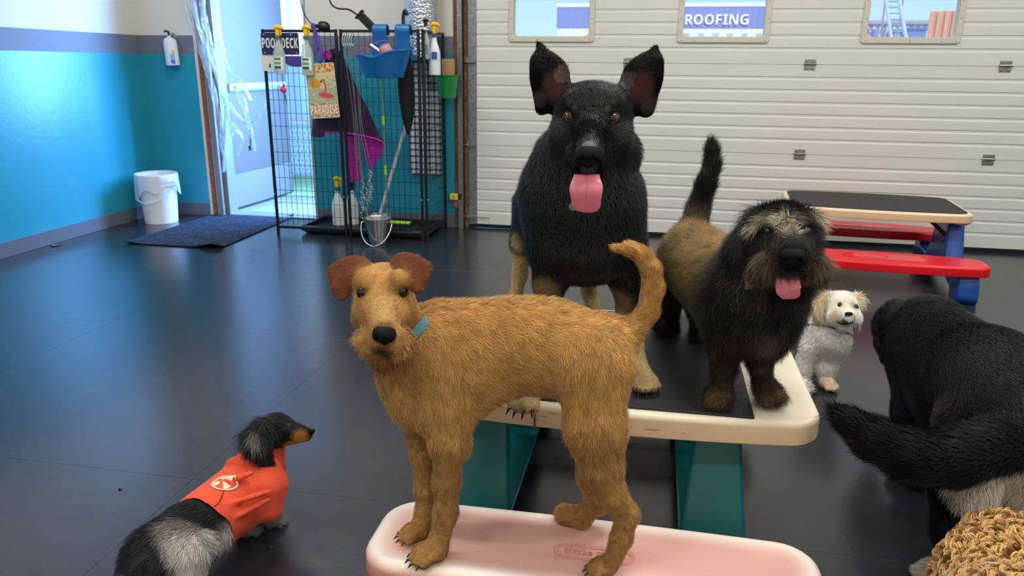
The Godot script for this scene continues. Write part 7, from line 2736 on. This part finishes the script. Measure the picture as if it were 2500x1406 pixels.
func _face(st: SurfaceTool, ctr: Vector3, e: Vector3, ax: int, s: float, bev: float, xf: Transform3D) -> void:
	var u := (ax + 1) % 3
	var w := (ax + 2) % 3
	var q := []
	for k in [[-1, -1], [1, -1], [1, 1], [-1, 1]]:
		var p := Vector3()
		p[ax] = s * e[ax]
		p[u] = k[0] * (e[u] - bev)
		p[w] = k[1] * (e[w] - bev)
		q.append(xf * (ctr + p))
	if s > 0:
		quad(st, q[0], q[1], q[2], q[3], true)
	else:
		quad(st, q[0], q[3], q[2], q[1], true)

func box(lo: Vector3, hi: Vector3, bev := 0.0, xf := Transform3D()) -> ArrayMesh:
	var st := begin()
	add_box(st, lo, hi, bev, xf)
	return st.commit()

func box_c(ctr: Vector3, size: Vector3, bev := 0.0) -> ArrayMesh:
	return box(ctr - size * 0.5, ctr + size * 0.5, bev)

# grid of points (rows x cols) to a smooth skin; front = du x dv
func add_grid(st: SurfaceTool, pts: Array, wrap_u := false, wrap_v := false, flip := false, colors: Array = []) -> void:
	var nu := pts.size()
	var nv: int = pts[0].size()
	var norm := []
	for i in nu:
		var row := []
		for j in nv:
			var i0 := (i - 1 + nu) % nu if wrap_u else maxi(i - 1, 0)
			var i1 := (i + 1) % nu if wrap_u else mini(i + 1, nu - 1)
			var j0 := (j - 1 + nv) % nv if wrap_v else maxi(j - 1, 0)
			var j1 := (j + 1) % nv if wrap_v else mini(j + 1, nv - 1)
			var du: Vector3 = pts[i1][j] - pts[i0][j]
			var dv: Vector3 = pts[i][j1] - pts[i][j0]
			if du.length_squared() < 1e-14:
				var ii := mini(i + 1, nu - 1) if i == 0 else maxi(i - 1, 0)
				du = (pts[ii][(j + nv / 4) % nv] - pts[i][j]) * (1.0 if i == 0 else -1.0)
			if dv.length_squared() < 1e-14:
				var ii := mini(i + 1, nu - 1) if i == 0 else maxi(i - 1, 0)
				dv = pts[ii][j1] - pts[ii][j0]
			var n := du.cross(dv).normalized()
			row.append(-n if flip else n)
		norm.append(row)
	for i in (nu if wrap_u else nu - 1):
		for j in (nv if wrap_v else nv - 1):
			var i1 := (i + 1) % nu
			var j1 := (j + 1) % nv
			var k := [[i, j], [i1, j], [i1, j1], [i, j1]]
			var order := [0, 2, 1, 0, 3, 2] if not flip else [0, 1, 2, 0, 2, 3]
			for o in order:
				var a: int = k[o][0]
				var b: int = k[o][1]
				st.set_normal(norm[a][b])
				st.set_uv(Vector2(float(a if a >= i else nu) / maxi(nu - 1, 1), float(b if b >= j else nv) / maxi(nv - 1, 1)))
				st.set_color(colors[a][b] if colors else Color.WHITE)
				st.add_vertex(pts[a][b])

# lathe about the axis from a towards b: profile of Vector2(radius, distance along)
func add_lathe(st: SurfaceTool, at: Vector3, axis: Vector3, prof: Array, seg := 20, squash := 1.0, turn := 0.0) -> void:
	axis = axis.normalized()
	var u := axis.cross(Vector3.UP if absf(axis.y) < 0.9 else Vector3.RIGHT).normalized()
	var w := axis.cross(u)
	if turn != 0.0:
		u = u.rotated(axis, turn)
		w = w.rotated(axis, turn)
	# corners of the profile are kept by doubling points where it bends sharply
	var pr := []
	for i in prof.size():
		pr.append(prof[i])
		if i > 0 and i < prof.size() - 1:
			var d0: Vector2 = (prof[i] - prof[i - 1]).normalized()
			var d1: Vector2 = (prof[i + 1] - prof[i]).normalized()
			if d0.dot(d1) < 0.75:
				pr.append(null)
				pr.append(prof[i])
	var run := []
	var runs := []
	for p in pr:
		if p == null:
			runs.append(run)
			run = []
		else:
			run.append(p)
	runs.append(run)
	for r in runs:
		if r.size() < 2:
			continue
		var pts := []
		for p in r:
			var row := []
			for j in seg:
				var a := TAU * j / seg
				row.append(at + axis * p.y + (u * cos(a) * squash + w * sin(a)) * p.x)
			pts.append(row)
		add_grid(st, pts, false, true, true)

func lathe(at: Vector3, axis: Vector3, prof: Array, seg := 20, squash := 1.0) -> ArrayMesh:
	var st := begin()
	add_lathe(st, at, axis, prof, seg, squash)
	return st.commit()

# tube along points; radius may be a number or an array
func add_tube(st: SurfaceTool, pts: Array, radius: Variant, seg := 8, caps := true, closed := false) -> void:
	var n := pts.size()
	var rows := []
	var up := Vector3.ZERO
	for i in n:
		var t: Vector3
		if closed:
			t = pts[(i + 1) % n] - pts[(i - 1 + n) % n]
		else:
			t = pts[mini(i + 1, n - 1)] - pts[maxi(i - 1, 0)]
		t = t.normalized()
		if up == Vector3.ZERO:
			up = t.cross(Vector3.UP if absf(t.y) < 0.9 else Vector3.RIGHT).normalized()
		up = (up - t * up.dot(t)).normalized()
		var w := t.cross(up)
		var r: float = radius[i] if radius is Array else radius
		var row := []
		for j in seg:
			var a := TAU * j / seg
			row.append(pts[i] + (up * cos(a) + w * sin(a)) * r)
		rows.append(row)
	add_grid(st, rows, closed, true, true)
	if caps and not closed:
		for e in [0, n - 1]:
			var ring: Array = rows[e]
			for j in seg:
				if e == 0:
					tri_face(st, pts[e], ring[(j + 1) % seg], ring[j])
				else:
					tri_face(st, pts[e], ring[j], ring[(j + 1) % seg])

func tube(pts: Array, radius: Variant, seg := 8, closed := false) -> ArrayMesh:
	var st := begin()
	add_tube(st, pts, radius, seg, true, closed)
	return st.commit()

# smooth curve through points
func spline(p: Array, steps := 6, closed := false) -> Array:
	var out := []
	var n := p.size()
	for i in (n if closed else n - 1):
		var a: Vector3 = p[(i - 1 + n) % n] if closed else p[maxi(i - 1, 0)]
		var b: Vector3 = p[i]
		var c: Vector3 = p[(i + 1) % n]
		var d: Vector3 = p[(i + 2) % n] if closed else p[mini(i + 2, n - 1)]
		for k in steps:
			var t := float(k) / steps
			out.append(0.5 * (2.0 * b + (c - a) * t + (2.0 * a - 5.0 * b + 4.0 * c - d) * t * t + (3.0 * b - a - 3.0 * c + d) * t * t * t))
	if not closed:
		out.append(p[n - 1])
	return out

func round_rect(w: float, h: float, r: float, seg := 6) -> PackedVector2Array:
	var out := PackedVector2Array()
	for k in 4:
		var cx := (w * 0.5 - r) * (1.0 if k == 0 or k == 3 else -1.0)
		var cy := (h * 0.5 - r) * (1.0 if k < 2 else -1.0)
		for i in seg + 1:
			var a := PI * 0.5 * (k + float(i) / seg)
			out.append(Vector2(cx + cos(a) * r, cy + sin(a) * r))
	return out

# slab from a counter-clockwise outline in a plane with axes u, v; thickness along u x v; edge rounded by bev
func add_slab(st: SurfaceTool, poly: PackedVector2Array, at: Vector3, u: Vector3, v: Vector3, thick: float, bev := 0.0, hole := PackedVector2Array()) -> void:
	var w := u.cross(v).normalized()
	var rings := []
	if bev <= 0.0:
		rings = [[poly, 0.0], [poly, thick]]
	else:
		var steps := 3
		for k in steps + 1:
			var a := PI * 0.5 * k / steps
			rings.append([inset(poly, bev * (1.0 - sin(a))), bev * (1.0 - cos(a))])
		for k in steps + 1:
			var a := PI * 0.5 * k / steps
			rings.append([inset(poly, bev * (1.0 - cos(a))), thick - bev * (1.0 - sin(a))])
	var rows := []
	for r in rings:
		var row := []
		for p in r[0]:
			row.append(at + u * p.x + v * p.y + w * r[1])
		rows.append(row)
	if bev <= 0.0:
		for j in poly.size():
			var j1 := (j + 1) % poly.size()
			quad(st, rows[0][j], rows[0][j1], rows[1][j1], rows[1][j])
	else:
		add_grid(st, rows, false, true, true)
	if hole.size():
		var m := poly.size()
		for side in 2:
			var ring: PackedVector2Array = rings[rings.size() - 1][0] if side else rings[0][0]
			var hh: float = rings[rings.size() - 1][1] if side else rings[0][1]
			for j in m:
				var j1 := (j + 1) % m
				var a := at + u * ring[j].x + v * ring[j].y + w * hh
				var b := at + u * ring[j1].x + v * ring[j1].y + w * hh
				var c := at + u * hole[j1].x + v * hole[j1].y + w * hh
				var d := at + u * hole[j].x + v * hole[j].y + w * hh
				if side:
					quad(st, a, b, c, d)
				else:
					quad(st, b, a, d, c)
		for j in m:
			var j1 := (j + 1) % m
			var a := at + u * hole[j].x + v * hole[j].y
			var b := at + u * hole[j1].x + v * hole[j1].y
			quad(st, b, a, a + w * thick, b + w * thick)
		return
	for side in 2:
		var ring: PackedVector2Array = rings[rings.size() - 1][0] if side else rings[0][0]
		var hh: float = rings[rings.size() - 1][1] if side else rings[0][1]
		var idx := Geometry2D.triangulate_polygon(ring)
		for i in range(0, idx.size(), 3):
			var t := []
			for k in 3:
				t.append(at + u * ring[idx[i + k]].x + v * ring[idx[i + k]].y + w * hh)
			var facing: Vector3 = (t[1] - t[0]).cross(t[2] - t[0])
			if (facing.dot(w) > 0) == (side == 1):
				tri_face(st, t[0], t[1], t[2])
			else:
				tri_face(st, t[0], t[2], t[1])

func inset(p: PackedVector2Array, d: float) -> PackedVector2Array:
	if d < 1e-6:
		return p
	var out := PackedVector2Array()
	var n := p.size()
	for i in n:
		var e0 := (p[i] - p[(i - 1 + n) % n]).normalized()
		var e1 := (p[(i + 1) % n] - p[i]).normalized()
		var nn := Vector2(-e0.y - e1.y, e0.x + e1.x).normalized()
		var k := maxf(nn.dot(Vector2(-e0.y, e0.x)), 0.4)
		out.append(p[i] + nn * d / k)
	return out

func slab(poly: PackedVector2Array, at: Vector3, u: Vector3, v: Vector3, thick: float, bev := 0.0, hole := PackedVector2Array()) -> ArrayMesh:
	var st := begin()
	add_slab(st, poly, at, u, v, thick, bev, hole)
	return st.commit()

func poly(a: Array) -> PackedVector2Array:
	var out := PackedVector2Array()
	for i in range(0, a.size(), 2):
		out.append(Vector2(a[i], a[i + 1]))
	return out

# profile (z out, y up) swept along x from x0 to x1 with end caps left open
func strip(prof: Array, x0: float, x1: float) -> ArrayMesh:
	var st := begin()
	for i in prof.size() - 1:
		var a: Vector2 = prof[i]
		var b: Vector2 = prof[i + 1]
		quad(st, Vector3(x0, a.y, a.x), Vector3(x0, b.y, b.x), Vector3(x1, b.y, b.x), Vector3(x1, a.y, a.x))
	return st.commit()

func text_mesh(s: String, size: float, depth: float, font_name := "Droid Sans", weight := 700) -> TextMesh:
	var f := SystemFont.new()
	f.font_names = PackedStringArray([font_name])
	f.font_weight = weight
	var t := TextMesh.new()
	t.text = s
	t.font = f
	t.font_size = 48
	t.pixel_size = size / 48.0
	t.depth = depth
	return t
